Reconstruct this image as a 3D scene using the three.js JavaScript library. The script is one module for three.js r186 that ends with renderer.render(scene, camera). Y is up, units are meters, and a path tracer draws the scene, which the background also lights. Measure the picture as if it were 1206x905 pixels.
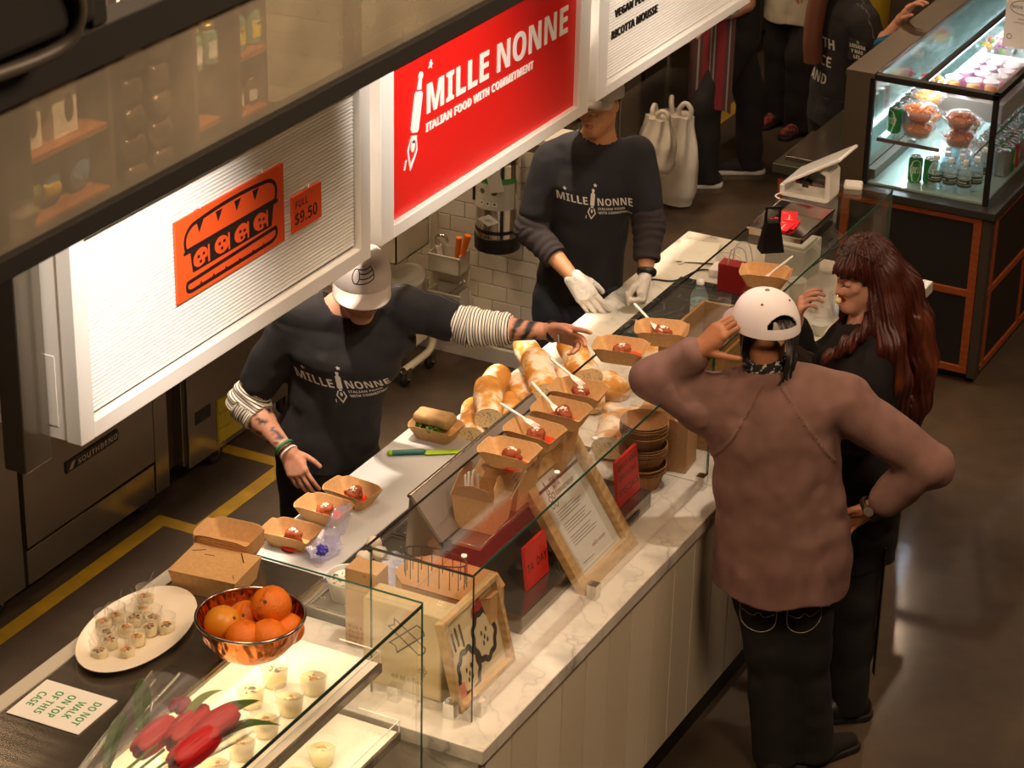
import * as THREE from 'three';
import { RoundedBoxGeometry } from 'three/addons/geometries/RoundedBoxGeometry.js';
import { mergeGeometries, mergeVertices, toCreasedNormals } from 'three/addons/utils/BufferGeometryUtils.js';
import { FontLoader } from 'three/addons/loaders/FontLoader.js';
import { TextGeometry } from 'three/addons/geometries/TextGeometry.js';
import { RectAreaLightUniformsLib } from 'three/addons/lights/RectAreaLightUniformsLib.js';

// ---------------------------------------------------------------- camera, light, exposure
RectAreaLightUniformsLib.init();
const scene = new THREE.Scene();
scene.background = new THREE.Color(0x050403);
const V = (x, y, z) => new THREE.Vector3(x, y, z);
const D2R = Math.PI / 180;
const camera = new THREE.PerspectiveCamera(2 * Math.atan(452.5 / 2925.82) / D2R, 1206 / 905, 0.1, 60);
{
  const yaw = 62.995 * D2R, pitch = 25.498 * D2R, roll = 1.2316 * D2R;
  const rt = V(Math.cos(yaw), 0, Math.sin(yaw));
  const fw = V(Math.sin(yaw) * Math.cos(pitch), -Math.sin(pitch), -Math.cos(yaw) * Math.cos(pitch));
  const up = rt.clone().cross(fw);
  camera.position.set(-5.34, 4.97, 2.79);
  camera.up.copy(up.clone().multiplyScalar(Math.cos(roll)).addScaledVector(rt, -Math.sin(roll)));
  camera.lookAt(camera.position.clone().add(fw));
  camera.focus = 8.5; camera.userData.fStop = 11;
}
scene.add(camera);
const renderer = new THREE.WebGLRenderer({ antialias: true });
renderer.toneMapping = THREE.LinearToneMapping;
renderer.toneMappingExposure = 1.0;
renderer.shadowMap.enabled = true;

// large soft ceiling panels of the hall (their fittings are built with the ceiling)
const HALL_PANELS = [[2.5, 2.2, 1.4, 0.8, 20], [6.5, 2.6, 1.4, 0.8, 20], [-1.5, -0.5, 1.4, 0.8, 20], [2.0, -4.5, 1.4, 0.8, 24], [6.2, -3.6, 1.4, 0.8, 24], [4.2, -3.1, 1.4, 0.8, 28], [-1.0, 2.5, 1.4, 0.8, 44]];
const WARM = 0xffd8b0, LAMP = 0xffead6, WARMER = 0xffc88e, COOL = 0xdcefff;
function areaLight(x, y, z, w, d, intensity, color = WARM, tx = x, ty = 0, tz = z) {
  const l = new THREE.RectAreaLight(color, intensity, w, d);
  l.position.set(x, y, z); l.lookAt(tx, ty, tz + (tx === x && tz === z ? 1e-4 : 0)); scene.add(l); return l;
}
for (const [x, z, w, d, i] of HALL_PANELS) areaLight(x, 5.44, z, w, d, i, WARM);
function spot(x, y, z, tx, ty, tz, intensity, angle, pen, color = WARM, radius = 2) {
  const l = new THREE.SpotLight(color, intensity, 0, angle, pen, 2);
  l.position.set(x, y, z); l.target.position.set(tx, ty, tz); l.castShadow = true; l.shadow.radius = radius;
  scene.add(l); scene.add(l.target); return l;
}

// ---------------------------------------------------------------- helpers
let seed = 7;
const rnd = () => { seed = (seed * 1664525 + 1013904223) >>> 0; return seed / 4294967296; };
const rr = (a, b) => a + (b - a) * rnd();
const taken = new Map();
const numbered = (n) => { const k = taken.get(n) ?? 0; taken.set(n, k + 1); return k ? n + '_' + String(k).padStart(3, '0') : n; };
function thing(name, label, category, [x, y, z] = [0, 0, 0], turn = 0, group) {
  const o = new THREE.Group(); o.name = numbered(name); scene.add(o);
  o.position.set(x, y, z); o.rotation.y = turn; o.userData = { label, category };
  if (group) o.userData.group = group;
  return o;
}
function part(name, geo, mat, parent, label) {
  const m = new THREE.Mesh(geo, mat); m.name = name; m.castShadow = m.receiveShadow = true; parent.add(m);
  if (label) m.userData.label = label;
  return m;
}
function single(name, geo, mat, label, category, pos = [0, 0, 0], turn = 0, group) {
  const m = part(numbered(name), geo, mat, scene); m.position.set(...pos); m.rotation.y = turn;
  m.userData = { label, category }; if (group) m.userData.group = group; return m;
}
function struct(name, geo, mat, label, category) {
  const m = part(numbered(name), geo, mat, scene); m.userData = { kind: 'structure', label, category }; return m;
}
function structG(name, label, category) {
  const o = new THREE.Group(); o.name = numbered(name); scene.add(o); o.userData = { kind: 'structure', label, category }; return o;
}
function dup(root, [x, y, z], turn, label, group) {
  const r = root.clone(); r.name = numbered(root.name.replace(/_\d\d\d$/, '')); scene.add(r); r.position.set(x, y, z);
  if (turn !== undefined) r.rotation.y = turn;
  r.userData = { ...root.userData }; if (label) r.userData.label = label; if (group) r.userData.group = group;
  return r;
}
// uv in metres by the axis a face points along
function metreUV(g) {
  if (g.index) g = g.toNonIndexed();
  const p = g.attributes.position, n = g.attributes.normal, uv = new Float32Array(p.count * 2);
  for (let i = 0; i < p.count; i += 3) {
    let nx = 0, ny = 0, nz = 0;
    for (let k = 0; k < 3; k++) { nx += Math.abs(n.getX(i + k)); ny += Math.abs(n.getY(i + k)); nz += Math.abs(n.getZ(i + k)); }
    for (let k = 0; k < 3; k++) {
      const j = i + k, x = p.getX(j), y = p.getY(j), z = p.getZ(j);
      if (ny >= nx && ny >= nz) { uv[2 * j] = x; uv[2 * j + 1] = z; } else if (nx >= nz) { uv[2 * j] = z; uv[2 * j + 1] = y; } else { uv[2 * j] = x; uv[2 * j + 1] = y; }
    }
  }
  g.setAttribute('uv', new THREE.BufferAttribute(uv, 2)); return g;
}
// box by its two corners, edges chamfered by b
function bxx(x0, x1, y0, y1, z0, z1, b = 0.003) {
  const w = Math.abs(x1 - x0), h = Math.abs(y1 - y0), d = Math.abs(z1 - z0);
  const g = b ? new RoundedBoxGeometry(w, h, d, 1, Math.min(b, w / 2.1, h / 2.1, d / 2.1)) : new THREE.BoxGeometry(w, h, d);
  g.translate((x0 + x1) / 2, (y0 + y1) / 2, (z0 + z1) / 2); return metreUV(g);
}
const strip = (g) => { let q = g.index ? g.toNonIndexed() : g; for (const k of Object.keys(q.attributes)) if (!['position', 'normal', 'uv'].includes(k)) q.deleteAttribute(k); return q; };
const merge = (list) => mergeGeometries(list.map(strip));
function tube(pts, r, seg = 24, rad = 8, closed = false) {
  const c = new THREE.CatmullRomCurve3(pts.map((p) => V(...p)), closed, 'catmullrom', 0.5);
  return new THREE.TubeGeometry(c, seg, r, rad, closed);
}
function rod(a, b, r, r2 = r, rad = 12) {
  const A = V(...a), B = V(...b), d = B.clone().sub(A), g = new THREE.CylinderGeometry(r2, r, d.length(), rad);
  g.applyQuaternion(new THREE.Quaternion().setFromUnitVectors(V(0, 1, 0), d.normalize()));
  g.translate((A.x + B.x) / 2, (A.y + B.y) / 2, (A.z + B.z) / 2); return g;
}
const lathe = (pts, seg = 32) => new THREE.LatheGeometry(pts.map(([r, y]) => new THREE.Vector2(r, y)), seg);
function shapeOf(pts, holes = []) { const s = new THREE.Shape(pts.map(([x, y]) => new THREE.Vector2(x, y))); for (const h of holes) s.holes.push(new THREE.Path(h.map(([x, y]) => new THREE.Vector2(x, y)))); return s; }
function extrude(shape, depth, bevel = 0) { return new THREE.ExtrudeGeometry(shape, { depth, bevelEnabled: bevel > 0, bevelSize: bevel, bevelThickness: bevel, bevelSegments: 1, curveSegments: 8 }); }

// ---------------------------------------------------------------- textures (tileable noise)
const hash2 = (i, j, s) => { let h = (i * 374761393 + j * 668265263 + s * 974634631) | 0; h = Math.imul(h ^ (h >>> 13), 1274126177); return ((h ^ (h >>> 16)) >>> 0) / 4294967296; };
function vnoise(x, y, per, s) {
  const i = Math.floor(x), j = Math.floor(y), fx = x - i, fy = y - j, u = fx * fx * (3 - 2 * fx), v = fy * fy * (3 - 2 * fy), m = (a) => ((a % per) + per) % per;
  const a = hash2(m(i), m(j), s), b = hash2(m(i + 1), m(j), s), c = hash2(m(i), m(j + 1), s), d = hash2(m(i + 1), m(j + 1), s);
  return a + (b - a) * u + (c - a) * v + (a - b - c + d) * u * v;
}
function fbm(u, v, per, oct, s) { let t = 0, a = 0.5, n = 0; for (let o = 0; o < oct; o++) { t += a * vnoise(u * per, v * per, per, s + o); n += a; a *= 0.5; per *= 2; } return t / n; }
function dataTex(n, fn, srgb = true) {
  const d = new Uint8Array(n * n * 4);
  for (let j = 0; j < n; j++) for (let i = 0; i < n; i++) { const c = fn(i / n, j / n), k = (j * n + i) * 4; for (let q = 0; q < 3; q++) d[k + q] = Math.max(0, Math.min(255, (c.length ? c[q] : c) * 255)); d[k + 3] = 255; }
  const t = new THREE.DataTexture(d, n, n); t.wrapS = t.wrapT = THREE.RepeatWrapping; t.magFilter = THREE.LinearFilter; t.minFilter = THREE.LinearMipmapLinearFilter; t.generateMipmaps = true;
  if (srgb) t.colorSpace = THREE.SRGBColorSpace; t.needsUpdate = true; return t;
}
const rep = (t, su, sv = su) => { const c = t.clone(); c.repeat.set(su, sv); c.needsUpdate = true; return c; };
function canvasTex(w, h, draw) {
  const c = document.createElement('canvas'); c.width = w; c.height = h; const g = c.getContext('2d'); draw(g, w, h);
  const t = new THREE.CanvasTexture(c); t.colorSpace = THREE.SRGBColorSpace; return t;
}
const lerp = (a, b, t) => a + (b - a) * t, mix3 = (a, b, t) => [lerp(a[0], b[0], t), lerp(a[1], b[1], t), lerp(a[2], b[2], t)], sm = (a, b, x) => { const t = Math.max(0, Math.min(1, (x - a) / (b - a))); return t * t * (3 - 2 * t); };
const rgb = (h) => [((h >> 16) & 255) / 255, ((h >> 8) & 255) / 255, (h & 255) / 255];

const T = {};
T.concrete = dataTex(512, (u, v) => { const a = fbm(u, v, 4, 6, 1), b = fbm(u, v, 24, 4, 9), s = hash2((u * 512) | 0, (v * 512) | 0, 3); const k = 0.62 + 0.3 * (a - 0.5) + 0.16 * (b - 0.5) + (s > 0.9985 ? 0.18 : 0); return [k, k * 0.93, k * 0.82]; });
T.concreteR = dataTex(256, (u, v) => 0.58 + 0.3 * (fbm(u, v, 6, 5, 21) - 0.4), false);
T.marble = dataTex(512, (u, v) => {
  const w = fbm(u, v, 4, 5, 31), q = fbm(u, v, 5, 5, 37); let vein = 1 - Math.abs(Math.sin((u + v) * 2 * Math.PI * 2 + (w - 0.5) * 11)); vein = Math.pow(Math.max(0, vein), 7);
  const m2 = fbm(u, v, 10, 5, 55), k = 0.9 - 0.42 * vein * q * q - 0.5 * Math.max(0, q - 0.52) - 0.22 * Math.max(0, m2 - 0.5); return [k, k * 0.985, k * 0.95];
});
T.darkMarble = dataTex(256, (u, v) => { const w = fbm(u, v, 4, 5, 77); let vein = Math.pow(1 - Math.abs(Math.sin((u - v) * 2 * Math.PI * 3 + (w - 0.5) * 14)), 8); const k = 0.12 + 0.1 * w; return mix3([k, k * 1.05, k], [0.72, 0.72, 0.6], vein * w); });
T.brush = dataTex(256, (u, v) => 0.42 + 0.2 * (fbm(u, v * 0.06, 64, 2, 5) - 0.5) + 0.1 * (fbm(u, v, 5, 3, 8) - 0.5), false);
T.kraft = dataTex(256, (u, v) => { const a = fbm(u, v, 32, 3, 13), s = hash2((u * 256) | 0, (v * 256) | 0, 5); const k = 0.93 + 0.1 * (a - 0.5) + 0.07 * (s - 0.5); return [k, k * 0.985, k * 0.96]; });
T.oak = dataTex(256, (u, v) => { const a = fbm(u * 1, v, 3, 3, 15), g = 0.5 + 0.5 * Math.sin((v * 14 + a * 3) * 2 * Math.PI), f = fbm(u, v * 1, 60, 2, 44); const k = 0.9 - 0.16 * g * a - 0.1 * (f - 0.5); return [k, k * 0.96, k * 0.9]; });
T.cloth = dataTex(256, (u, v) => { const a = 0.5 + 0.5 * Math.sin(u * 2 * Math.PI * 64), b = 0.5 + 0.5 * Math.sin(v * 2 * Math.PI * 64); return 0.5 + 0.25 * (a - b) + 0.4 * (fbm(u, v, 40, 2, 66) - 0.5); }, false);
T.mottle = dataTex(256, (u, v) => { const k = 0.86 + 0.28 * (fbm(u, v, 6, 5, 88) - 0.5); return [k, k, k]; });
T.blotch = dataTex(256, (u, v) => fbm(u, v, 8, 5, 92), false);

const std = (color, roughness = 0.6, metalness = 0, extra = {}) => new THREE.MeshPhysicalMaterial({ color, roughness, metalness, ...extra });
const M = {
  floor: std(0x75675a, 1, 0, { map: rep(T.concrete, 0.5), roughnessMap: rep(T.concreteR, 0.37), clearcoat: 0.35, clearcoatRoughness: 0.12 }),
  dark: std(0x2a231d, 0.8), wallDark: std(0x3a332b, 0.85, 0, { map: rep(T.mottle, 0.6) }), ceiling: std(0x1c1916, 0.9),
  white: std(0xe9e4db, 0.5), whiteGloss: std(0xf1eee6, 0.25), signWhite: std(0xe6e2da, 0.45),
  black: std(0x14110f, 0.45), blackMatte: std(0x16130f, 0.8), rubber: std(0x121110, 0.7), blackMetal: std(0x1b1714, 0.4, 0.6),
  steel: std(0xb9b2a6, 0.34, 0.95, { roughnessMap: rep(T.brush, 1.2) }), steelDull: std(0x8f877a, 0.42, 0.85, { roughnessMap: rep(T.brush, 1.2) }), chrome: std(0xd8d6d0, 0.12, 1),
  marble: std(0xf2eee4, 0.28, 0, { map: rep(T.marble, 1.4) }), darkMarble: std(0xffffff, 0.22, 0, { map: rep(T.darkMarble, 1.6) }),
  kraft: std(0xdcb078, 0.82, 0, { map: rep(T.kraft, 4) }), kraftDark: std(0xb07f49, 0.85, 0, { map: rep(T.kraft, 4) }),
  oak: std(0xd9b981, 0.6, 0, { map: rep(T.oak, 2.2) }), wood: std(0xa8683a, 0.6, 0, { map: rep(T.oak, 2) }), orangeWood: std(0xa4521f, 0.55, 0, { map: rep(T.oak, 2) }),
  red: std(0xc81f18, 0.5), yellow: std(0xc9a021, 0.6, 0, { map: rep(T.mottle, 2) }),
  tile: std(0xe4dfd0, 0.25), grout: std(0x8d8574, 0.9), panel: std(0xcfc4ae, 0.55), kick: std(0x1d1712, 0.5),
  plasticWhite: std(0xf3f1ea, 0.4), beigePlastic: std(0xe8e0c8, 0.5), cream: std(0xf3e6ae, 0.5),
  glass: std(0xffffff, 0.02, 0, { transmission: 1, thickness: 0, ior: 1.45 }),
  glassEdge: std(0x2c6a58, 0.15, 0, { transmission: 0.35, thickness: 0 }),
  clearPlastic: std(0xffffff, 0.12, 0, { transmission: 0.94, thickness: 0, ior: 1.4 }),
  film: std(0xf4f4ff, 0.16, 0, { transmission: 0.8, thickness: 0, ior: 1.4 }),
};
const font = await new FontLoader().loadAsync('fonts/droid/droid_sans_bold.typeface.json');
// lettering fitted into a box: x0..x1 on the baseline y, cap height h, lying in the plane z
function textGeo(str, x0, x1, y, h, z, depth = 0.003) {
  const g = new TextGeometry(str, { font, size: 1, depth: 1, curveSegments: 4, bevelEnabled: false }); g.computeBoundingBox(); const b = g.boundingBox;
  g.translate(-b.min.x, 0, 0); g.scale((x1 - x0) / (b.max.x - b.min.x), h / Math.min(b.max.y, 1e9), depth); g.translate(x0, y, z); return g;
}
// ---------------------------------------------------------------- the hall
struct('floor', bxx(-9, 16, -0.2, 0, -8, 7, 0), M.floor, 'brown polished concrete floor of the food hall', 'floor');
struct('ceiling', bxx(-9, 16, 5.5, 5.7, -8, 7, 0), M.ceiling, 'dark ceiling over the food hall', 'ceiling');
struct('wall_left', bxx(-9.2, -9, 0, 5.5, -8, 7, 0), M.wallDark, 'dark wall at the near end of the hall', 'wall');
struct('wall_right', bxx(16, 16.2, 0, 5.5, -8, 7, 0), M.wallDark, 'dark wall at the far end of the hall', 'wall');
struct('wall_back', bxx(-9, 16, 0, 5.5, -8.2, -8, 0), M.wallDark, 'dark wall behind the stalls', 'wall');
struct('wall_front', bxx(-9, 16, 0, 5.5, 7, 7.2, 0), M.wallDark, 'dark wall behind the mezzanine', 'wall');
for (const [x, z, w, d] of HALL_PANELS) {
  const p = thing('ceiling_light', 'square warm light panel set in the dark hall ceiling', 'lamp', [x, 5.46, z], 0, 'light panels of the hall ceiling');
  part('lamp_frame', bxx(-w / 2 - 0.04, w / 2 + 0.04, 0, 0.04, -d / 2 - 0.04, d / 2 + 0.04), M.black, p);
  part('lamp_diffuser', bxx(-w / 2, w / 2, -0.008, 0.001, -d / 2, d / 2, 0), std(0xfff0dd, 0.6, 0, { emissive: 0xffdcb0, emissiveIntensity: 1.2 }), p);
}
{ // lamp whose mirror image shows on the polished floor
  const p = thing('pendant_lamp', 'small bright warm pendant lamp hanging from the hall ceiling', 'lamp', [10.8, 5.0, -2.2]);
  part('cord', rod([0, 0.12, 0], [0, 0.5, 0], 0.006), M.black, p);
  part('lamp_shade', lathe([[0.03, 0.13], [0.09, 0.1], [0.15, 0.0], [0.145, 0.0], [0.085, 0.095], [0.03, 0.12]]), M.blackMetal, p);
  part('bulb', new THREE.SphereGeometry(0.05, 16, 12).translate(0, 0.04, 0), std(0xffffff, 0.5, 0, { emissive: 0xffe6c4, emissiveIntensity: 90 }), p);
  const l = new THREE.PointLight(WARM, 9, 0, 2); l.position.set(10.8, 4.97, -2.2); l.castShadow = true; l.shadow.radius = 3; scene.add(l);
}
// yellow safety tape on the floor
{
  const t = structG('trim_1', 'yellow safety tape along the floor in front of the cooking equipment', 'floor tape');
  const tp = (x0, x1, z0, z1) => part('tape_strip', bxx(x0, x1, 0, 0.0016, z0, z1, 0), M.yellow, t);
  tp(0.2, 2.02, -2.63, -2.56); tp(2.02, 2.09, -2.63, -2.38); tp(2.09, 2.7, -2.45, -2.38); tp(2.7, 2.77, -2.8, -2.38);
  const t2 = structG('trim_2', 'yellow safety tape along the dim floor behind the far stall', 'floor tape');
  part('tape_strip', bxx(5.6, 12.5, 0, 0.0016, -2.62, -2.53, 0), M.yellow, t2);
}
// white tiled half wall behind the second cook
{
  const X = 4.12, w = structG('wall_tiled', 'white subway tiled half wall behind the stall', 'wall');
  part('wall_core', bxx(X + 0.012, X + 0.16, 0, 1.14, -3.0, -1.72, 0), M.grout, w);
  const tg = bxx(0, 0.016, -0.0365, 0.0365, -0.0745, 0.0745, 0.0025), th = bxx(0, 0.016, -0.0365, 0.0365, -0.036, 0.036, 0.0025);
  const tm = [0xe6e1d2, 0xe0dacb, 0xe9e5d8].map((c) => std(c, 0.22));
  for (let r = 0; r < 13; r++) {
    for (let k = 0; k < 9; k++) {
      const z = -2.98 + (r % 2 ? 0.076 : 0) + k * 0.152;
      if (z + 0.075 > -1.72) continue;
      const t = part('tile', tg, tm[(r * 7 + k * 3) % 3], w); t.position.set(X - 0.002, 0.125 + r * 0.0765, z + 0.0);
    }
    if (r % 2) { const t = part('tile', th, tm[0], w); t.position.set(X - 0.002, 0.125 + r * 0.0765, -2.98 - 0.0365); }
  }
  part('wall_cap', bxx(X - 0.02, X + 0.17, 1.13, 1.16, -3.02, -1.7), M.white, w);
  const b = structG('baseboard_tiled', 'white skirting at the foot of the tiled half wall', 'baseboard');
  part('skirting', bxx(X - 0.02, X + 0.01, 0, 0.08, -3.0, -1.72), M.white, b);
}
// white boarded wall block beside the product shelves
{
  const w = structG('wall_boarded', 'white boarded wall beside the wooden product shelves', 'wall');
  part('wall_core', bxx(5.42, 7.2, 0, 2.4, -4.9, -3.68, 0), M.grout, w);
  const bm = [0xe3ddcf, 0xdcd5c6].map((c) => std(c, 0.55));
  const g1 = bxx(0, 0.02, -0.049, 0.049, -4.2, -3.72, 0.004), g2 = bxx(5.5, 7.2, -0.049, 0.049, 0, 0.02, 0.004);
  for (let r = 0; r < 17; r++) { const y = 0.6 + r * 0.1; part('board', g1, bm[r % 2], w).position.set(5.4, y, 0); part('board', g2, bm[(r + 1) % 2], w).position.set(0, y, -3.68); }
  part('corner_post', bxx(5.395, 5.47, 0, 2.4, -3.72, -3.65), std(0x9b9281, 0.6), w);
}

// ---------------------------------------------------------------- black frame with a glass panel in mid air, spotlights on it
{
  const p = thing('glass_balustrade', 'black steel framed hazy glass panel hanging in front of the signs', 'glass panel', [0, 0, 0]);
  part('bottom_rail', bxx(-3.3, 1.6, 3.4, 3.44, 0.385, 0.425, 0.004), M.blackMatte, p);
  part('top_rail', bxx(-3.3, 1.6, 3.682, 3.75, 0.37, 0.43, 0.004), M.blackMatte, p);
  part('pane', bxx(-3.3, 1.6, 3.435, 3.69, 0.402, 0.41, 0), std(0xf6ecd6, 0.0, 0, { transmission: 0.7, thickness: 0, map: rep(T.mottle, 0.8) }), p, 'dusty beige tinted glass');
  for (const x of [-3.28, 1.58]) part('post', bxx(x - 0.02, x + 0.02, 3.4, 5.5, 0.385, 0.425, 0.003), M.blackMatte, p);
}
{
  const p = thing('equipment_box', 'black equipment box with a curved conduit on top of the glass panel frame', 'equipment', [-2.42, 3.752, 0.4]);
  part('housing', bxx(-0.3, 0.14, 0.035, 0.2, -0.09, 0.09, 0.02), M.blackMatte, p); part('mount', bxx(-0.26, 0.1, 0, 0.04, -0.05, 0.05, 0.004), M.blackMatte, p);
  part('conduit', tube([[-0.12, 0.01, 0.06], [0.0, 0.012, 0.075], [0.06, 0.03, 0.09], [0.075, 0.08, 0.1], [0.05, 0.14, 0.1]], 0.012, 30, 10), std(0x4a443c, 0.5), p); part('clamp', bxx(0.2, 0.24, 0, 0.1, -0.03, 0.03, 0.004), M.blackMatte, p); part('bolt', new THREE.SphereGeometry(0.006, 10, 8).translate(0.02, -0.02, 0.032), M.black, p);
}
function trackLight(x, y, z, tx, ty, tz, intensity, angle, label, bar, color = 0xfff2e6) {
  const p = thing('track_spotlight', label, 'lamp', [x, y, z]);
  const d = V(tx - x, ty - y, tz - z).normalize(), q = new THREE.Quaternion().setFromUnitVectors(V(0, -1, 0), d);
  const can = lathe([[0, 0.17], [0.042, 0.17], [0.05, 0.16], [0.05, -0.02], [0.044, -0.02], [0.044, 0.1], [0, 0.1]]).applyQuaternion(q);
  part('lamp_can', can, M.blackMetal, p);
  part('lens', new THREE.CylinderGeometry(0.04, 0.04, 0.008, 24).translate(0, 0.012, 0).applyQuaternion(q), std(0xffffff, 0.5, 0, { emissive: 0xffe0b8, emissiveIntensity: 6 }), p);
  const a = V(0, 0.1, 0).applyQuaternion(q);
  part('bracket', rod([a.x, a.y, a.z], bar, 0.01), M.black, p);
  spot(x + d.x * 0.03, y + d.y * 0.03, z + d.z * 0.03, tx, ty, tz, intensity, angle, 1, color);
}
{
  const s = 'black spotlight above the glass panel aimed at the ';
  trackLight(-1.15, 3.86, 0.42, -0.45, 2.46, -0.8, 34, 0.27, s + 'sandwich letterboard sign', [0, -0.14, -0.02]);
  trackLight(0.25, 3.86, 0.42, 1.15, 2.52, -0.8, 27, 0.3, s + 'red shop sign', [0, -0.14, -0.02]);
  trackLight(1.4, 3.86, 0.42, 2.9, 2.5, -0.8, 18, 0.36, s + 'menu letterboard sign', [0, -0.14, -0.02]);
}

// downlights over the counter: one row behind the signs, one row high in front of them
for (const [x, k] of [[0.95, 0], [1.95, 1], [3.05, 2]]) trackLight(x, 3.35, -1.5, x - 0.05, 0.95, -0.85, 29, 0.62, ['black downlight behind the sandwich sign over the white board', 'black downlight behind the red sign over the bread', 'black downlight behind the menu sign over the second cook'][k], [0, 2.15, 0], LAMP);
for (const [x, k] of [[0.5, 0], [1.7, 1], [2.9, 2]]) trackLight(x, 4.7, 0.15, x, 1.0, -0.5, 25, 0.24, ['black ceiling spotlight above the framed drawing', 'black ceiling spotlight above the meatball trays', 'black ceiling spotlight above the till'][k], [0, 0.8, 0], LAMP);

for (const [x, k] of [[3.2, 0], [4.3, 1], [5.3, 2]]) trackLight(x, 3.6, -3.0, x + 0.1, 0.7, -4.25, 60, 0.5, ['black spotlight aimed at the shelf of beige cartons', 'black spotlight aimed at the hanging snack bags', 'black spotlight aimed at the shelf of jars'][k], [0, 1.9, 0], LAMP);

// ---------------------------------------------------------------- the three signs
const SZ = -0.8;
function signBox(name, label, x0, x1, y0, border, bottom) {
  const y1 = 2.638, s = thing(name, label, 'sign', [(x0 + x1) / 2, y0, SZ]);
  const cx = (x0 + x1) / 2, g = (a, b, c, d, e, f, r) => bxx(a - cx, b - cx, c - y0, d - y0, e, f, r);
  { const e = extrude(shapeOf([[-0.05, 0.004], [-0.05, y1 - y0 - 0.06], [-0.4, y1 - y0 - 0.36], [-0.4, 0.004]]), x1 - x0 - 0.008).rotateY(-Math.PI / 2).translate(x1 - cx - 0.004, 0, 0); part('cabinet', metreUV(e), M.signWhite, s); }
  part('frame_rail', g(x0, x0 + border, y0, y1, -0.05, 0, 0.004), M.signWhite, s); part('frame_rail', g(x1 - border, x1, y0, y1, -0.05, 0, 0.004), M.signWhite, s);
  part('frame_rail', g(x0 + border, x1 - border, y0, y0 + bottom, -0.05, 0, 0.004), M.signWhite, s); part('frame_rail', g(x0 + border, x1 - border, y1 - bottom, y1, -0.05, 0, 0.004), M.signWhite, s);
  part('end_panel', g(x0 + 0.0025, x0 + 0.01, y0 + 0.04, y0 + 0.24, -0.38, -0.075, 0), M.signWhite, s);
  s.userData.cx = cx; return s;
}
const ribMat = std(0xf0ede6, 0.6), letterM = std(0x17120f, 0.5);
function ribBoard(s, x0, x1, y0, y1) { // ribbed felt letterboard: one saw profile swept along the sign
  const pts = [[-0.03, y0]]; const n = Math.round((y1 - y0) / 0.0115);
  for (let i = 0; i < n; i++) { const a = y0 + (y1 - y0) * i / n, h = (y1 - y0) / n; pts.push([-0.024, a + h * 0.12], [-0.0205, a + h * 0.3], [-0.0205, a + h * 0.75], [-0.024, a + h * 0.95]); }
  pts.push([-0.03, y1]);
  const e = extrude(shapeOf(pts.map(([z, y]) => [z, y])), x1 - x0); e.rotateY(Math.PI / 2); // shape x -> -z after turn
  const p = e.attributes.position; for (let i = 0; i < p.count; i++) p.setZ(i, -p.getZ(i)); e.index || 0;
  const q = e.index ? e.toNonIndexed() : e, P = q.attributes.position; // mirrored: flip the winding
  for (let i = 0; i < P.count; i += 3) { const a = [P.getX(i), P.getY(i), P.getZ(i)]; P.setXYZ(i, P.getX(i + 1), P.getY(i + 1), P.getZ(i + 1)); P.setXYZ(i + 1, ...a); }
  q.computeVertexNormals(); q.translate(x0, 0, 0); part('ribbed_board', q, ribMat, s);
  part('board_gap', bxx(x0 - 0.008, x1 + 0.008, y0 - 0.008, y1, -0.052, -0.03, 0), letterM, s);
}
function card(s, x0, x1, y0, y1, mat, pegs) {
  part('orange_card', bxx(x0, x1, y0, y1, -0.019, -0.011, 0.001), std(0xf0561c, 0.6), s);
  const g = new THREE.PlaneGeometry(x1 - x0, y1 - y0); g.translate((x0 + x1) / 2, (y0 + y1) / 2, -0.0105); part('card_print', g, mat, s);
  for (const x of pegs) part('peg', tube([[x - 0.012, y1 + 0.004, -0.018], [x - 0.006, y1 + 0.016, -0.01], [x + 0.002, y1 + 0.006, -0.008], [x + 0.01, y1 + 0.015, -0.012]], 0.0022, 12, 6), M.plasticWhite, s);
}
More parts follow.
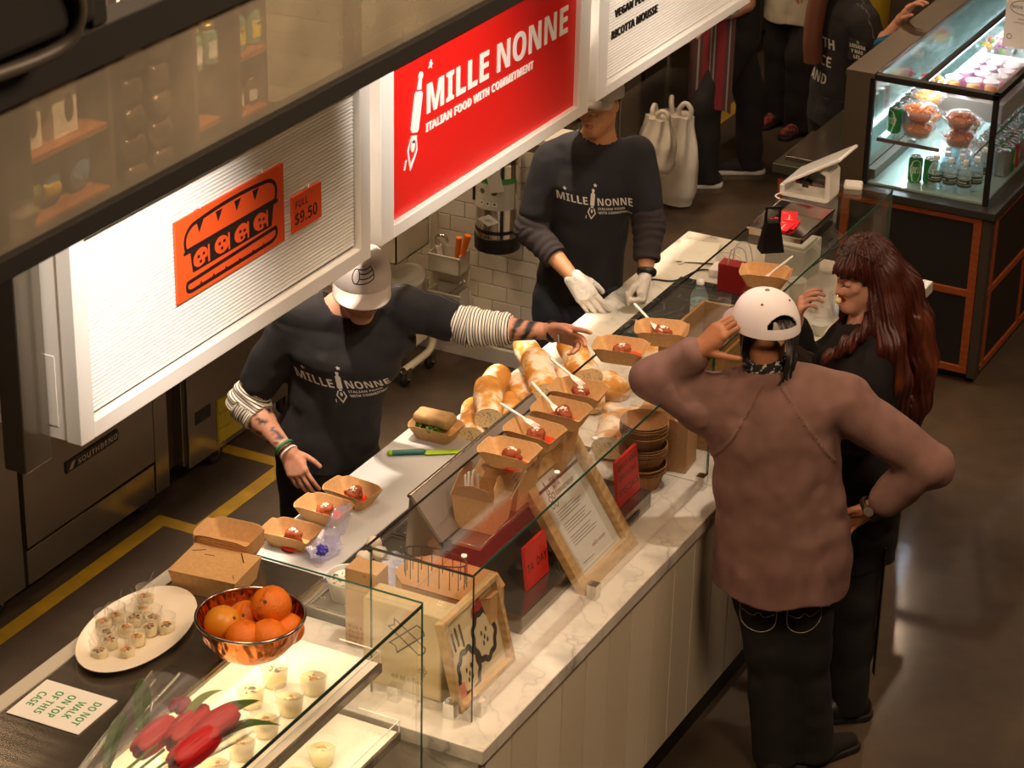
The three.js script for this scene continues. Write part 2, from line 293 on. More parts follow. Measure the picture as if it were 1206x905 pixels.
{
  const s = signBox('letterboard_sign', 'white letterboard sign with an orange sandwich card and price card', -0.74, 0.735, 2.03, 0.06, 0.05), cx = s.userData.cx, y0 = 2.03; delete s.userData.cx;
  ribBoard(s, -0.672 - cx, 0.668 - cx, 2.088 - y0, 2.583 - y0);
  const sandwich = canvasTex(700, 310, (g, w, h) => {
    g.fillStyle = '#f2571c'; g.fillRect(0, 0, w, h); g.strokeStyle = '#1d100c'; g.fillStyle = '#1d100c'; g.lineCap = g.lineJoin = 'round'; g.lineWidth = 15;
    g.beginPath(); g.moveTo(60, 128); g.quadraticCurveTo(36, 60, 110, 40); g.quadraticCurveTo(350, 14, 590, 36); g.quadraticCurveTo(668, 52, 640, 128); g.closePath(); g.stroke();
    for (const x of [130, 250, 370, 490]) { g.beginPath(); g.moveTo(x, 42); g.lineTo(x + 44, 42); g.lineTo(x + 14, 84); g.closePath(); g.fill(); }
    g.beginPath(); g.moveTo(50, 134); g.lineTo(652, 134); g.stroke(); g.beginPath(); g.moveTo(84, 142); g.lineTo(96, 222); g.lineTo(612, 222); g.lineTo(628, 142); g.closePath(); g.fill();
    g.fillStyle = '#f2571c'; [[105, 70], [240, 62], [368, 66], [494, 62]].forEach(([x], k) => { g.beginPath(); g.ellipse(x + 42, 178, 46, 34, 0.15 * (k % 2 ? 1 : -1), 0, 7); g.fill(); }); for (const x of [196, 326, 452, 580]) g.fillRect(x - 2, 148, 11, 66);
    g.fillStyle = '#1d100c'; for (const [x, y] of [[128, 168], [160, 166], [140, 190], [172, 190], [262, 166], [292, 164], [276, 188], [396, 166], [424, 170], [404, 192], [432, 192], [524, 164], [552, 170], [530, 190], [556, 194]]) g.fillRect(x, y, 15, 11);
    g.beginPath(); g.moveTo(62, 250); g.quadraticCurveTo(40, 292, 110, 288); g.lineTo(590, 284); g.quadraticCurveTo(664, 282, 640, 236); g.lineTo(62, 250); g.closePath(); g.stroke(); for (const x of [140, 220, 300, 390, 480, 550]) g.fillRect(x, 272, 9, 14);
  });
  card(s, -0.272 - cx, 0.265 - cx, 2.252 - y0, 2.489 - y0, std(0xffffff, 0.6, 0, { map: sandwich }), [-0.16 - cx, 0.15 - cx]);
  const price = canvasTex(300, 210, (g, w, h) => { g.fillStyle = '#f2571c'; g.fillRect(0, 0, w, h); g.fillStyle = '#1d100c'; g.textAlign = 'left'; g.font = 'bold 58px sans-serif'; g.fillText('FULL', 22, 76); g.font = 'bold 98px sans-serif'; g.fillText('$9.50', 14, 174, 274); });
  card(s, 0.312 - cx, 0.468 - cx, 2.256 - y0, 2.366 - y0, std(0xffffff, 0.6, 0, { map: price }), [0.39 - cx]);
}
function rocketShapes(k) { // rolling pin taking off like a rocket, about 0.3 tall; k scales
  const out = []; const tilt = ([x, y]) => { const a = -0.22; return [(x * Math.cos(a) - y * Math.sin(a)) * k, (x * Math.sin(a) + y * Math.cos(a)) * k]; };
  const add = (p, holes = []) => out.push(shapeOf(p.map(tilt), holes.map((h) => h.map(tilt))));
  const ell = (cx, cy, a, b, n = 20) => Array.from({ length: n }, (_, i) => [cx + a * Math.cos(i / n * 2 * Math.PI), cy + b * Math.sin(i / n * 2 * Math.PI)]);
  add(ell(0, 0.152, 0.014, 0.014)); add([[-0.009, 0.14], [0.009, 0.14], [0.013, 0.106], [-0.013, 0.106]]);
  add([[-0.018, 0.1], [0.018, 0.1], [0.026, 0.09], [0.026, -0.03], [0.018, -0.04], [-0.018, -0.04], [-0.026, -0.03], [-0.026, 0.09]]);
  add([[-0.02, -0.05], [0.02, -0.05], [0.012, -0.075], [-0.012, -0.075]]);
  const o = [[-0.02, -0.06], [-0.034, -0.1], [-0.026, -0.12], [0.0, -0.17], [0.026, -0.12], [0.034, -0.1], [0.02, -0.06], [0.028, -0.1], [0.018, -0.12], [0, -0.15], [-0.018, -0.12], [-0.028, -0.1]];
  add(o); add(ell(0, -0.085, 0.012, 0.022)); add([[-0.04, -0.135], [-0.034, -0.13], [-0.038, -0.165], [-0.043, -0.165]]);
  return out;
}
const starPts = (x, y, r) => Array.from({ length: 10 }, (_, i) => { const a = i * Math.PI / 5 + 0.3, q = i % 2 ? r * 0.42 : r; return [x + q * Math.sin(a), y + q * Math.cos(a)]; });
{
  const s = signBox('red_shop_sign', 'red shop sign in a white frame with white rolling pin rocket logo', 0.798, 2.255, 2.043, 0.08, 0.045), cx = s.userData.cx, y0 = 2.043; delete s.userData.cx;
  part('red_panel', bxx(0.87 - cx, 2.19 - cx, 0.04, 0.56, -0.03, -0.022, 0), std(0xe01a12, 0.45), s);
  const m = std(0xf7f4ee, 0.5);
  part('shop_name', textGeo('MILLE NONNE', 1.118 - cx, 2.108 - cx, 2.376 - y0, 0.098, -0.023, 0.004), m, s, 'large white raised lettering');
  part('slogan', textGeo('ITALIAN FOOD WITH COMMITMENT', 1.112 - cx, 1.852 - cx, 2.317 - y0, 0.028, -0.023, 0.004), m, s, 'small white raised lettering');
  const geo = merge(rocketShapes(0.93).map((q) => extrude(q, 0.004))); geo.translate(1.046 - cx, 2.375 - y0, -0.023);
  part('rocket_emblem', geo, m, s); part('star', extrude(shapeOf(starPts(1.14 - cx, 2.533 - y0, 0.016)), 0.004).translate(0, 0, -0.023), m, s);
}
{
  const s = signBox('menu_letterboard_sign', 'white letterboard menu sign with black letters beside the red sign', 2.322, 3.75, 2.06, 0.085, 0.04), cx = s.userData.cx, y0 = 2.06; delete s.userData.cx;
  ribBoard(s, 2.415 - cx, 3.656 - cx, 0.044, 0.535);
  const ln = (t, x0, x1, y, h) => part('letter_line', textGeo(t, x0 - cx, x1 - cx, y - y0, h, -0.02, 0.004), letterM, s, 'black push-in letters');
  ln('RICOTTA MOUSSE', 2.47, 2.865, 2.25, 0.03); ln('VEGAN PECORINO', 2.49, 2.9, 2.325, 0.03);
}
{ // steel post in front of the first sign
  const p = thing('sign_post', 'square steel post hanging beside the end of the sandwich sign', 'post', [-0.8, 1.975, -0.93]);
  part('tube', bxx(-0.055, 0.055, 0, 3.52, -0.035, 0.035, 0.004), M.steelDull, p); part('ceiling_plate', bxx(-0.1, 0.1, 3.505, 3.525, -0.1, 0.1), M.steelDull, p); dup(p, [3.82, 1.975, -0.93], 0, 'square steel post hanging beside the end of the menu sign'); single('mounting_tube', bxx(-2.33, 2.33, 0, 0.06, -0.03, 0.03, 0.003), M.steelDull, 'horizontal steel tube that carries the signs from behind', 'tube', [1.51, 2.08, -1.235]); part('screw', new THREE.SphereGeometry(0.006, 10, 8).translate(0.06, 0.1, 0.02), M.chrome, p);
}
// ---------------------------------------------------------------- serving counter
const KT = 0.916; // height of the marble
{
  const c = thing('serving_counter', 'long serving counter faced with pale upright boards under the marble top', 'counter', [0, 0, 0]);
  part('counter_body', bxx(0.04, 3.97, 0.12, KT - 0.05, -1.16, -0.045, 0), M.panel, c);
  const bm = [0xd2c7b1, 0xcdc1aa].map((q) => std(q, 0.5)), g = bxx(0, 0.166, 0.12, KT - 0.05, -0.046, -0.022, 0.004);
  for (let k = 0; k < 23; k++) part('front_board', g, bm[k % 2], c).position.x = 0.06 + k * 0.17;
  part('kick_board', bxx(0.05, 3.96, 0, 0.12, -1.12, -0.05, 0.002), M.kick, c, 'dark brown kick board');
  part('end_slab', bxx(0.012, 0.045, 0, KT - 0.05, -1.16, -0.02, 0.003), M.marble, c, 'white marble end slab');
  const t = thing('marble_worktop', 'white veined marble worktop of the serving counter', 'worktop', [0, KT - 0.05, 0]);
  part('slab', bxx(0, 1.848, 0, 0.05, -1.2, 0, 0.004), M.marble, t); part('slab', bxx(1.852, 4.0, 0, 0.05, -1.12, 0, 0.004), M.marble, t);
  const d = single('dark_stone_slab', bxx(-0.36, 0.36, 0, 0.012, -0.2, 0.2, 0.003), M.darkMarble, 'dark green veined stone slab lying on the marble behind the bottle', 'slab', [3.13, KT, -0.73]);
  d.rotation.y = 0.0;
}
function pane(parent, x0, x1, y0, y1, z0, z1, name = 'pane') { return part(name, bxx(x0, x1, y0, y1, z0, z1, 0), M.glass, parent); }
{ // glass guard along the counter front
  const y0 = KT, yt = 1.42, z0 = -0.1, zb = -0.452, x0 = 0.112, xm = 1.86, x1 = 3.653;
  const g = thing('glass_guard', 'long clear glass food guard with flat top along the counter', 'glass guard', [x0, y0, z0]);
  const o = new THREE.Group(); // local frame helper
  const B = (a, b, c, d, e, f) => bxx(a - x0, b - x0, c - y0, d - y0, e - z0, f - z0, 0), E = M.glassEdge;
  const P = (n, geo, m) => part(n, geo, m, g);
  P('front_pane', B(x0 + 0.003, xm - 0.004, y0 + 0.004, yt - 0.009, z0 - 0.008, z0), M.glass); P('front_pane', B(xm, x1, y0 + 0.004, yt - 0.009, z0 - 0.008, z0), M.glass);
  P('end_pane', B(x0, x0 + 0.008, y0 + 0.004, yt - 0.009, -0.44, z0 - 0.008), M.glass); P('end_pane', B(x1 - 0.008, x1, y0 + 0.004, yt - 0.009, -0.44, z0 - 0.008), M.glass);
  P('top_pane', B(x0, xm - 0.002, yt - 0.009, yt, zb, z0), M.glass); P('top_pane', B(xm + 0.002, x1, yt - 0.009, yt, zb, z0), M.glass);
  P('top_edge', B(x0, x1, yt - 0.009, yt + 0.0005, z0, z0 + 0.0012), E); P('top_edge', B(x0, x1, yt - 0.009, yt, zb - 0.002, zb), M.black);
  P('near_edge', B(x0 - 0.0015, x0, yt - 0.009, yt, zb, z0), std(0x2a2520, 0.3)); P('near_edge', B(x0 - 0.001, x0 + 0.0075, y0 + 0.004, yt - 0.009, z0, z0 + 0.0012), std(0x1d2a22, 0.2));
  P('joint_edge', B(xm - 0.004, xm, y0 + 0.004, yt - 0.009, z0 - 0.008, z0 + 0.0005), E); P('far_edge', B(x1, x1 + 0.001, yt - 0.3, yt, z0 - 0.008, z0), E);
  P('rear_edge', B(x0, x0 + 0.008, y0 + 0.004, yt, -0.442, -0.44), E); P('top_edge', B(xm - 0.002, xm + 0.002, yt - 0.009, yt, zb, z0), E);
  for (const [x, z, turn] of [[0.947, z0 - 0.004, 0], [1.81, z0 - 0.004, 0], [0.17, z0 - 0.004, 0], [0.116, -0.17, 1], [0.116, -0.36, 1], [2.8, z0 - 0.004, 0]]) {
    const q = turn ? B(x - 0.016, x + 0.016, y0, y0 + 0.052, z - 0.018, z + 0.018) : B(x - 0.018, x + 0.018, y0, y0 + 0.052, z - 0.016, z + 0.016); P('glass_clamp', q, M.chrome);
  }
  for (const x of [0.194, 0.796, 1.065, 1.5]) P('bumper', lathe([[0, 0], [0.0085, 0], [0.009, 0.002], [0.0085, 0.005], [0, 0.006]], 16).translate(x - x0, yt - y0, -0.174 - z0), M.plasticWhite);
}
// ---------------------------------------------------------------- refrigerated prep table under the guard
{
  const p = thing('prep_table', 'stainless prep table with raised hood and dark ingredient pans', 'prep table', [0.35, KT, -0.19]);
  const X = 0.35, Z = -0.19, B = (a, b, c, d, e, f, r = 0.003) => bxx(a - X, b - X, c - KT, d - KT, e - Z, f - Z, r);
  part('front_box', B(0.63, 1.6, KT, 0.98, -0.5, -0.2), M.steelDull, p); part('platform', B(0.61, 1.4, 1.185, 1.2, -0.5, -0.342), M.steelDull, p);
  part('platform_face', B(0.61, 1.4, 0.98, 1.185, -0.5, -0.47), std(0x4a3e36, 0.55, 0.6), p); part('vent', B(1.02, 1.5, 0.93, 0.955, -0.2, -0.197, 0), M.black, p);
  const side = shapeOf([[-0.57, 1.33], [-0.6, 0.95], [-0.46, 0.95], [-0.46, 1.19]]);
  for (const x of [0.575, 1.4]) { const e = extrude(side, 0.006); e.rotateY(-Math.PI / 2); e.translate(x - X, -KT, -Z); part('side_panel', e, M.steelDull, p); }
  const sh = shapeOf([[-0.575, 1.335], [-0.565, 1.34], [-0.455, 1.205], [-0.465, 1.2]]); { const e = extrude(sh, 0.83); e.rotateY(-Math.PI / 2); e.translate(1.405 - X, -KT, -Z); part('hood_sheet', e, std(0xa79f94, 0.5, 0.8), p); }
  part('hood_rim', rod([0.57 - X, 1.338 - KT, -0.572 - Z], [1.405 - X, 1.338 - KT, -0.572 - Z], 0.007), M.steel, p);
  part('rear_rail', B(0.4, 1.7, KT, 0.945, -0.895, -0.86), M.steel, p); part('well_floor', B(0.4, 1.7, KT, 0.918, -0.86, -0.5, 0), M.blackMetal, p);
  for (let k = 0; k < 7; k++) { // dark pans with their rims
    const x0 = 0.42 + k * 0.18, x1 = x0 + 0.172, r = part('ingredient_pan', merge([B(x0, x1, 0.936, 0.942, -0.86, -0.85, 0), B(x0, x1, 0.936, 0.942, -0.625, -0.615, 0), B(x0, x0 + 0.012, 0.936, 0.942, -0.85, -0.625, 0), B(x1 - 0.012, x1, 0.936, 0.942, -0.85, -0.625, 0)]), M.steel, p);
    part('pan_lid', B(x0 + 0.012, x1 - 0.012, 0.93, 0.938, -0.85, -0.625, 0.002), k % 2 ? std(0x24231c, 0.35, 0.3) : std(0x37362a, 0.35, 0.3), p);
  }
  seed = 42; const fl = []; for (let i = 0; i < 90; i++) { const b = new THREE.BoxGeometry(rr(0.002, 0.005), 0.002, rr(0.002, 0.005)); b.rotateY(rnd() * 3); b.translate(rr(0.45, 1.2) - X, 0.944 - KT, rr(-0.85, -0.6) - Z); fl.push(b); }
  const cr = part('cheese_crumbs', merge(fl), M.plasticWhite, p); cr.userData.kind = 'stuff';
}
{ const b = single('cutting_board', bxx(-0.645, 0.645, 0, 0.03, -0.149, 0.149, 0.004), std(0xf3f0ea, 0.45, 0, { map: rep(T.mottle, 0.15) }), 'long white plastic cutting board on the counter in front of the reaching cook', 'cutting board', [1.04, 0.917, -1.045]); }

// ---------------------------------------------------------------- pastry display case
{
  const X = -0.03, Y = 1.37, p = thing('pastry_case', 'lit glass pastry display case with stainless top', 'display case', [-0.8, 0, -0.55]);
  const B = (a, b, c, d, e, f, r = 0.003) => bxx(a + 0.8, b + 0.8, c, d, e + 0.55, f + 0.55, r), P = (n, g, m, l) => part(n, g, m, p, l);
  P('base_cabinet', B(-1.6, X, 0, 0.6, -0.92, -0.22), M.panel); P('steel_top', B(-1.6, X, Y - 0.012, Y, -0.875, -0.512), M.steelDull); P('back_rail', B(-1.6, X + 0.01, Y - 0.03, Y + 0.004, -0.925, -0.875), std(0xb9b4a6, 0.45, 0.4));
  P('back_wall', B(-1.6, X, 0.6, Y - 0.03, -0.92, -0.9), std(0x8d8a80, 0.4, 0.6)); P('inner_wall', B(-1.6, X - 0.02, 0.6, Y - 0.03, -0.62, -0.6), std(0xf0ead8, 0.4));
  P('front_pane', B(-1.6, X, 0.6, Y - 0.008, -0.198, -0.19, 0), M.glass); P('top_pane', B(-1.6, X, Y - 0.008, Y, -0.515, -0.19, 0), M.glass); P('end_pane', B(X, X + 0.008, 0.6, Y + 0.002, -0.745, -0.19, 0), M.glass);
  P('end_edge', B(X, X + 0.008, Y + 0.002, Y + 0.0035, -0.745, -0.19, 0), M.glassEdge); P('end_edge', B(X, X + 0.008, 0.6, Y + 0.002, -0.19, -0.188, 0), M.glassEdge); P('front_edge', B(-1.6, X, Y - 0.012, Y - 0.001, -0.19, -0.187, 0), std(0x1f3d33, 0.15, 0));
  P('steel_lip', B(-1.6, X, Y - 0.03, Y - 0.012, -0.53, -0.512), M.steel);
  for (const [y, zf, xr] of [[1.16, -0.3, -0.08], [0.93, -0.25, -0.06]]) {
    P('shelf', B(-1.6, xr, y, y + 0.008, -0.6, zf, 0.001), std(0xf6efdf, 0.35)); P('shelf_rail', B(-1.6, xr, y - 0.02, y + 0.012, zf, zf + 0.012), M.steelDull);
    P('price_strip', merge([rod([-1.6 + 0.8, y + 0.05, zf + 0.555], [xr + 0.8, y + 0.05, zf + 0.555], 0.002, 0.002, 6), rod([xr + 0.8, y + 0.005, zf + 0.555], [xr + 0.8, y + 0.05, zf + 0.555], 0.002, 0.002, 6), rod([xr + 0.8, y + 0.05, zf + 0.555], [xr + 0.8, y + 0.05, zf + 0.42], 0.002, 0.002, 6)]), M.plasticWhite);
  }
  P('led_strip', B(-1.55, -0.1, Y - 0.028, Y - 0.0205, -0.56, -0.535, 0.001), std(0xffffff, 0.5, 0, { emissive: 0xfff0cf, emissiveIntensity: 8 }), 'glowing warm white light strip');
  P('led_strip', B(-1.55, -0.1, 1.145, 1.152, -0.34, -0.32, 0.001), std(0xffffff, 0.5, 0, { emissive: 0xfff0cf, emissiveIntensity: 8 }), 'glowing warm white light strip');
  const l = new THREE.RectAreaLight(0xffe6b8, 15, 1.45, 0.03); l.position.set(-0.825, Y - 0.031, -0.545); l.lookAt(-0.825, 0.9, -0.4); scene.add(l);
  const l2 = new THREE.RectAreaLight(0xffe6b8, 12, 1.45, 0.03); l2.position.set(-0.825, 1.142, -0.33); l2.lookAt(-0.825, 0.5, -0.36); scene.add(l2);
}

// ---------------------------------------------------------------- cooking equipment behind
function caster(p, x, z, y1, r = 0.055) {
  const w = part('caster', merge([new THREE.TorusGeometry(r - 0.014, 0.016, 10, 24).translate(x, r, z), new THREE.CylinderGeometry(r - 0.016, r - 0.016, 0.02, 20).rotateX(Math.PI / 2).translate(x, r, z)]), M.rubber, p);
  part('fork', merge([bxx(-0.02, 0.02, r, y1, 0.016, 0.022, 0).translate(x, 0, z), bxx(-0.02, 0.02, r, y1, -0.022, -0.016, 0).translate(x, 0, z), rod([x, r, z - 0.03], [x, r, z + 0.03], 0.008), rod([x, y1 - 0.02, z], [x, y1, z], 0.02)]), M.steelDull, w);
}
{
  const Z = -2.65, p = thing('range_oven', 'stainless commercial oven range on casters with dark nameplate', 'oven', [1.6, 0, Z]);
  const B = (a, b, c, d, e, f, r = 0.004) => bxx(a - 1.6, b - 1.6, c, d, e - Z, f - Z, r), P = (n, g, m, l) => part(n, g, m, p, l);
  P('body', B(0.95, 2.2, 0.1, 0.93, -3.4, -2.67), M.steelDull); P('oven_door', B(1.245, 2.09, 0.248, 0.74, Z - 0.02, Z + 0.012), M.steelDull); P('bottom_panel', B(1.245, 2.09, 0.085, 0.234, Z - 0.02, Z + 0.006), M.steelDull);
  P('side_stile', B(1.04, 1.225, 0.085, 0.93, Z - 0.02, Z + 0.004), M.steelDull); P('side_stile', B(2.105, 2.2, 0.085, 0.93, Z - 0.02, Z + 0.004), M.steelDull); P('door_handle', rod([-0.33, 0.7, 0.06], [0.46, 0.7, 0.06], 0.014), M.steel);
  P('control_panel', B(1.04, 2.2, 0.76, 0.93, Z - 0.02, Z + 0.03), M.steelDull); P('cooktop', B(0.93, 2.22, 0.93, 0.96, -3.42, -2.62), M.black);
  const np = P('nameplate', B(1.5, 1.845, 0.458, 0.507, Z + 0.012, Z + 0.018, 0.006), M.black, 'black nameplate with metal lettering');
  part('lettering', textGeo('SOUTHBEND', 1.575 - 1.6, 1.835 - 1.6, 0.47, 0.024, 0.0178, 0.002), M.steel, np); part('zigzag', extrude(shapeOf([[-0.085, 0.468], [-0.06, 0.468], [-0.04, 0.498], [-0.065, 0.498]]), 0.002).translate(0, 0, 0.0178), M.steel, np);
  for (const x of [-0.48, 0.48]) for (const z of [-0.06, -0.62]) caster(p, x, z, 0.105);
}
{
  const Z = -2.65, p = thing('undercounter_fridge', 'stainless undercounter fridge with yellow vent grille on casters', 'fridge', [2.75, 0, Z]);
  const B = (a, b, c, d, e, f, r = 0.004) => bxx(a - 2.75, b - 2.75, c, d, e - Z, f - Z, r), P = (n, g, m, l) => part(n, g, m, p, l);
  P('body', B(2.32, 3.25, 0.11, 0.9, -3.35, -2.66), M.steelDull); P('door', B(2.335, 2.88, 0.1, 0.88, Z - 0.02, Z + 0.012), M.steelDull); P('side_rail', B(2.24, 2.32, 0.11, 0.9, -3.3, -2.7), std(0x4d3a2c, 0.5, 0.5)); P('top', B(2.3, 3.27, 0.9, 0.93, -3.36, -2.62), M.steel);
  P('handle_pocket', B(2.385, 2.5, 0.285, 0.345, Z + 0.011, Z + 0.014, 0.001), M.black, 'dark recessed handle');
  const v = P('vent_grille', B(2.545, 2.875, 0.125, 0.335, Z + 0.011, Z + 0.015, 0.001), std(0x9c8c1c, 0.7), 'yellow vent grille');
  for (let k = 0; k < 3; k++) part('slat', B(2.55, 2.87, 0.13 + k * 0.07, 0.192 + k * 0.07, Z + 0.014, Z + 0.02, 0.002), std(0xb5a325, 0.65, 0, { map: rep(T.kraft, 9) }), v);
  for (const x of [-0.15, 0.42]) for (const z of [-0.05, -0.6]) caster(p, x, z, 0.11);
}
{ // white utility cart with bins
  const p = thing('utility_cart', 'cream utility cart with plastic bins standing by the tiled wall', 'cart', [3.85, 0, -2.52]);
  const P = (n, g, m, l) => part(n, g, m, p, l);
  P('side_frame', tube([[0.1, 1.0, 0.16], [0.1, 0.5, 0.16], [0.1, 0.2, 0.16], [0.07, 0.1, 0.16], [-0.05, 0.085, 0.16], [-0.19, 0.085, 0.16]], 0.018, 40, 10), M.beigePlastic); P('side_frame', tube([[0.1, 1.0, -0.3], [0.1, 0.5, -0.3], [0.1, 0.2, -0.3], [0.07, 0.1, -0.3], [-0.05, 0.085, -0.3], [-0.19, 0.085, -0.3]], 0.018, 40, 10), M.beigePlastic);
  P('perforated_back', bxx(0.1, 0.108, 0.2, 0.62, 0.17, 0.34, 0.002), M.beigePlastic); P('cross_bar', rod([0.1, 0.95, 0.16], [0.1, 0.95, -0.3], 0.014), M.beigePlastic);
  for (const y of [0.3, 0.14, 0.62]) { // open tubs
    const w = 0.006, b = [bxx(-0.22, 0.08, y, y + 0.006, -0.3, 0.14, 0), bxx(-0.22, -0.214, y, y + 0.15, -0.3, 0.14, 0), bxx(0.074, 0.08, y, y + 0.15, -0.3, 0.14, 0), bxx(-0.22, 0.08, y, y + 0.15, -0.3, -0.294, 0), bxx(-0.22, 0.08, y, y + 0.15, 0.134, 0.14, 0), bxx(-0.232, -0.218, y + 0.145, y + 0.155, -0.31, 0.15, 0.003), bxx(-0.232, 0.08, y + 0.145, y + 0.155, 0.136, 0.15, 0.003)];
    P('tub', merge(b), M.beigePlastic);
  }
  for (const z of [0.16, -0.3]) { caster(p, -0.17, z, 0.09, 0.035); caster(p, 0.06, z, 0.09, 0.035); }
}
function openBin(x, y, z, label) { // clear bin hooked on the cart's side
  const p = thing('wall_bin', label, 'bin', [x, y, z]);
  part('bin_body', merge([bxx(-0.05, 0.05, 0, 0.004, -0.03, 0.13, 0), bxx(-0.05, -0.046, 0, 0.085, -0.03, 0.13, 0), bxx(0.046, 0.05, 0, 0.1, -0.03, 0.13, 0), bxx(-0.05, 0.05, 0, 0.1, 0.126, 0.13, 0), bxx(-0.05, 0.05, 0, 0.09, -0.034, -0.03, 0), bxx(-0.055, -0.045, 0.08, 0.088, -0.034, 0.134, 0.002)]), std(0xe9e6d8, 0.2, 0, { transmission: 0.35, thickness: 0 }), p);
  return p;
}
openBin(3.89, 0.53, -2.3, 'clear bin of utensils and orange clips hooked on the cart'); openBin(3.89, 0.345, -2.3, 'clear bin with a steel scoop hooked on the cart');
{
  const u = thing('kitchen_utensil', 'white handled peeler standing in the clear bin', 'utensil', [3.87, 0.535, -2.27]); part('handle', rod([0, 0, 0], [-0.01, 0.12, -0.02], 0.012, 0.014), M.plasticWhite, u); part('head', tube([[-0.01, 0.12, -0.02], [-0.015, 0.16, -0.03], [-0.01, 0.17, 0.01], [0, 0.14, 0.02]], 0.008, 16, 8), M.chrome, u);
  const o = thing('orange_clip', 'orange plastic clips standing in the clear bin', 'clip', [3.88, 0.535, -2.2]); part('blade', rod([0, 0.0, 0], [0.0, 0.19, 0.05], 0.01, 0.017), std(0xe87818, 0.5), o); part('blade', rod([0.02, 0.0, -0.02], [0.0, 0.17, 0.005], 0.01, 0.014), std(0xe87818, 0.5), o);
  const s = thing('steel_scoop', 'steel scoop handle leaning in the lower clear bin', 'utensil', [3.88, 0.352, -2.3]); part('handle', rod([0, 0, 0.0], [0, 0.13, 0.12], 0.006), M.chrome, s); part('loop', new THREE.TorusGeometry(0.012, 0.003, 8, 16).rotateY(1.2).translate(0, 0.138, 0.128), M.chrome, s);
  const d = thing('plastic_tub', 'frosted plastic tub with lid in the cart', 'tub', [3.87, 0.307, -2.45]); part('tub', lathe([[0, 0], [0.075, 0], [0.09, 0.17], [0.086, 0.17], [0.072, 0.006], [0, 0.006]]).rotateZ(0.2), std(0xe8e4d4, 0.3, 0, { transmission: 0.3, thickness: 0 }), d); part('lid', lathe([[0, 0.19], [0.05, 0.19], [0.055, 0.182], [0.07, 0.182], [0.095, 0.185], [0.096, 0.165], [0.09, 0.165], [0, 0.17]]).rotateZ(0.2), M.plasticWhite, d);
  const j = thing('steel_canister', 'small steel canister in the cart beside the frosted tub', 'canister', [3.72, 0.306, -2.52]); part('body', lathe([[0, 0], [0.05, 0], [0.052, 0.11], [0.045, 0.118], [0, 0.12]]), M.chrome, j); part('lid', lathe([[0.053, 0.11], [0.054, 0.13], [0, 0.134]]), std(0x6b5f52, 0.4, 0.7), j);
  const b = thing('squeeze_bottle', 'clear squeeze bottle standing low by the tiled wall', 'bottle', [4.0, 0.25, -2.22]); part('bottle', lathe([[0, 0], [0.034, 0], [0.035, 0.1], [0.02, 0.125], [0, 0.125]]), std(0xeae8dd, 0.3, 0, { transmission: 0.4, thickness: 0 }), b); part('nozzle', lathe([[0.022, 0.122], [0.022, 0.14], [0.007, 0.145], [0.003, 0.185], [0, 0.185]]), M.plasticWhite, b);
  single('bottle_ledge', bxx(-0.06, 0.06, 0, 0.012, -0.1, 0.06), M.beigePlastic, 'small cream ledge under the squeeze bottle', 'ledge', [4.05, 0.237, -2.22]);
}
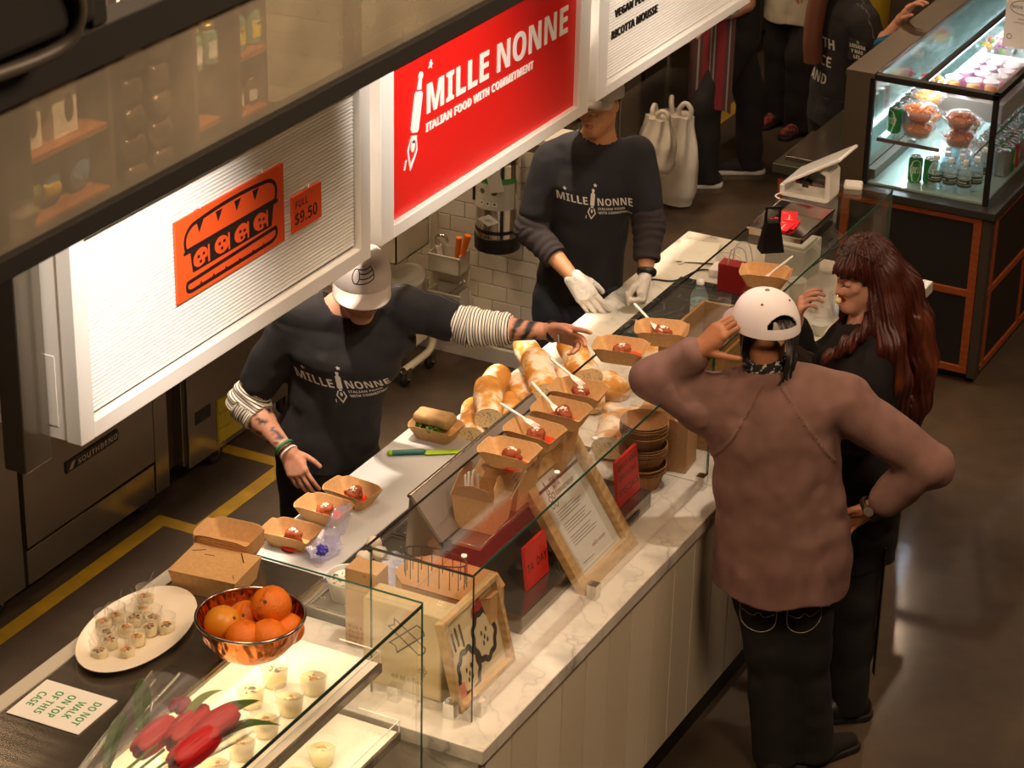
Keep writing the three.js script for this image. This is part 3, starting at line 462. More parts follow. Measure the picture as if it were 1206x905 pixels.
{ // stainless wet chemical extinguisher on the tiled wall
  const p = thing('fire_extinguisher', 'stainless fire extinguisher with green banded label hung on the tiled wall', 'extinguisher', [4.0, 0.645, -2.06]);
  part('base', lathe([[0, 0], [0.1, 0], [0.106, 0.006], [0.108, 0.07], [0.104, 0.074], [0, 0.074]], 40), M.black, p); part('tank', lathe([[0.102, 0.07], [0.102, 0.42], [0.085, 0.47], [0.04, 0.5], [0, 0.5]], 40), M.chrome, p); part('band', lathe([[0.1035, 0.095], [0.1045, 0.1], [0.1045, 0.107], [0.1035, 0.112]], 40), M.black, p);
  const lab = canvasTex(512, 256, (g, w, h) => { g.fillStyle = '#cfcdbf'; g.fillRect(0, 0, w, h); g.fillStyle = '#4aa04a'; g.fillRect(0, 0, w, 46); g.fillStyle = '#2c3a2c'; g.font = 'bold 26px sans-serif'; g.fillText('WET CHEMICAL', 130, 32); g.fillStyle = '#55554c'; for (let i = 0; i < 9; i++) g.fillRect(40, 64 + i * 12, 120 + (i * 53) % 90, 4); for (const x of [270, 360]) { g.beginPath(); g.arc(x, 110, 22, 0, 7); g.fill(); } for (const x of [250, 300, 350]) { g.fillStyle = '#f2f0e6'; g.fillRect(x, 190, 34, 34); g.fillStyle = '#222'; g.fillRect(x + 8, 198, 16, 14); } });
  part('label', new THREE.CylinderGeometry(0.1036, 0.1036, 0.15, 40, 1, true, Math.PI * 0.85, Math.PI * 1.05).translate(0, 0.29, 0), std(0xffffff, 0.4, 0, { map: lab, side: THREE.DoubleSide }), p);
  const dm = canvasTex(160, 80, (g) => { g.fillStyle = '#e9e7df'; g.fillRect(0, 0, 160, 80); g.fillStyle = '#1b1b1b'; g.font = 'bold 26px sans-serif'; g.textAlign = 'center'; g.fillText('AMEREX', 80, 54); g.fillStyle = '#b02020'; g.fillRect(70, 14, 20, 12); });
  part('maker_plate', extrude(shapeOf([[-0.055, 0], [0, 0.028], [0.055, 0], [0, -0.028]]), 0.002).translate(0, 0.165, 0.103).rotateY(Math.atan2(-0.97, 0.05)), M.plasticWhite, p); part('maker_print', new THREE.PlaneGeometry(0.05, 0.022).translate(0, 0.166, 0.1056).rotateY(Math.atan2(-0.97, 0.05)), std(0xffffff, 0.5, 0, { map: dm }), p);
  part('tag', bxx(-0.035, 0.035, 0, 0.12, -0.001, 0.001, 0).rotateZ(0.3).translate(0.045, 0.31, 0.108).rotateY(Math.atan2(-0.97, 0.05)), std(0xd8d4c8, 0.6), p, 'white paper inspection tag'); part('hose', tube([[0, 0.5, 0], [0.02, 0.56, -0.06], [0.03, 0.5, -0.13], [0.02, 0.2, -0.13]], 0.012, 24, 8), M.black, p); part('valve', rod([0, 0.5, 0], [0, 0.56, 0], 0.02), M.chrome, p);
}
// ---------------------------------------------------------------- product shelves behind the hazy glass
{
  const s = thing('wooden_shelf_unit', 'tall wooden shelf unit of packaged groceries behind the cooking equipment', 'shelves', [4.3, 0, -4.4]);
  const B = (a, b, c, d, e, f) => bxx(a - 4.3, b - 4.3, c, d, e + 4.4, f + 4.4, 0.004);
  for (const y of [0.2, 0.54, 0.87, 1.2, 1.53]) { part('shelf', B(2.6, 3.97, y - 0.035, y, -4.6, -4.2), M.wood, s); part('shelf', B(5.14, 5.66, y - 0.035, y, -4.6, -4.2), M.wood, s); part('shelf', B(4.75, 5.1, y - 0.035, y, -4.6, -4.3), M.wood, s); }
  for (const x of [2.58, 3.99, 4.72, 5.12, 5.68]) part('upright', B(x - 0.02, x + 0.02, 0, 1.9, -4.6, -4.19), x > 5.6 ? M.wood : std(0x4a3a2a, 0.7), s);
  part('back_board', B(2.56, 5.7, 0, 1.9, -4.63, -4.6), std(0x3c3024, 0.8), s);
}
{
  const face = canvasTex(200, 320, (g, w, h) => { g.fillStyle = '#d9cdb8'; g.fillRect(0, 0, w, h); g.fillStyle = '#9a8a74'; for (let i = 0; i < 26; i++) g.fillRect(18, 20 + i * 11, 60 + (i * 37) % 100, 3); g.fillStyle = '#c8603a'; g.font = 'bold 34px sans-serif'; g.fillText('pasta', 30, 62); });
  const fm = std(0xffffff, 0.7, 0, { map: face }), sm_ = std(0xcbbfa8, 0.7);
  [[2.96, 'dark'], [3.2, 'pale'], [3.44, 'dark'], [3.72, 'dark']].forEach(([x, k], i) => {
    const p = thing('pasta_box', k === 'pale' ? 'printed beige carton with oval window showing pale pasta on the shelf' : 'printed beige carton with dark oval window on the upper wooden shelf', 'carton', [x, 0.87, -4.32], 0, k === 'pale' ? undefined : 'cartons with dark windows');
    part('carton', bxx(-0.095, 0.095, 0, 0.3, -0.06, 0.06, 0.002), sm_, p); part('front_print', new THREE.PlaneGeometry(0.185, 0.295).translate(0, 0.15, 0.0612), fm, p);
    part('oval_window', extrude(shapeOf(Array.from({ length: 24 }, (_, j) => { const a = j / 24 * 2 * Math.PI; return [0.03 + 0.036 * Math.cos(a), 0.13 + 0.07 * Math.sin(a)]; })), 0.001).translate(0, 0, 0.0615), std(k === 'pale' ? 0xd8b458 : 0x4a3a2a, 0.3), p);
  });
  const bagG = (w, h, d, s) => { const g = new THREE.SphereGeometry(1, 20, 16), p = g.attributes.position; for (let i = 0; i < p.count; i++) { let x = p.getX(i), y = p.getY(i), z = p.getZ(i); const n = fbm(x * 0.13 + 0.5, y * 0.13 + z * 0.09 + 0.5, 16, 3, s) - 0.5; const e = (q) => Math.sign(q) * Math.pow(Math.abs(q), 0.55); p.setXYZ(i, e(x) * w / 2 * (1 + n * 0.35), (e(y) * 0.5 + 0.5) * h, z * d / 2 * (1 - 0.55 * Math.pow(Math.abs(y), 6)) * (1 + n * 0.7)); } g.computeVertexNormals(); return g; };
  const pk = (name, label, x, y, z, w, h, d, m, top, turn, sd, group, strip2) => { const p = thing(name, label, 'bag', [x, y, z], turn, group); part('pouch', bagG(w, h, d, sd), m, p); if (strip2) part('printed_band', bagG(w * 0.95, h * 0.4, d * 1.02, sd + 3).translate(0, h * 0.12, 0), strip2, p); part('seal', bxx(-w * 0.46, w * 0.46, h * 0.93, h * 1.03, -0.004, 0.004, 0.001), top, p); return p; };
  const blue = std(0x55758f, 0.35), yel = std(0xc9a63a, 0.4), grn = std(0x5c6232, 0.45), olive = std(0x747240, 0.45), crm = std(0xd8c48a, 0.5), foil = std(0x7b6a5c, 0.3, 0.6);
  pk('grocery_bag', 'large olive green pouch lying on the lower wooden shelf', 3.36, 0.54, -4.32, 0.34, 0.17, 0.2, grn, crm, 0.1, 3, undefined, olive);
  pk('grocery_bag', 'green pouch at the shelf end beside the olive green one', 2.98, 0.54, -4.32, 0.3, 0.18, 0.2, olive, grn, 0.0, 5);
  pk('grocery_bag', 'pale blue pouch with a dark top on the lower wooden shelf', 3.6, 0.54, -4.3, 0.15, 0.27, 0.09, blue, std(0x2c2a28, 0.4), -0.1, 8, undefined, yel);
  pk('grocery_bag', 'bright blue pouch with a yellow corner on the lower wooden shelf', 3.84, 0.54, -4.3, 0.16, 0.29, 0.08, std(0x5d86b4, 0.35), yel, 0.1, 11, undefined, blue);
  for (const [x, z] of [[4.2, -4.22], [4.46, -4.24]]) for (let k = 0; k < 7; k++) pk('snack_bag', 'crinkled pale snack bag clipped on a hanging strip beside the shelves', x + (k % 2) * 0.012, 0.28 + k * 0.15, z, 0.17, 0.15, 0.07, foil, std(0x9a8a78, 0.3, 0.4), 0.15 - (k % 3) * 0.12, 20 + k, 'snack bags on the hanging strips');
  for (const [x, z] of [[4.2, -4.27], [4.46, -4.29]]) single('hanging_strip', bxx(-0.012, 0.012, 0.2, 1.75, -0.002, 0.002, 0), M.beigePlastic, 'narrow strip that snack bags hang from', 'strip', [x, 0, z], 0, 'strips of hanging snack bags');
  const yl = canvasTex(128, 96, (g) => { g.fillStyle = '#d8c342'; g.fillRect(0, 0, 128, 96); g.fillStyle = '#5c6a3a'; g.fillRect(14, 12, 80, 14); g.fillStyle = '#a8862a'; g.beginPath(); g.arc(70, 60, 26, 0, 7); g.fill(); });
  const jar = (name, label, x, y, r, h, glassC, lidC, labM, group) => { const p = thing(name, label, 'jar', [x, y, -4.3], -1.0, group); part('jar_glass', lathe([[0, 0], [r * 0.9, 0], [r, r * 0.15], [r, h * 0.72], [r * 0.72, h * 0.84], [r * 0.7, h * 0.9], [0, h * 0.9]], 24), glassC, p); part('jar_lid', lathe([[r * 0.76, h * 0.87], [r * 0.78, h * 0.9], [r * 0.78, h], [0, h]], 24), lidC, p); part('jar_label', new THREE.CylinderGeometry(r * 1.012, r * 1.012, h * 0.42, 24, 1, true, 0.2, 3.4).translate(0, h * 0.38, 0), labM, p); };
  const gg = std(0x73907e, 0.2), gold = std(0xb99a4c, 0.3, 0.8), wl = std(0xd2cfc8, 0.6, 0, { side: THREE.DoubleSide }), ym = std(0xffffff, 0.6, 0, { map: yl, side: THREE.DoubleSide }), brown = std(0x6b4630, 0.25);
  for (const x of [5.24, 5.4, 5.56]) jar('pickle_jar', 'green jar with yellow label on the upper jar shelf', x, 0.87, 0.065, 0.23, gg, std(0xa8a8a0, 0.3, 0.6), ym, 'green jars with yellow labels');
  for (const x of [5.23, 5.36, 5.5]) jar('sauce_jar', 'small brown jar with white label and gold lid on the lower jar shelf', x, 0.54, 0.052, 0.15, brown, gold, wl, 'small jars with gold lids');
  for (const x of [4.85, 4.99]) jar('preserve_jar', 'green jar with white label in the narrow shelf bay', x, 0.87, 0.055, 0.22, gg, gold, wl, 'jars in the narrow bay');
}
// ---------------------------------------------------------------- far row of equipment and table
{
  const mk = (x0, x1, h, label, m) => { const p = thing('kitchen_unit', label, 'kitchen unit', [x0, 0, -2.85]); part('cabinet', bxx(0, x1 - x0, 0.14, h, -0.7, 0, 0.006), m, p); part('door', bxx(0.04, (x1 - x0) / 2 - 0.01, 0.2, h - 0.2, 0, 0.015, 0.004), m, p); part('door', bxx((x1 - x0) / 2 + 0.01, x1 - x0 - 0.04, 0.2, h - 0.2, 0, 0.015, 0.004), m, p); part('handle', rod([(x1 - x0) / 2 - 0.05, 0.4, 0.04], [(x1 - x0) / 2 - 0.05, h - 0.3, 0.04], 0.012), M.steelDull, p); for (const x of [0.08, x1 - x0 - 0.08]) { part('foot', rod([x, 0, -0.06], [x, 0.14, -0.06], 0.025), M.black, p); part('foot', rod([x, 0, -0.64], [x, 0.14, -0.64], 0.025), M.black, p); } };
  mk(7.3, 8.7, 1.3, 'dark steel kitchen unit behind the striped apron', std(0x5a5044, 0.45, 0.7)); mk(8.75, 10.2, 1.5, 'dark steel kitchen unit beyond the aproned worker', std(0x4d453b, 0.45, 0.7)); mk(10.25, 11.8, 1.5, 'farthest dark steel kitchen unit of the back row', std(0x4a4238, 0.45, 0.7));
  const b = thing('waste_drum', 'yellow plastic drum standing beyond the workers', 'drum', [9.5, 0, -2.35]); part('drum', lathe([[0, 0], [0.2, 0], [0.22, 0.05], [0.24, 0.7], [0, 0.7]]), std(0xa88f1c, 0.6), b); part('lid', lathe([[0.25, 0.68], [0.25, 0.72], [0, 0.76]]), std(0x8c7718, 0.6), b);
  const t = thing('steel_work_table', 'stainless work table with undershelf where the plastic bags hang', 'table', [6.7, 0, -2.56]);
  part('table_top', bxx(-0.75, 0.75, 0.86, 0.9, -0.2, 0.2), M.steelDull, t); part('undershelf', bxx(-0.74, 0.74, 0.4, 0.425, -0.19, 0.19), M.steelDull, t); part('apron_rail', bxx(-0.74, 0.74, 0.8, 0.86, 0.17, 0.19), M.steelDull, t);
  for (const x of [-0.7, 0.7]) for (const z of [-0.16, 0.16]) part('leg', rod([x, 0, z], [x, 0.86, z], 0.02), M.steelDull, t);
}
function plasticBag(x, z, w, h, y, turn, label, sd) {
  const p = thing('plastic_bag', label, 'bag', [x, y, z], turn), g = new THREE.CylinderGeometry(1, 1, 1, 40, 30, false), a = g.attributes.position;
  for (let i = 0; i < a.count; i++) { const t = a.getY(i) + 0.5, X = a.getX(i), Z = a.getZ(i), th = Math.atan2(Z, X), r = Math.hypot(X, Z); const w2 = lerp(0.8, 1, sm(0, 0.15, t)) * lerp(1, 0.62, sm(0.45, 1, t)); const f = 1 + 0.16 * Math.sin(th * 7 + t * 6 + sd) * sm(0.1, 0.9, t) + 0.14 * (fbm(th / 6.3 + 0.5, t * 0.4, 12, 3, sd) - 0.5); a.setXYZ(i, X * w / 2 * w2 * f, t * h, Z * w * 0.34 * w2 * f); }
  g.computeVertexNormals(); const m = std(0xded8ca, 0.35, 0, { transmission: 0.25, thickness: 0 }); part('sack', g, m, p);
  for (const s of [-1, 1]) part('bag_handle', tube([[s * w * 0.24, h * 0.95, 0.02], [s * w * 0.28, h * 1.08, 0.02], [s * w * 0.2, h * 1.15, 0], [s * w * 0.12, h * 1.08, -0.02], [s * w * 0.1, h * 0.97, -0.01]], 0.014, 24, 8), m, p);
}
plasticBag(6.44, -2.24, 0.3, 0.5, 0.02, 1.1, 'white translucent plastic shopping bag hanging from the steel table', 3);
plasticBag(6.13, -2.22, 0.26, 0.3, 0.3, 0.9, 'smaller white plastic bag hanging behind the second cook', 8);

// ---------------------------------------------------------------- neighbouring stall: counter with chilled display case
{
  const p = thing('stall_counter', 'black panelled stall counter with orange wooden trim', 'counter', [5.0, 0, -0.05]);
  const B = (a, b, c, d, e, f, r = 0.004) => bxx(a - 5, b - 5, c, d, e + 0.05, f + 0.05, r), P = (n, g, m, l) => part(n, g, m, p, l), bk = std(0x15110e, 0.6), bw = std(0x241b15, 0.55, 0, { map: rep(T.oak, 1.5) });
  P('base_body', B(5.03, 9.0, 0.06, 0.82, -1.08, -0.08, 0), bk); P('plinth', B(5.06, 9, 0, 0.06, -1.05, -0.1, 0), M.black); P('ledge', B(4.98, 9, 0.835, 0.872, -0.83, -0.035), std(0x2b2926, 0.35)); P('ledge', B(4.98, 5.5, 0.87, 0.915, -1.125, -0.83), std(0x3a3a2c, 0.35)); P('corner_post', B(5.005, 5.06, 0.03, 0.835, -0.1, -0.055), std(0x3a322a, 0.5));
  const H = (y, h) => P('trim_rail', B(5.0, 5.03, y, y + h, -1.1, -0.1), M.orangeWood), W = (z) => P('trim_stile', B(5.001, 5.031, 0.05, 0.835, z - 0.02, z + 0.02), M.orangeWood);
  H(0.8, 0.035); H(0.435, 0.035); H(0.05, 0.035); W(-0.12); W(-0.76); W(-1.08);
  for (const [z0, z1] of [[-0.74, -0.14], [-1.06, -0.78]]) for (const [y0, y1] of [[0.085, 0.435], [0.47, 0.8]]) P('dark_panel', B(5.012, 5.032, y0, y1, z0, z1, 0.002), bk);
  const H2 = (y) => P('trim_rail', B(5.06, 9, y, y + 0.035, -0.082, -0.052), M.orangeWood); H2(0.435); H2(0.05); H2(0.795);
  for (let k = 0; k < 7; k++) { const x = 5.08 + k * 0.56; P('trim_stile', B(x, x + 0.035, 0.05, 0.83, -0.081, -0.053), M.orangeWood); for (const [y0, y1] of [[0.085, 0.435], [0.47, 0.795]]) P('dark_panel', B(x + 0.035, x + 0.56, y0, y1, -0.08, -0.062, 0.002), bw); }
  const foot = P('levelling_foot', rod([0.1, 0, -0.08], [0.1, 0.06, -0.08], 0.015), M.chrome);
}
{
  const p = thing('chilled_display_case', 'chilled glass display case of drinks and desserts with black frame', 'display case', [5.05, 0.872, -0.1]);
  const B = (a, b, c, d, e, f, r = 0.003) => bxx(a - 5.05, b - 5.05, c - 0.872, d - 0.872, e + 0.1, f + 0.1, r), P = (n, g, m, l) => part(n, g, m, p, l), bz = std(0x6d6152, 0.4, 0.75), XE = 8.6;
  P('deck', B(5.06, XE, 0.872, 0.885, -0.68, -0.115), std(0x9fb8ae, 0.25, 0.3)); P('corner_post', B(5.05, 5.075, 0.872, 1.385, -0.125, -0.1), M.black); P('side_post', B(5.05, 5.075, 0.872, 1.385, -0.7, -0.68), M.black); P('rear_stile', B(5.04, 5.11, 0.872, 1.392, -0.815, -0.7), bz);
  P('rear_body', B(5.11, XE, 0.872, 1.38, -0.8, -0.71), bz); P('inner_mirror', B(5.11, XE, 0.885, 1.37, -0.709, -0.702), std(0x9fb4ac, 0.15, 0.9));
  P('top_rail', B(5.05, 5.09, 1.375, 1.405, -0.7, -0.1), M.black); P('top_rail', B(5.05, XE, 1.375, 1.405, -0.13, -0.1), M.black); P('rear_top', B(5.04, XE, 1.385, 1.412, -0.82, -0.68), bz); P('middle_rail', B(5.09, XE, 1.37, 1.385, -0.5, -0.47), M.black);
  P('end_pane', B(5.058, 5.064, 0.885, 1.375, -0.68, -0.125, 0), M.glass); P('front_pane', B(5.075, XE, 0.885, 1.375, -0.111, -0.105, 0), M.glass); P('top_pane', B(5.09, XE, 1.388, 1.394, -0.68, -0.13, 0), M.glass);
  P('glass_shelf', B(5.085, XE, 1.085, 1.092, -0.66, -0.2, 0), M.glass); P('shelf_edge', B(5.082, 5.087, 1.078, 1.096, -0.66, -0.36, 0), bz); P('shelf_edge', B(5.08, XE, 1.084, 1.093, -0.2, -0.197, 0), M.glassEdge);
  P('perforated_duct', B(5.1, XE, 0.886, 0.93, -0.7, -0.66), bz);
  P('led_strip', B(5.15, XE - 0.1, 1.362, 1.37, -0.495, -0.475, 0.001), std(0xffffff, 0.5, 0, { emissive: 0xe6f4ff, emissiveIntensity: 9 }), 'glowing cool white light strip');
  const l = new THREE.RectAreaLight(0xdff2ff, 55, 3.2, 0.03); l.position.set(6.8, 1.358, -0.485); l.lookAt(6.8, 0.9, -0.4); scene.add(l);
  P('led_strip', B(5.15, XE - 0.1, 1.078, 1.083, -0.66, -0.64, 0.001), std(0xffffff, 0.5, 0, { emissive: 0xe6f4ff, emissiveIntensity: 9 }), 'glowing cool white light strip');
  const l2 = new THREE.RectAreaLight(0xdff2ff, 26, 3.2, 0.03); l2.position.set(6.8, 1.075, -0.65); l2.lookAt(6.8, 0.85, -0.4); scene.add(l2);
}
{ // drinks
  const canLab = (bg, fg) => canvasTex(256, 128, (g) => { g.fillStyle = bg; g.fillRect(0, 0, 256, 128); g.strokeStyle = g.fillStyle = fg; for (const x of [64, 192]) { g.lineWidth = 6; g.beginPath(); g.moveTo(x, 18); g.lineTo(x + 36, 60); g.lineTo(x, 106); g.lineTo(x - 36, 60); g.closePath(); g.stroke(); g.font = 'italic bold 26px serif'; g.textAlign = 'center'; g.fillText(bg[1] === '1' ? 'Sprite' : 'Cola', x, 68); } });
  const mGreen = std(0xffffff, 0.3, 0.3, { map: canLab('#118a3c', '#e6f6e0') }), mRed = std(0xffffff, 0.3, 0.3, { map: canLab('#b81c20', '#f6e6e0') }), mSil = std(0xaeb6b4, 0.3, 0.7);
  const mkCan = (name, label, m, cat = 'can') => { const p = thing(name, label, cat, [0, 0, 0]); part('can_body', lathe([[0.026, 0], [0.033, 0.01], [0.033, 0.104], [0.0265, 0.118]], 24), m, p); part('can_top', lathe([[0.0265, 0.117], [0.027, 0.122], [0.025, 0.1225], [0.024, 0.118], [0, 0.118]], 24), M.chrome, p); part('pull_tab', new THREE.TorusGeometry(0.006, 0.0015, 6, 14).rotateX(Math.PI / 2).scale(1, 1, 1.5).translate(0, 0.121, 0.006), M.chrome, p); return p; };
  const cg = mkCan('soda_can', 'green soda can with white lettering on the case deck', mGreen); cg.position.set(5.17, 0.886, -0.49); cg.rotation.y = 0.4;
  cg.userData.group = 'green soda cans'; const cr = mkCan('soda_can', 'red soda can among the chilled drinks', mRed), cs = mkCan('soda_can', 'silver soda can among the chilled drinks', mSil); cr.userData.group = 'red soda cans'; cs.userData.group = 'silver soda cans';
  cr.position.set(5.75, 0.886, -0.2); cs.position.set(5.45, 0.886, -0.17);
  dup(cg, [5.18, 0.886, -0.42], 0.9); seed = 5;
  for (let i = 0; i < 14; i++) for (let k = 0; k < 3; k++) { if (i === 0 && k > 0) continue; const src = [cs, cg, cr, cs, cg][(i + k * 2) % 5]; dup(src, [5.45 + i * 0.072, 0.886 + 0, -0.155 - k * 0.071], rnd() * 3); }
  for (let i = 0; i < 5; i++) for (let k = 0; k < 2; k++) { const src = [cg, cs, cs, cr, cs][(i * 2 + k) % 5]; dup(src, [5.2 + i * 0.075, 1.093, -0.62 + k * 0.072], rnd() * 3); }
  const wl = canvasTex(256, 64, (g) => { g.fillStyle = '#1d3a2c'; g.fillRect(0, 0, 256, 64); g.fillStyle = '#dfe8dc'; g.font = 'bold 18px sans-serif'; for (const x of [10, 95, 180]) g.fillText('SPRING', x, 28); g.fillRect(0, 40, 256, 3); });
  const w = thing('water_bottle', 'small clear water bottle with dark green label on the case deck', 'bottle', [5.13, 0.886, -0.38], 0, 'water bottles on the case deck');
  part('bottle', lathe([[0, 0], [0.028, 0], [0.032, 0.008], [0.032, 0.088], [0.03, 0.1], [0.016, 0.128], [0.0125, 0.134], [0.0125, 0.146], [0, 0.146]], 24), std(0xe6fbff, 0.08, 0, { transmission: 0.75, thickness: 0 }), w); part('label', new THREE.CylinderGeometry(0.0325, 0.0325, 0.036, 24, 1, true).translate(0, 0.055, 0), std(0xffffff, 0.5, 0, { map: wl, side: THREE.DoubleSide }), w); part('cap', lathe([[0.0145, 0.14], [0.0145, 0.157], [0.012, 0.16], [0, 0.16]], 16), M.plasticWhite, w);
  for (const [x, z] of [[5.13, -0.31], [5.13, -0.24], [5.2, -0.35], [5.2, -0.28], [5.2, -0.21], [5.27, -0.37], [5.27, -0.3], [5.27, -0.23], [5.34, -0.36], [5.34, -0.29], [5.34, -0.22], [5.41, -0.37], [5.41, -0.3], [5.48, -0.36], [5.55, -0.38]]) dup(w, [x, 0.886, z], x * 7 + z * 13);
}
{ // dessert tubs, cups and fruit bowls on the glass shelf
  seed = 17; const dome = lathe([[0.078, 0.05], [0.084, 0.052], [0.084, 0.056], [0.074, 0.066], [0.05, 0.08], [0.02, 0.085], [0, 0.0855]], 32);
  const bowl = lathe([[0, 0.002], [0.05, 0], [0.068, 0.02], [0.08, 0.05], [0.083, 0.05], [0.083, 0.053], [0.078, 0.053], [0.066, 0.022], [0.049, 0.004], [0, 0.005]], 32);
  const food = (c1, c2, n, R, y0, h) => { const L = []; for (let i = 0; i < n; i++) { const a = rnd() * 6.28, r = Math.sqrt(rnd()) * R, s = rr(0.007, 0.013), g = new THREE.IcosahedronGeometry(s, 0); g.translate(r * Math.cos(a), y0 + h * (1 - (r / R) ** 2) + rr(-0.004, 0.004), r * Math.sin(a)); L.push(g); } L.push(lathe([[0, y0 + h * 0.9], [R * 0.6, y0 + h * 0.6], [R, y0], [R * 0.8, 0.008], [0, 0.008]], 24)); return merge(L); };
  const tub = (x, y, z, c, label, group) => { const p = thing('dessert_tub', label, 'tub', [x, y, z], rnd() * 3, group); part('tub', bowl, M.clearPlastic, p); part('lid', dome, M.clearPlastic, p); part('filling', food(0, 0, 60, 0.062, 0.045, 0.014), std(c, 0.5), p); };
  const pl = 'clear domed tub of orange dessert on the glass shelf', pb = 'clear domed tub of brown caramel dessert on the glass shelf';
  tub(5.19, 1.093, -0.5, 0xb5601a, pb, 'brown dessert tubs'); tub(5.19, 1.18, -0.5, 0xe07a10, pl, 'orange dessert tubs'); tub(5.17, 1.093, -0.3, 0xa8521a, pb, 'brown dessert tubs'); tub(5.17, 1.18, -0.3, 0xb45c18, pb, 'brown dessert tubs'); tub(5.4, 1.093, -0.53, 0xe8930f, pl, 'orange dessert tubs'); tub(5.4, 1.18, -0.53, 0xe8930f, pl, 'orange dessert tubs'); tub(5.38, 1.093, -0.33, 0x9c6a20, pb, 'brown dessert tubs');
  const cupG = lathe([[0, 0], [0.028, 0], [0.036, 0.075], [0.039, 0.077], [0.039, 0.081], [0.034, 0.081], [0.027, 0.002], [0, 0.002]], 24), lidG = lathe([[0.04, 0.078], [0.04, 0.084], [0.033, 0.085], [0.03, 0.082], [0, 0.082]], 24), fillG = lathe([[0, 0.004], [0.026, 0.004], [0.031, 0.055], [0, 0.056]], 24);
  const cup = (x, z, c, label, group, y = 1.093) => { const p = thing('dessert_cup', label, 'cup', [x, y, z], 0, group); part('cup', cupG, M.clearPlastic, p); part('lid', lidG, std(0xffffff, 0.25, 0, { transmission: 0.5, thickness: 0 }), p); part('filling', fillG, std(c, 0.5), p); };
  for (const [x, z] of [[5.6, -0.48], [5.6, -0.38], [5.62, -0.3], [5.7, -0.32]]) cup(x, z, 0xe88a12, 'clear cup of orange jelly with white lid in the chilled case', 'orange jelly cups', 1.19);
  for (let i = 0; i < 4; i++) for (let k = 0; k < 3; k++) cup(5.72 + i * 0.09, -0.46 + k * 0.085, 0xcf5a92, 'clear cup of pink mousse with white lid in the chilled case', 'pink mousse cups', 1.19);
  single('cup_riser', bxx(0, 0.75, 0, 0.094, -0.17, 0.17), std(0x8f8b84, 0.5), 'pale riser under the rows of mousse cups', 'riser', [5.55, 1.094, -0.385]);
  for (const [x, z, k] of [[5.75, -0.63, 0], [6.44, -0.31, 1], [6.46, -0.54, 2]]) {
    const p = thing('fruit_bowl', ['clear tub of mixed cut fruit behind the mousse cups', 'large clear tub of cut fruit with pink lid film', 'large clear tub of grapes and melon beside the carton'][k], 'tub', [x, 1.18 * (k ? 1 : 1) + (k ? 0 : 0), z]); p.position.y = k ? 1.093 : 1.093; const s = k ? 1.3 : 0.9; part('tub', bowl.clone().scale(s, s * 1.6, s), M.clearPlastic, p); part('lid', dome.clone().scale(s, s * 1.6, s), M.clearPlastic, p);
    const cs = [0xd83a2a, 0xe8b020, 0x7aa030, 0xc05a90]; for (let j = 0; j < 14; j++) { const a = rnd() * 6.3, r = 0.055 * s * Math.sqrt(rnd()); part('fruit_piece', new THREE.IcosahedronGeometry(rr(0.014, 0.02), 1).translate(r * Math.cos(a), 0.06 + rnd() * 0.05, r * Math.sin(a)), std(cs[(j + k) % 4], 0.4), p); }
  }
  const bx = thing('paper_carton', 'white printed paper carton standing on the chilled case', 'carton', [5.82, 1.406, -0.22], 0.0);
  const cm = canvasTex(220, 300, (g) => { g.fillStyle = '#dedad2'; g.fillRect(0, 0, 220, 300); g.strokeStyle = '#55504a'; g.lineWidth = 4; g.beginPath(); g.ellipse(110, 70, 84, 40, 0, 0, 7); g.stroke(); g.fillStyle = '#3c3834'; g.textAlign = 'center'; g.font = 'bold 26px serif'; g.fillText('WON KONG', 110, 78); g.font = '13px sans-serif'; g.fillText('Restaurant', 110, 140); g.fillText('Catering & Takeout', 110, 160); g.fillRect(150, 240, 44, 22); g.font = '30px serif'; g.fillText('ꕥ', 40, 255); g.beginPath(); g.arc(36, 240, 14, 0, 7); g.stroke(); });
  part('carton', bxx(-0.06, 0.06, 0, 0.26, -0.09, 0.09, 0.002), std(0xdedad2, 0.6), bx); part('side_print', new THREE.PlaneGeometry(0.178, 0.255).rotateY(-Math.PI / 2).translate(-0.0608, 0.13, 0), std(0xffffff, 0.6, 0, { map: cm }), bx);
}
{ const s = single('steel_shelf_plate', bxx(-0.55, 0.55, 0, 0.02, -0.13, 0.13, 0.003), M.steelDull, 'flat stainless shelf plate behind the chilled case', 'shelf', [5.6, 0.915, -0.96]); }
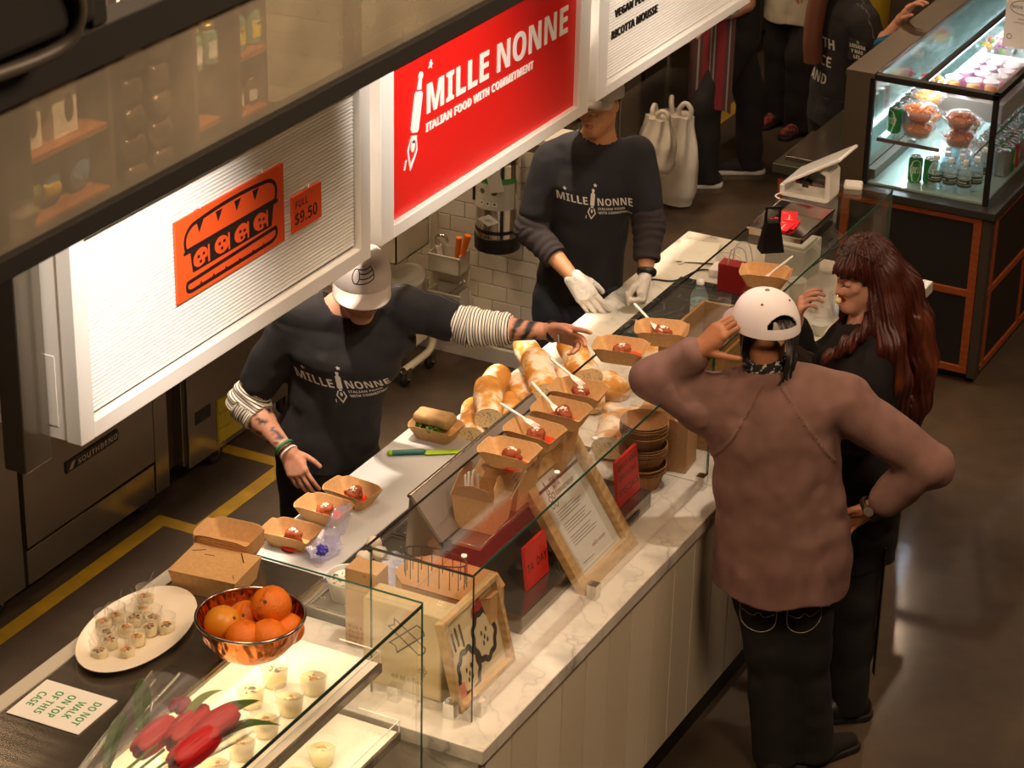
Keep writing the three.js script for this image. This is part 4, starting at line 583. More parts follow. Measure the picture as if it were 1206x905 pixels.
// ---------------------------------------------------------------- food trays, meatballs, forks
// boat tray: rings of a rounded rectangle from base to rim, an inner and an outer skin
function trayGeo(L = 0.188, W = 0.128, H = 0.058, base = 0.68, dip = 0.16) {
  const n = 48, ring = (hl, hw, r, y, dipY) => Array.from({ length: n }, (_, i) => { const a = i / n * 2 * Math.PI, c = Math.cos(a), s = Math.sin(a), e = 0.32, x = Math.sign(c) * Math.pow(Math.abs(c), e) * hl, z = Math.sign(s) * Math.pow(Math.abs(s), e) * hw; const corner = Math.pow(Math.abs(Math.sin(2 * a)), 3); return [x, y - dipY * corner, z]; });
  const t = 0.0018, rings = [[[0, 0, 0]], ring(L / 2 * base, W / 2 * base, 0, 0, 0), ring(L / 2, W / 2, 0, H, H * dip), ring(L / 2 - t, W / 2 - t, 0, H, H * dip), ring(L / 2 * base - t, W / 2 * base - t, 0, t, 0), [[0, t, 0]]];
  const pos = [], tri = (a, b, c) => pos.push(...a, ...b, ...c);
  for (let k = 0; k < rings.length - 1; k++) { const A = rings[k], B = rings[k + 1]; for (let i = 0; i < n; i++) { const j = (i + 1) % n; if (A.length === 1) tri(A[0], B[i], B[j]); else if (B.length === 1) tri(A[i], B[0], A[j]); else { tri(A[i], B[i], B[j]); tri(A[i], B[j], A[j]); } } }
  const g = new THREE.BufferGeometry(); g.setAttribute('position', new THREE.Float32BufferAttribute(pos, 3)); g.computeVertexNormals(); return metreUV(toCreasedNormals(g, 0.7));
}
const trayG = trayGeo();
function lump(r, amp, s, sub = 3, fy = 1) { const g = mergeVertices(new THREE.IcosahedronGeometry(r, sub).deleteAttribute('normal').deleteAttribute('uv')), p = g.attributes.position; for (let i = 0; i < p.count; i++) { const x = p.getX(i) / r, y = p.getY(i) / r, z = p.getZ(i) / r, n = fbm(x * 0.11 + z * 0.07 + 0.5, y * 0.11 + z * 0.05 + 0.5, 24, 3, s) - 0.5; const k = 1 + n * amp; p.setXYZ(i, x * r * k, y * r * k * fy, z * r * k); } g.computeVertexNormals(); g.setAttribute('uv', new THREE.Float32BufferAttribute(new Float32Array(p.count * 2), 2)); return g.toNonIndexed(); }
const meatM = std(0x94451f, 0.75), sauceM = std(0xc8380e, 0.4), cheeseM = std(0xf2ead8, 0.8);
const meatG = lump(0.021, 0.9, 4, 5), sauceG = lump(0.024, 0.6, 9, 3, 0.25), crumb = (n, R, y, sd, h = 0.012) => { seed = sd; const L = []; for (let i = 0; i < n; i++) { const a = rnd() * 6.28, r = R * Math.sqrt(rnd()), g = new THREE.IcosahedronGeometry(rr(0.0018, 0.0045), 0); g.scale(1, 0.6, 1.4); g.rotateY(rnd() * 3); g.translate(r * Math.cos(a), y + h * (1 - (r / R) ** 2), r * Math.sin(a)); L.push(g); } return merge(L); };
const crumbG = crumb(26, 0.012, 0.03, 77, 0.009), saladG = [0, 1, 2].map((k) => crumb(50, 0.03, 0.004, 80 + k, 0.006));
function foodTray(x, y, z, turn, label, group, o = {}) {
  const t = thing('food_tray', label, 'tray', [x, y, z], turn, group); part('paper_tray', trayG, M.kraft, t);
  if (o.empty) return t;
  const m = thing('meatball', o.ball ?? 'cheese dusted meatball in red sauce lying in a kraft tray', 'meatball', [x + Math.cos(turn) * (o.dx ?? 0.004), y + 0.003, z - Math.sin(turn) * (o.dx ?? 0.004)], turn * 1.7 + x * 9, group ? 'meatballs in the ' + group : undefined);
  m.scale.setScalar(1.4); part('meat', meatG.clone().translate(0, 0.018, 0), meatM, m); part('tomato_sauce', sauceG.clone().scale(1.35, 1, 1.1).translate(0.014, 0.004, 0.004), sauceM, m); part('grated_cheese', crumbG, cheeseM, m);
  return t;
}
function forkGeo() { const head = extrude(shapeOf([[-0.004, 0], [-0.012, 0.02], [-0.013, 0.035], [-0.0125, 0.062], [-0.009, 0.062], [-0.0085, 0.04], [-0.0055, 0.04], [-0.005, 0.062], [-0.0016, 0.062], [-0.0013, 0.04], [0.0013, 0.04], [0.0016, 0.062], [0.005, 0.062], [0.0055, 0.04], [0.0085, 0.04], [0.009, 0.062], [0.0125, 0.062], [0.013, 0.035], [0.012, 0.02], [0.004, 0]]), 0.0015); const hd = extrude(shapeOf([[-0.004, 0.002], [0.004, 0.002], [0.0055, -0.09], [0.003, -0.098], [-0.003, -0.098], [-0.0055, -0.09]]), 0.003, 0.0006); return merge([head, hd]); }
const forkG = forkGeo();
function fork(a, b, label, group) { // from handle end a to tines b
  const A = V(...a), B = V(...b), f = thing('plastic_fork', label, 'fork', [0, 0, 0], 0, group), d = B.clone().sub(A).normalize(), m = new THREE.Matrix4(), up = V(0, 1, 0), xx = d.clone().cross(up).normalize(), zz = xx.clone().cross(d); m.makeBasis(xx, d, zz); f.setRotationFromMatrix(m); f.position.copy(A.clone().addScaledVector(d, 0.1)); part('fork_body', forkG, M.plasticWhite, f); return f;
}
const LZ = -Math.PI / 2; // long side along the depth of the counter
const GL = 1.421;
foodTray(0.775, GL, -0.328, LZ + 0.05, 'kraft tray with a meatball on the glass top above the takeout box');
foodTray(0.935, GL, -0.322, LZ - 0.05, 'kraft tray with a fork across its meatball, beside the tray above the takeout box', undefined, { ball: 'meatball with a white fork resting beside it on the glass top' });
foodTray(1.11, GL, -0.315, LZ + 0.02, 'kraft tray with a meatball and leaning fork, second tray after the takeout box', undefined, { ball: 'saucy meatball in the tray with the leaning thin fork' });
foodTray(1.275, GL, -0.335, LZ + 0.1, 'kraft tray with a meatball and a long fork beside the floury loaves', undefined, { ball: 'meatball in the tray whose fork points at the floury loaves' });
foodTray(1.85, GL, -0.3, LZ + 0.35, 'kraft tray with a meatball by the sleeve of the man in the cap', undefined, { ball: 'cheese topped meatball in the tray by the brown sleeve' });
{ const t = foodTray(2.5, GL, -0.18, LZ + 0.25, 'nearly empty kraft tray with red sauce and an upright white fork', undefined, { empty: 1 }); const s = thing('tomato_sauce', 'red sauce remains in the nearly empty kraft tray', 'sauce', [2.5, GL + 0.003, -0.18]); part('sauce', merge([sauceG.clone().scale(1.4, 0.6, 1.7).translate(0, 0.003, 0), lump(0.008, 0.6, 3).translate(0.01, 0.006, 0.02), lump(0.007, 0.6, 5).translate(-0.01, 0.005, -0.03)]), std(0xd04a12, 0.35), s); }
fork([0.985, GL + 0.085, -0.475], [0.945, GL + 0.055, -0.315], 'white plastic fork lying across the second meatball tray');
fork([1.165, GL + 0.09, -0.455], [1.12, GL + 0.03, -0.33], 'white plastic fork leaning thinly in the third meatball tray');
fork([1.34, GL + 0.1, -0.475], [1.28, GL + 0.055, -0.31], 'white plastic fork with dark tines in the tray by the loaves');
fork([1.93, GL + 0.08, -0.445], [1.88, GL + 0.03, -0.33], 'white plastic fork in the tray by the brown sleeve');
fork([2.56, GL + 0.105, -0.1], [2.5, GL + 0.015, -0.19], 'white plastic fork standing in the tray of sauce remains');
foodTray(1.075, 0.947, -1.08, LZ - 0.1, 'kraft tray with a meatball on the white board by the cook’s hand', undefined, { ball: 'meatball with melted cheese in the board tray by the cook’s hand' });
foodTray(0.925, 0.947, -1.1, LZ - 0.02, 'middle kraft tray of three on the white board, partly behind crumpled film', undefined, { ball: 'meatball half hidden by the crumpled film' });
foodTray(0.725, 0.947, -1.105, LZ + 0.08, 'kraft tray with a meatball at the end of the board by the glass edge', undefined, { ball: 'meatball with white cheese in the tray by the glass edge' });
foodTray(1.615, 1.437, -0.345, LZ + 0.2, 'kraft tray with a meatball held out by the reaching cook', undefined, { ball: 'meatball in the tray held out by the reaching cook' });
{ // filled roll in a tray
  foodTray(1.645, 0.947, -1.07, LZ + 0.05, 'kraft tray under the filled sandwich on the white board', undefined, { empty: 1 });
  const s = thing('sandwich', 'crusty sandwich with green leaves in a kraft tray on the board', 'sandwich', [1.645, 0.955, -1.07], LZ);
  const bun = (y, h) => { const g = new RoundedBoxGeometry(0.15, h, 0.075, 4, h * 0.42); const p = g.attributes.position; for (let i = 0; i < p.count; i++) { const n = fbm(p.getX(i) * 3 + 0.5, p.getZ(i) * 5 + p.getY(i) * 4 + 0.5, 8, 3, 71) - 0.5; p.setXYZ(i, p.getX(i) * (1 + n * 0.08), p.getY(i) + n * 0.012 + y, p.getZ(i) * (1 + n * 0.1)); } g.computeVertexNormals(); return metreUV(g); };
  part('top_bread', bun(0.075, 0.04).rotateX(0.15), std(0xdcb070, 0.75, 0, { map: rep(T.mottle, 5) }), s); part('bottom_bread', bun(0.018, 0.03), std(0xd2a05c, 0.75), s);
  seed = 61; const gl = [0x3f6a1e, 0x588a2a, 0x2f5218].map((c) => std(c, 0.5, 0, { side: THREE.DoubleSide }));
  for (let i = 0; i < 14; i++) { const g = new THREE.PlaneGeometry(rr(0.03, 0.05), rr(0.025, 0.04), 5, 4), p = g.attributes.position; for (let k = 0; k < p.count; k++) p.setZ(k, 0.008 * Math.sin(p.getX(k) * 160 + i) + 0.006 * Math.cos(p.getY(k) * 190)); g.computeVertexNormals(); g.rotateX(-1.2 + rnd() * 0.8); g.rotateY(rnd() * 6); g.translate(rr(-0.065, 0.05), 0.042 + rnd() * 0.012, rr(0.0, 0.045)); part('salad_leaf', g, gl[i % 3], s); }
  for (let i = 0; i < 5; i++) part('filling', lump(0.012, 0.6, 30 + i, 2).translate(rr(-0.05, 0.06), 0.04, rr(0.01, 0.04)), std(i % 2 ? 0x8c3a20 : 0xb86a34, 0.5), s);
}
{
  const k = thing('kitchen_knife', 'kitchen knife with teal handle and lime green blade on the board', 'knife', [1.51, 0.952, -1.045], Math.atan2(-0.27, 0.19));
  part('blade', extrude(shapeOf([[0, -0.014], [0.01, -0.02], [0.15, -0.018], [0.172, 0.004], [0.165, 0.008], [0, 0.01]]), 0.002).rotateX(-Math.PI / 2).translate(0, 0, 0), std(0xa8d21c, 0.4), k, 'lime green blade');
  part('handle', new THREE.CapsuleGeometry(0.0115, 0.11, 6, 16).rotateZ(Math.PI / 2).scale(1, 0.8, 1.1).translate(-0.06, 0.005, 0), std(0x176a5c, 0.45), k, 'teal handle'); part('handle_tip', new THREE.SphereGeometry(0.012, 14, 10).scale(1.2, 0.8, 1.1).translate(-0.118, 0.005, 0), std(0x9ccc24, 0.45), k, 'lime green handle end');
}
// crumpled film and bag on the board
function crumple(w, h, d, sd, nn = 26) { const g = new THREE.SphereGeometry(1, nn, nn), p = g.attributes.position; for (let i = 0; i < p.count; i++) { const x = p.getX(i), y = p.getY(i), z = p.getZ(i), n = Math.abs(2 * fbm(x * 0.2 + 0.5 + z * 0.1, y * 0.2 + z * 0.13 + 0.5, 10, 3, sd) - 1), k = 0.6 + 0.8 * n; p.setXYZ(i, x * k * w / 2, (y * k * 0.5 + 0.5) * h, z * k * d / 2); } return toCreasedNormals(g.toNonIndexed(), 0.3); }
{ const f = thing('cling_film', 'crumpled clear film twisted upright on the end of the board', 'film', [0.72, 0.947, -0.97]); part('film_twist', crumple(0.09, 0.2, 0.07, 5).rotateZ(-0.35).rotateX(0.2), M.film, f); part('film_skirt', crumple(0.16, 0.06, 0.12, 12), M.film, f); part('blue_print', crumple(0.05, 0.045, 0.04, 9).translate(-0.07, 0.035, 0.03), std(0x4a3fb0, 0.3, 0, { transmission: 0.3, thickness: 0 }), f, 'blue printed corner of the film'); }
// ---------------------------------------------------------------- things on the pastry case
{
  const Y = 1.3715, p = thing('oval_platter', 'oval white porcelain platter of small dessert cups', 'platter', [-0.56, Y, -0.79], 0.12);
  const g = lathe([[0, 0.006], [0.1, 0.006], [0.14, 0.016], [0.2, 0.024], [0.203, 0.021], [0.15, 0.009], [0.11, 0], [0, 0]], 56).scale(1.2, 1, 0.68); part('platter', g, std(0xf0e6d2, 0.22), p);
  const cupG = lathe([[0, 0], [0.018, 0], [0.022, 0.046], [0.0208, 0.046], [0.017, 0.0015], [0, 0.0015]], 24), custG = lathe([[0, 0.002], [0.0168, 0.002], [0.0185, 0.02], [0, 0.0215]], 20), top = [crumb(8, 0.011, 0.021, 31, 0.003), crumb(8, 0.011, 0.021, 35, 0.003)], tm = [std(0x4a3020, 0.6), std(0xd88a14, 0.5)], clear = M.clearPlastic, spoonG = merge([rod([0, 0.02, 0], [-0.02, 0.075, -0.012], 0.0012, 0.0016, 6), new THREE.SphereGeometry(0.006, 8, 6).scale(1, 0.5, 1.4).translate(0.002, 0.018, 0.002)]);
  const cup = (x, z, k, label) => { const c = thing('tasting_cup', label, 'cup', [x, Y + 0.007, z], k * 1.1, label.startsWith('small clear') ? 'tasting cups on the platter' : undefined); c.scale.setScalar(1.22); part('cup', cupG, clear, c); part('custard', custG, M.cream, c); part('topping', top[k % 2], tm[k % 2], c); part('topping', top[(k + 1) % 2].clone().scale(0.7, 1, 0.7), tm[(k + 1) % 2], c); part('spoon', spoonG, clear, c); };
  const L = 'small clear cup of custard with dark and orange crumbs on the platter';
  let k = 0; for (const [x, z] of [[-0.72, -0.8], [-0.68, -0.74], [-0.66, -0.81], [-0.61, -0.755], [-0.63, -0.84], [-0.585, -0.81], [-0.55, -0.755], [-0.59, -0.88], [-0.53, -0.82], [-0.545, -0.87], [-0.505, -0.775], [-0.48, -0.83], [-0.52, -0.72]]) cup(x, z, k++, L);
  cup(-0.42, -0.86, 3, 'taller custard cup with a leaning spoon standing apart on the platter');
}
{
  const t = canvasTex(320, 400, (g, w, h) => { g.fillStyle = '#f1efe9'; g.fillRect(0, 0, w, h); g.fillStyle = '#118a46'; g.font = 'bold 56px sans-serif'; g.textAlign = 'center'; ['DO NOT', 'WALK', 'ON TOP', 'OF THIS', 'CASE'].forEach((s, i) => g.fillText(s, w / 2, 84 + i * 70)); });
  const s = thing('notice_card', 'white card with green lettering lying on the pastry case', 'notice', [-0.955, 1.372, -0.75], 0.03), g = new THREE.PlaneGeometry(0.18, 0.225); g.rotateX(-Math.PI / 2); g.rotateY(Math.PI); g.translate(0, 0.0016, 0);
  part('card', bxx(-0.0905, 0.0905, 0, 0.0014, -0.113, 0.113, 0), M.plasticWhite, s); part('lettering', g, std(0xffffff, 0.6, 0, { map: t }), s, 'green words DO NOT WALK ON TOP OF THIS CASE');
}
{ // copper bowl of oranges
  const B = [-0.5, 1.3715, -0.455], p = thing('copper_bowl', 'hammered copper bowl with rolled rim holding oranges', 'bowl', B);
  const ham = dataTex(128, (u, v) => { let m = 0; for (let k = 0; k < 1; k++) { const gx = u * 16, gy = v * 16, i = Math.floor(gx), j = Math.floor(gy); let d = 9; for (let a = -1; a < 2; a++) for (let b = -1; b < 2; b++) { const ii = ((i + a) % 16 + 16) % 16, jj = ((j + b) % 16 + 16) % 16, cx = i + a + hash2(ii, jj, 1), cy = j + b + hash2(ii, jj, 2); d = Math.min(d, Math.hypot(gx - cx, gy - cy)); } m = Math.min(1, d); } return m; }, false);
  part('bowl', lathe([[0, 0], [0.05, 0], [0.058, 0.006], [0.1, 0.034], [0.132, 0.075], [0.147, 0.128], [0.144, 0.128], [0.128, 0.077], [0.096, 0.038], [0.05, 0.01], [0, 0.008]], 64), std(0xc9783f, 0.26, 1, { bumpMap: rep(ham, 3, 1), bumpScale: 0.004 }), p);
  part('rim', new THREE.TorusGeometry(0.147, 0.005, 12, 64).rotateX(Math.PI / 2).translate(0, 0.13, 0), std(0xb9a89a, 0.2, 1), p);
  const peel = std(0xe8780f, 0.42, 0, { bumpMap: rep(T.blotch, 6), bumpScale: 0.002 }), og = lump(0.052, 0.06, 12, 4, 0.95); { const q = og.attributes.position, uv = og.attributes.uv; for (let i = 0; i < q.count; i++) uv.setXY(i, Math.atan2(q.getZ(i), q.getX(i)) / 6.283, q.getY(i) / 0.1); }
  const lab = ['orange with a dark stem end on top of the pile in the copper bowl', 'yellowish orange at the rim of the copper bowl away from the top one', 'orange in the copper bowl lying under the topmost one']; const M2 = std(0xd88a1c, 0.42);
  [[0.05, 0.145, 0.035, 0, 1.08], [-0.032, 0.1, -0.068, 1, 1.0], [-0.062, 0.096, 0.02, 2, 1.0], [-0.03, 0.098, 0.075, 2, 1.02], [0.05, 0.085, 0.085, 2, 0.9], [0.045, 0.085, -0.045, 2, 0.95], [0, 0.062, 0.01, 2, 0.9]].filter((o) => o[4]).forEach(([x, y, z, l, s], i) => { const o = thing('orange', lab[l], 'orange', [B[0] + x, B[1] + y, B[2] + z], i * 1.3, l === 2 ? 'oranges in the copper bowl' : undefined); o.scale.setScalar(s); part('fruit', og, l === 1 ? M2 : peel, o); part('stem_end', lathe([[0, 0.001], [0.004, 0.002], [0.005, 0], [0, -0.003]], 10).rotateZ(0.9).translate(-0.039, 0.0315, 0.007), std(0x5a4a20, 0.8), o); });
}
function kraftBox(w, h, d, taper) { // closed folded box, wider at the top
  const g = new THREE.BoxGeometry(w, h, d, 1, 1, 1), p = g.attributes.position; for (let i = 0; i < p.count; i++) if (p.getY(i) < 0) { p.setX(i, p.getX(i) * taper); p.setZ(i, p.getZ(i) * taper); } g.translate(0, h / 2, 0); g.computeVertexNormals(); return metreUV(g);
}
{
  const p = thing('takeout_box', 'closed kraft takeout box with folded lid on the pastry case', 'box', [-0.225, 1.3715, -0.755], 0.12);
  part('box', kraftBox(0.17, 0.07, 0.21, 0.88), M.kraft, p); part('lid_flap', bxx(-0.086, 0.086, 0.0695, 0.0715, -0.106, 0.106, 0.001), M.kraft, p);
  const dk = std(0x3a2414, 0.9); part('lid_slot', bxx(-0.002, 0.002, 0.0712, 0.0722, -0.028, 0.028, 0).rotateY(-1.0).translate(0.055, 0, 0.06), dk, p); part('lid_slot', bxx(-0.0015, 0.0015, 0.0712, 0.0722, -0.02, 0.02, 0).rotateY(0.5).translate(0.05, 0, -0.075), dk, p); part('lid_slot', bxx(-0.001, 0.001, 0.0712, 0.0722, -0.016, 0.016, 0).rotateY(0.05).translate(0.035, 0, -0.035), dk, p); part('lid_slot', bxx(-0.001, 0.001, 0.0712, 0.0722, -0.01, 0.01, 0).rotateY(-1.0).translate(-0.055, 0, 0.085), dk, p);
}
{ for (let i = 0; i < 9; i++) { const t = foodTray(-0.085 + (i % 3) * 0.0015, 1.3715 + i * 0.0052, -0.8, LZ + 0.1 + (i % 2) * 0.01, i === 8 ? 'topmost empty kraft tray of the stack behind the takeout box' : 'kraft tray nested in the stack behind the closed takeout box', i === 8 ? undefined : 'nested trays behind the takeout box', { empty: 1 }); } }
{ // wrapped bouquet
  const p = thing('flower_bouquet', 'bouquet of red tulips and roses in clear wrap on the pastry case', 'bouquet', [-1.06, 1.372, -0.37], -0.05);
  const petal = std(0xc0141a, 0.5), rose = std(0x8e1030, 0.55), leafM = std(0x3f5a1c, 0.5, 0, { side: THREE.DoubleSide }), stemM = std(0x5c7a30, 0.6);
  const leaf = (a, b, w, rollv) => { const A = V(...a), Bv = V(...b), d = Bv.clone().sub(A), n = 12, pos = []; const side = V(0, 1, 0).cross(d).normalize(), upv = d.clone().normalize().cross(side).multiplyScalar(-1); const row = []; for (let i = 0; i <= n; i++) { const t = i / n, ww = w * Math.pow(Math.sin(Math.PI * Math.min(1, t * 0.92 + 0.08)), 0.8), c = A.clone().addScaledVector(d, t).addScaledVector(V(0, 1, 0), 0.03 * Math.sin(t * Math.PI)); row.push([c.clone().addScaledVector(side, -ww).addScaledVector(V(0, 1, 0), ww * rollv), c, c.clone().addScaledVector(side, ww).addScaledVector(V(0, 1, 0), ww * rollv)]); } for (let i = 0; i < n; i++) for (let k = 0; k < 2; k++) { const q = [row[i][k], row[i + 1][k], row[i + 1][k + 1], row[i][k + 1]]; for (const t of [0, 1, 2, 0, 2, 3]) pos.push(q[t].x, q[t].y, q[t].z); } const g = new THREE.BufferGeometry(); g.setAttribute('position', new THREE.Float32BufferAttribute(pos, 3)); g.computeVertexNormals(); return g; };
  const tulip = (x, y, z, dx, dz, s, m) => { const d = V(dx, 0.1, dz).normalize(), q = new THREE.Quaternion().setFromUnitVectors(V(0, 1, 0), d); const L = []; for (let k = 0; k < 6; k++) { const g = lathe([[0.001, 0], [0.018, 0.012], [0.022, 0.035], [0.014, 0.06], [0.004, 0.072]], 12); const a = new THREE.SphereGeometry(0.024, 12, 10).scale(0.7, 1.9, 0.35).translate(0, 0.04, 0.013); a.rotateY(k * Math.PI / 3); L.push(a); } const g = merge(L).scale(s, s, s).applyQuaternion(q).translate(x, y, z); part('tulip', g, m, p, m === rose ? 'dark red rose' : 'red tulip'); };
  tulip(0.02, 0.07, 0.03, 1, -0.05, 1.75, petal); tulip(-0.06, 0.08, 0.1, 1, 0.1, 1.75, petal); tulip(-0.04, 0.06, -0.03, 1, 0.0, 1.6, petal); tulip(0.05, 0.09, 0.09, 1, 0.1, 1.6, petal);
  { const L = []; seed = 23; for (let k = 0; k < 26; k++) { const a = k * 2.4, r = 0.006 + 0.0011 * k; L.push(new THREE.SphereGeometry(0.014, 9, 7).scale(0.4, 1.2, 1).rotateY(-a).translate(r * Math.cos(a), 0.03 - k * 0.0009, r * Math.sin(a))); } part('rose', merge(L).rotateZ(-0.9).translate(0.13, 0.08, -0.03), rose, p, 'dark red rose'); }
  part('leaf', leaf([0.05, 0.05, 0.06], [0.3, 0.07, 0.1], 0.028, 0.3), leafM, p); part('leaf', leaf([0.0, 0.06, -0.05], [0.2, 0.09, -0.2], 0.022, 0.4), leafM, p); part('leaf', leaf([0.08, 0.06, 0.1], [0.27, 0.04, 0.19], 0.02, 0.2), leafM, p); part('leaf', leaf([-0.15, 0.04, -0.05], [0.06, 0.09, -0.14], 0.02, 0.4), leafM, p); part('leaf', leaf([0.05, 0.08, 0.02], [0.24, 0.11, 0.03], 0.014, 0.4), std(0x7a8a3a, 0.5, 0, { side: THREE.DoubleSide }), p);
  for (const [z, y] of [[0.02, 0.05], [-0.02, 0.04], [0.06, 0.05], [0, 0.06]]) part('stem', tube([[-0.45, 0.03, z * 0.3], [-0.2, y, z * 0.7], [0, y + 0.01, z]], 0.004, 16, 6), stemM, p);
  const wrap = new THREE.CylinderGeometry(0.17, 0.03, 0.62, 40, 14, true), w = wrap.attributes.position; for (let i = 0; i < w.count; i++) { const a = Math.atan2(w.getZ(i), w.getX(i)), t = (w.getY(i) + 0.31) / 0.62, k = 1 + 0.1 * Math.sin(a * 9 + t * 3) + 0.07 * Math.sin(a * 17); w.setX(i, w.getX(i) * k * 0.42); w.setZ(i, w.getZ(i) * k); } wrap.computeVertexNormals(); wrap.rotateZ(-Math.PI / 2 + 0.06).translate(-0.13, 0.078, 0.0);
  part('clear_wrap', wrap, std(0xffffff, 0.1, 0, { transmission: 0.92, thickness: 0, side: THREE.DoubleSide }), p, 'clear cellophane wrap');
}
{ // panna cotta cups in the case
  seed = 9; const cupG = lathe([[0, 0], [0.032, 0], [0.043, 0.068], [0.0415, 0.068], [0.031, 0.002], [0, 0.002]], 28), fillG = lathe([[0, 0.003], [0.0315, 0.003], [0.038, 0.046], [0, 0.047]], 24), lidG = lathe([[0.046, 0.066], [0.0465, 0.072], [0.041, 0.074], [0.037, 0.07], [0.02, 0.071], [0, 0.071]], 28), t1 = crumb(14, 0.02, 0.048, 51, 0.002), t2 = crumb(10, 0.016, 0.048, 57, 0.002), dk = std(0x4a3420, 0.6), or = std(0xd89020, 0.5);
  const c = (x, y, z, i, label, group) => { const p = thing('dessert_cup', label, 'cup', [x, y, z], i, group); part('cup', cupG, M.clearPlastic, p); part('cream', fillG, M.cream, p); part('topping', i % 2 ? t1 : t2, i % 2 ? dk : or, p); part('lid', lidG, M.clearPlastic, p); };
  const A = 'lidded clear cup of pale cream dessert on the upper shelf of the pastry case', B = 'lidded clear cup of pale cream dessert on the lower shelf of the pastry case';
  let i = 0; for (let k = 0; k < 8; k++) for (let r = 0; r < 2; r++) { if (k === 0 && r === 0) { /* corner cup stands too */ } c(-0.3 - k * 0.123 - r * 0.02, 1.168, -0.385 - r * 0.115, i++, A, 'cream cups on the upper case shelf'); }
  for (let k = 0; k < 5; k++) c(-0.3 - k * 0.14, 0.938, -0.36, i++, B, 'cream cups on the lower case shelf');
  single('price_tag', bxx(-0.03, 0.03, 0, 0.04, -0.002, 0.002, 0), std(0xc83a20, 0.5), 'small red price tag at the lower shelf of the pastry case', 'price tag', [-0.62, 0.93, -0.245]);
}
// ---------------------------------------------------------------- under the glass guard
function pail(x, y, z, turn, label) { // open takeout pail: tapered sides and four raised flaps
  const p = thing('takeout_pail', label, 'box', [x, y, z], turn), b = 0.062, t = 0.076, h = 0.12, wall = (i) => { const pos = [], A = [[-b, 0], [b, 0], [t, h], [-t, h]], fl = i % 2 ? [[-t, h], [t, h], [t * 0.75, h + 0.05], [0.015, h + 0.062], [-t * 0.5, h + 0.045]] : [[-t, h], [t, h], [t * 0.5, h + 0.055], [-t * 0.4, h + 0.075], [-t * 0.9, h + 0.045]]; const g1 = extrude(shapeOf(A), 0.0015), g2 = extrude(shapeOf(fl), 0.0015); const q = g1.attributes.position; for (let k = 0; k < q.count; k++) q.setZ(k, q.getZ(k) + b + (t - b) * q.getY(k) / h - 0.0015); const r = g2.attributes.position; for (let k = 0; k < r.count; k++) r.setZ(k, r.getZ(k) + t - 0.0015 + (r.getY(k) - h) * (i % 2 ? 0.45 : -0.15)); g1.computeVertexNormals(); g2.computeVertexNormals(); return [metreUV(g1.rotateY(i * Math.PI / 2)), metreUV(g2.rotateY(i * Math.PI / 2))]; };
  const W = [], F = []; for (let i = 0; i < 4; i++) { const [a, f] = wall(i); W.push(a); F.push(f); } W.push(bxx(-b, b, 0, 0.002, -b, b, 0)); part('pail_body', merge(W), M.kraft, p); for (const f of F) part('flap', f, M.kraft, p); return p;
}
pail(0.755, 1.201, -0.41, 0.05, 'open kraft takeout pail filled with white plastic cutlery under the glass'); pail(0.93, 1.201, -0.412, 0.0, 'open kraft takeout pail behind the cutlery pail'); pail(1.22, 1.201, -0.41, 0.1, 'kraft takeout pail with thin white cutlery under the far meatball tray');
seed = 33; for (let i = 0; i < 11; i++) { const k = i < 7, x = k ? 0.73 + rr(-0.035, 0.02) : 0.785 + (i - 7) * 0.012, z = k ? -0.43 + rr(-0.02, 0.02) : -0.37 + (i - 7) * 0.008; const s = thing('plastic_knife', k ? 'short white plastic cutlery handle standing in the takeout pail' : 'long white plastic cutlery piece leaning over the pail edge', 'cutlery', [x, 1.27, z], k ? rr(-0.3, 0.3) : 0.4, k ? 'cutlery handles in the pail' : 'cutlery leaning over the pail edge'); part('handle', bxx(-0.006, 0.006, 0, k ? 0.105 + rr(0, 0.02) : 0.12, -0.0015, 0.0015, 0.001).rotateZ(k ? rr(-0.15, 0.15) : -0.25).rotateX(k ? 0 : 0.45), M.plasticWhite, s); }
{ // large octagonal kraft box
  const p = thing('kraft_box', 'large closed kraft box with cut corners beside the picture of curly heads', 'box', [0.468, KT + 0.001, -0.37], 0.0), w = 0.1, d = 0.165, c = 0.055, h = 0.235; const oct = [[-w + c, -d], [w - c, -d], [w, -d + c], [w, d - c], [w - c, d], [-w + c, d], [-w, d - c], [-w, -d + c]];
  part('box_body', metreUV(extrude(shapeOf(oct), h).rotateX(-Math.PI / 2)), M.kraft, p); part('lid', metreUV(extrude(shapeOf(oct.map(([a, b]) => [a * 1.02, b * 1.02])), 0.003).rotateX(-Math.PI / 2).translate(0, h, 0)), M.kraftDark, p); part('lid_crease', bxx(-w, w, h + 0.003, h + 0.0036, -0.06, -0.058, 0), std(0x7a5228, 0.9), p); part('stamp', new THREE.CircleGeometry(0.012, 20).translate(0.04, 0.1, d + 0.0006), std(0x3a2414, 0.9), p);
}
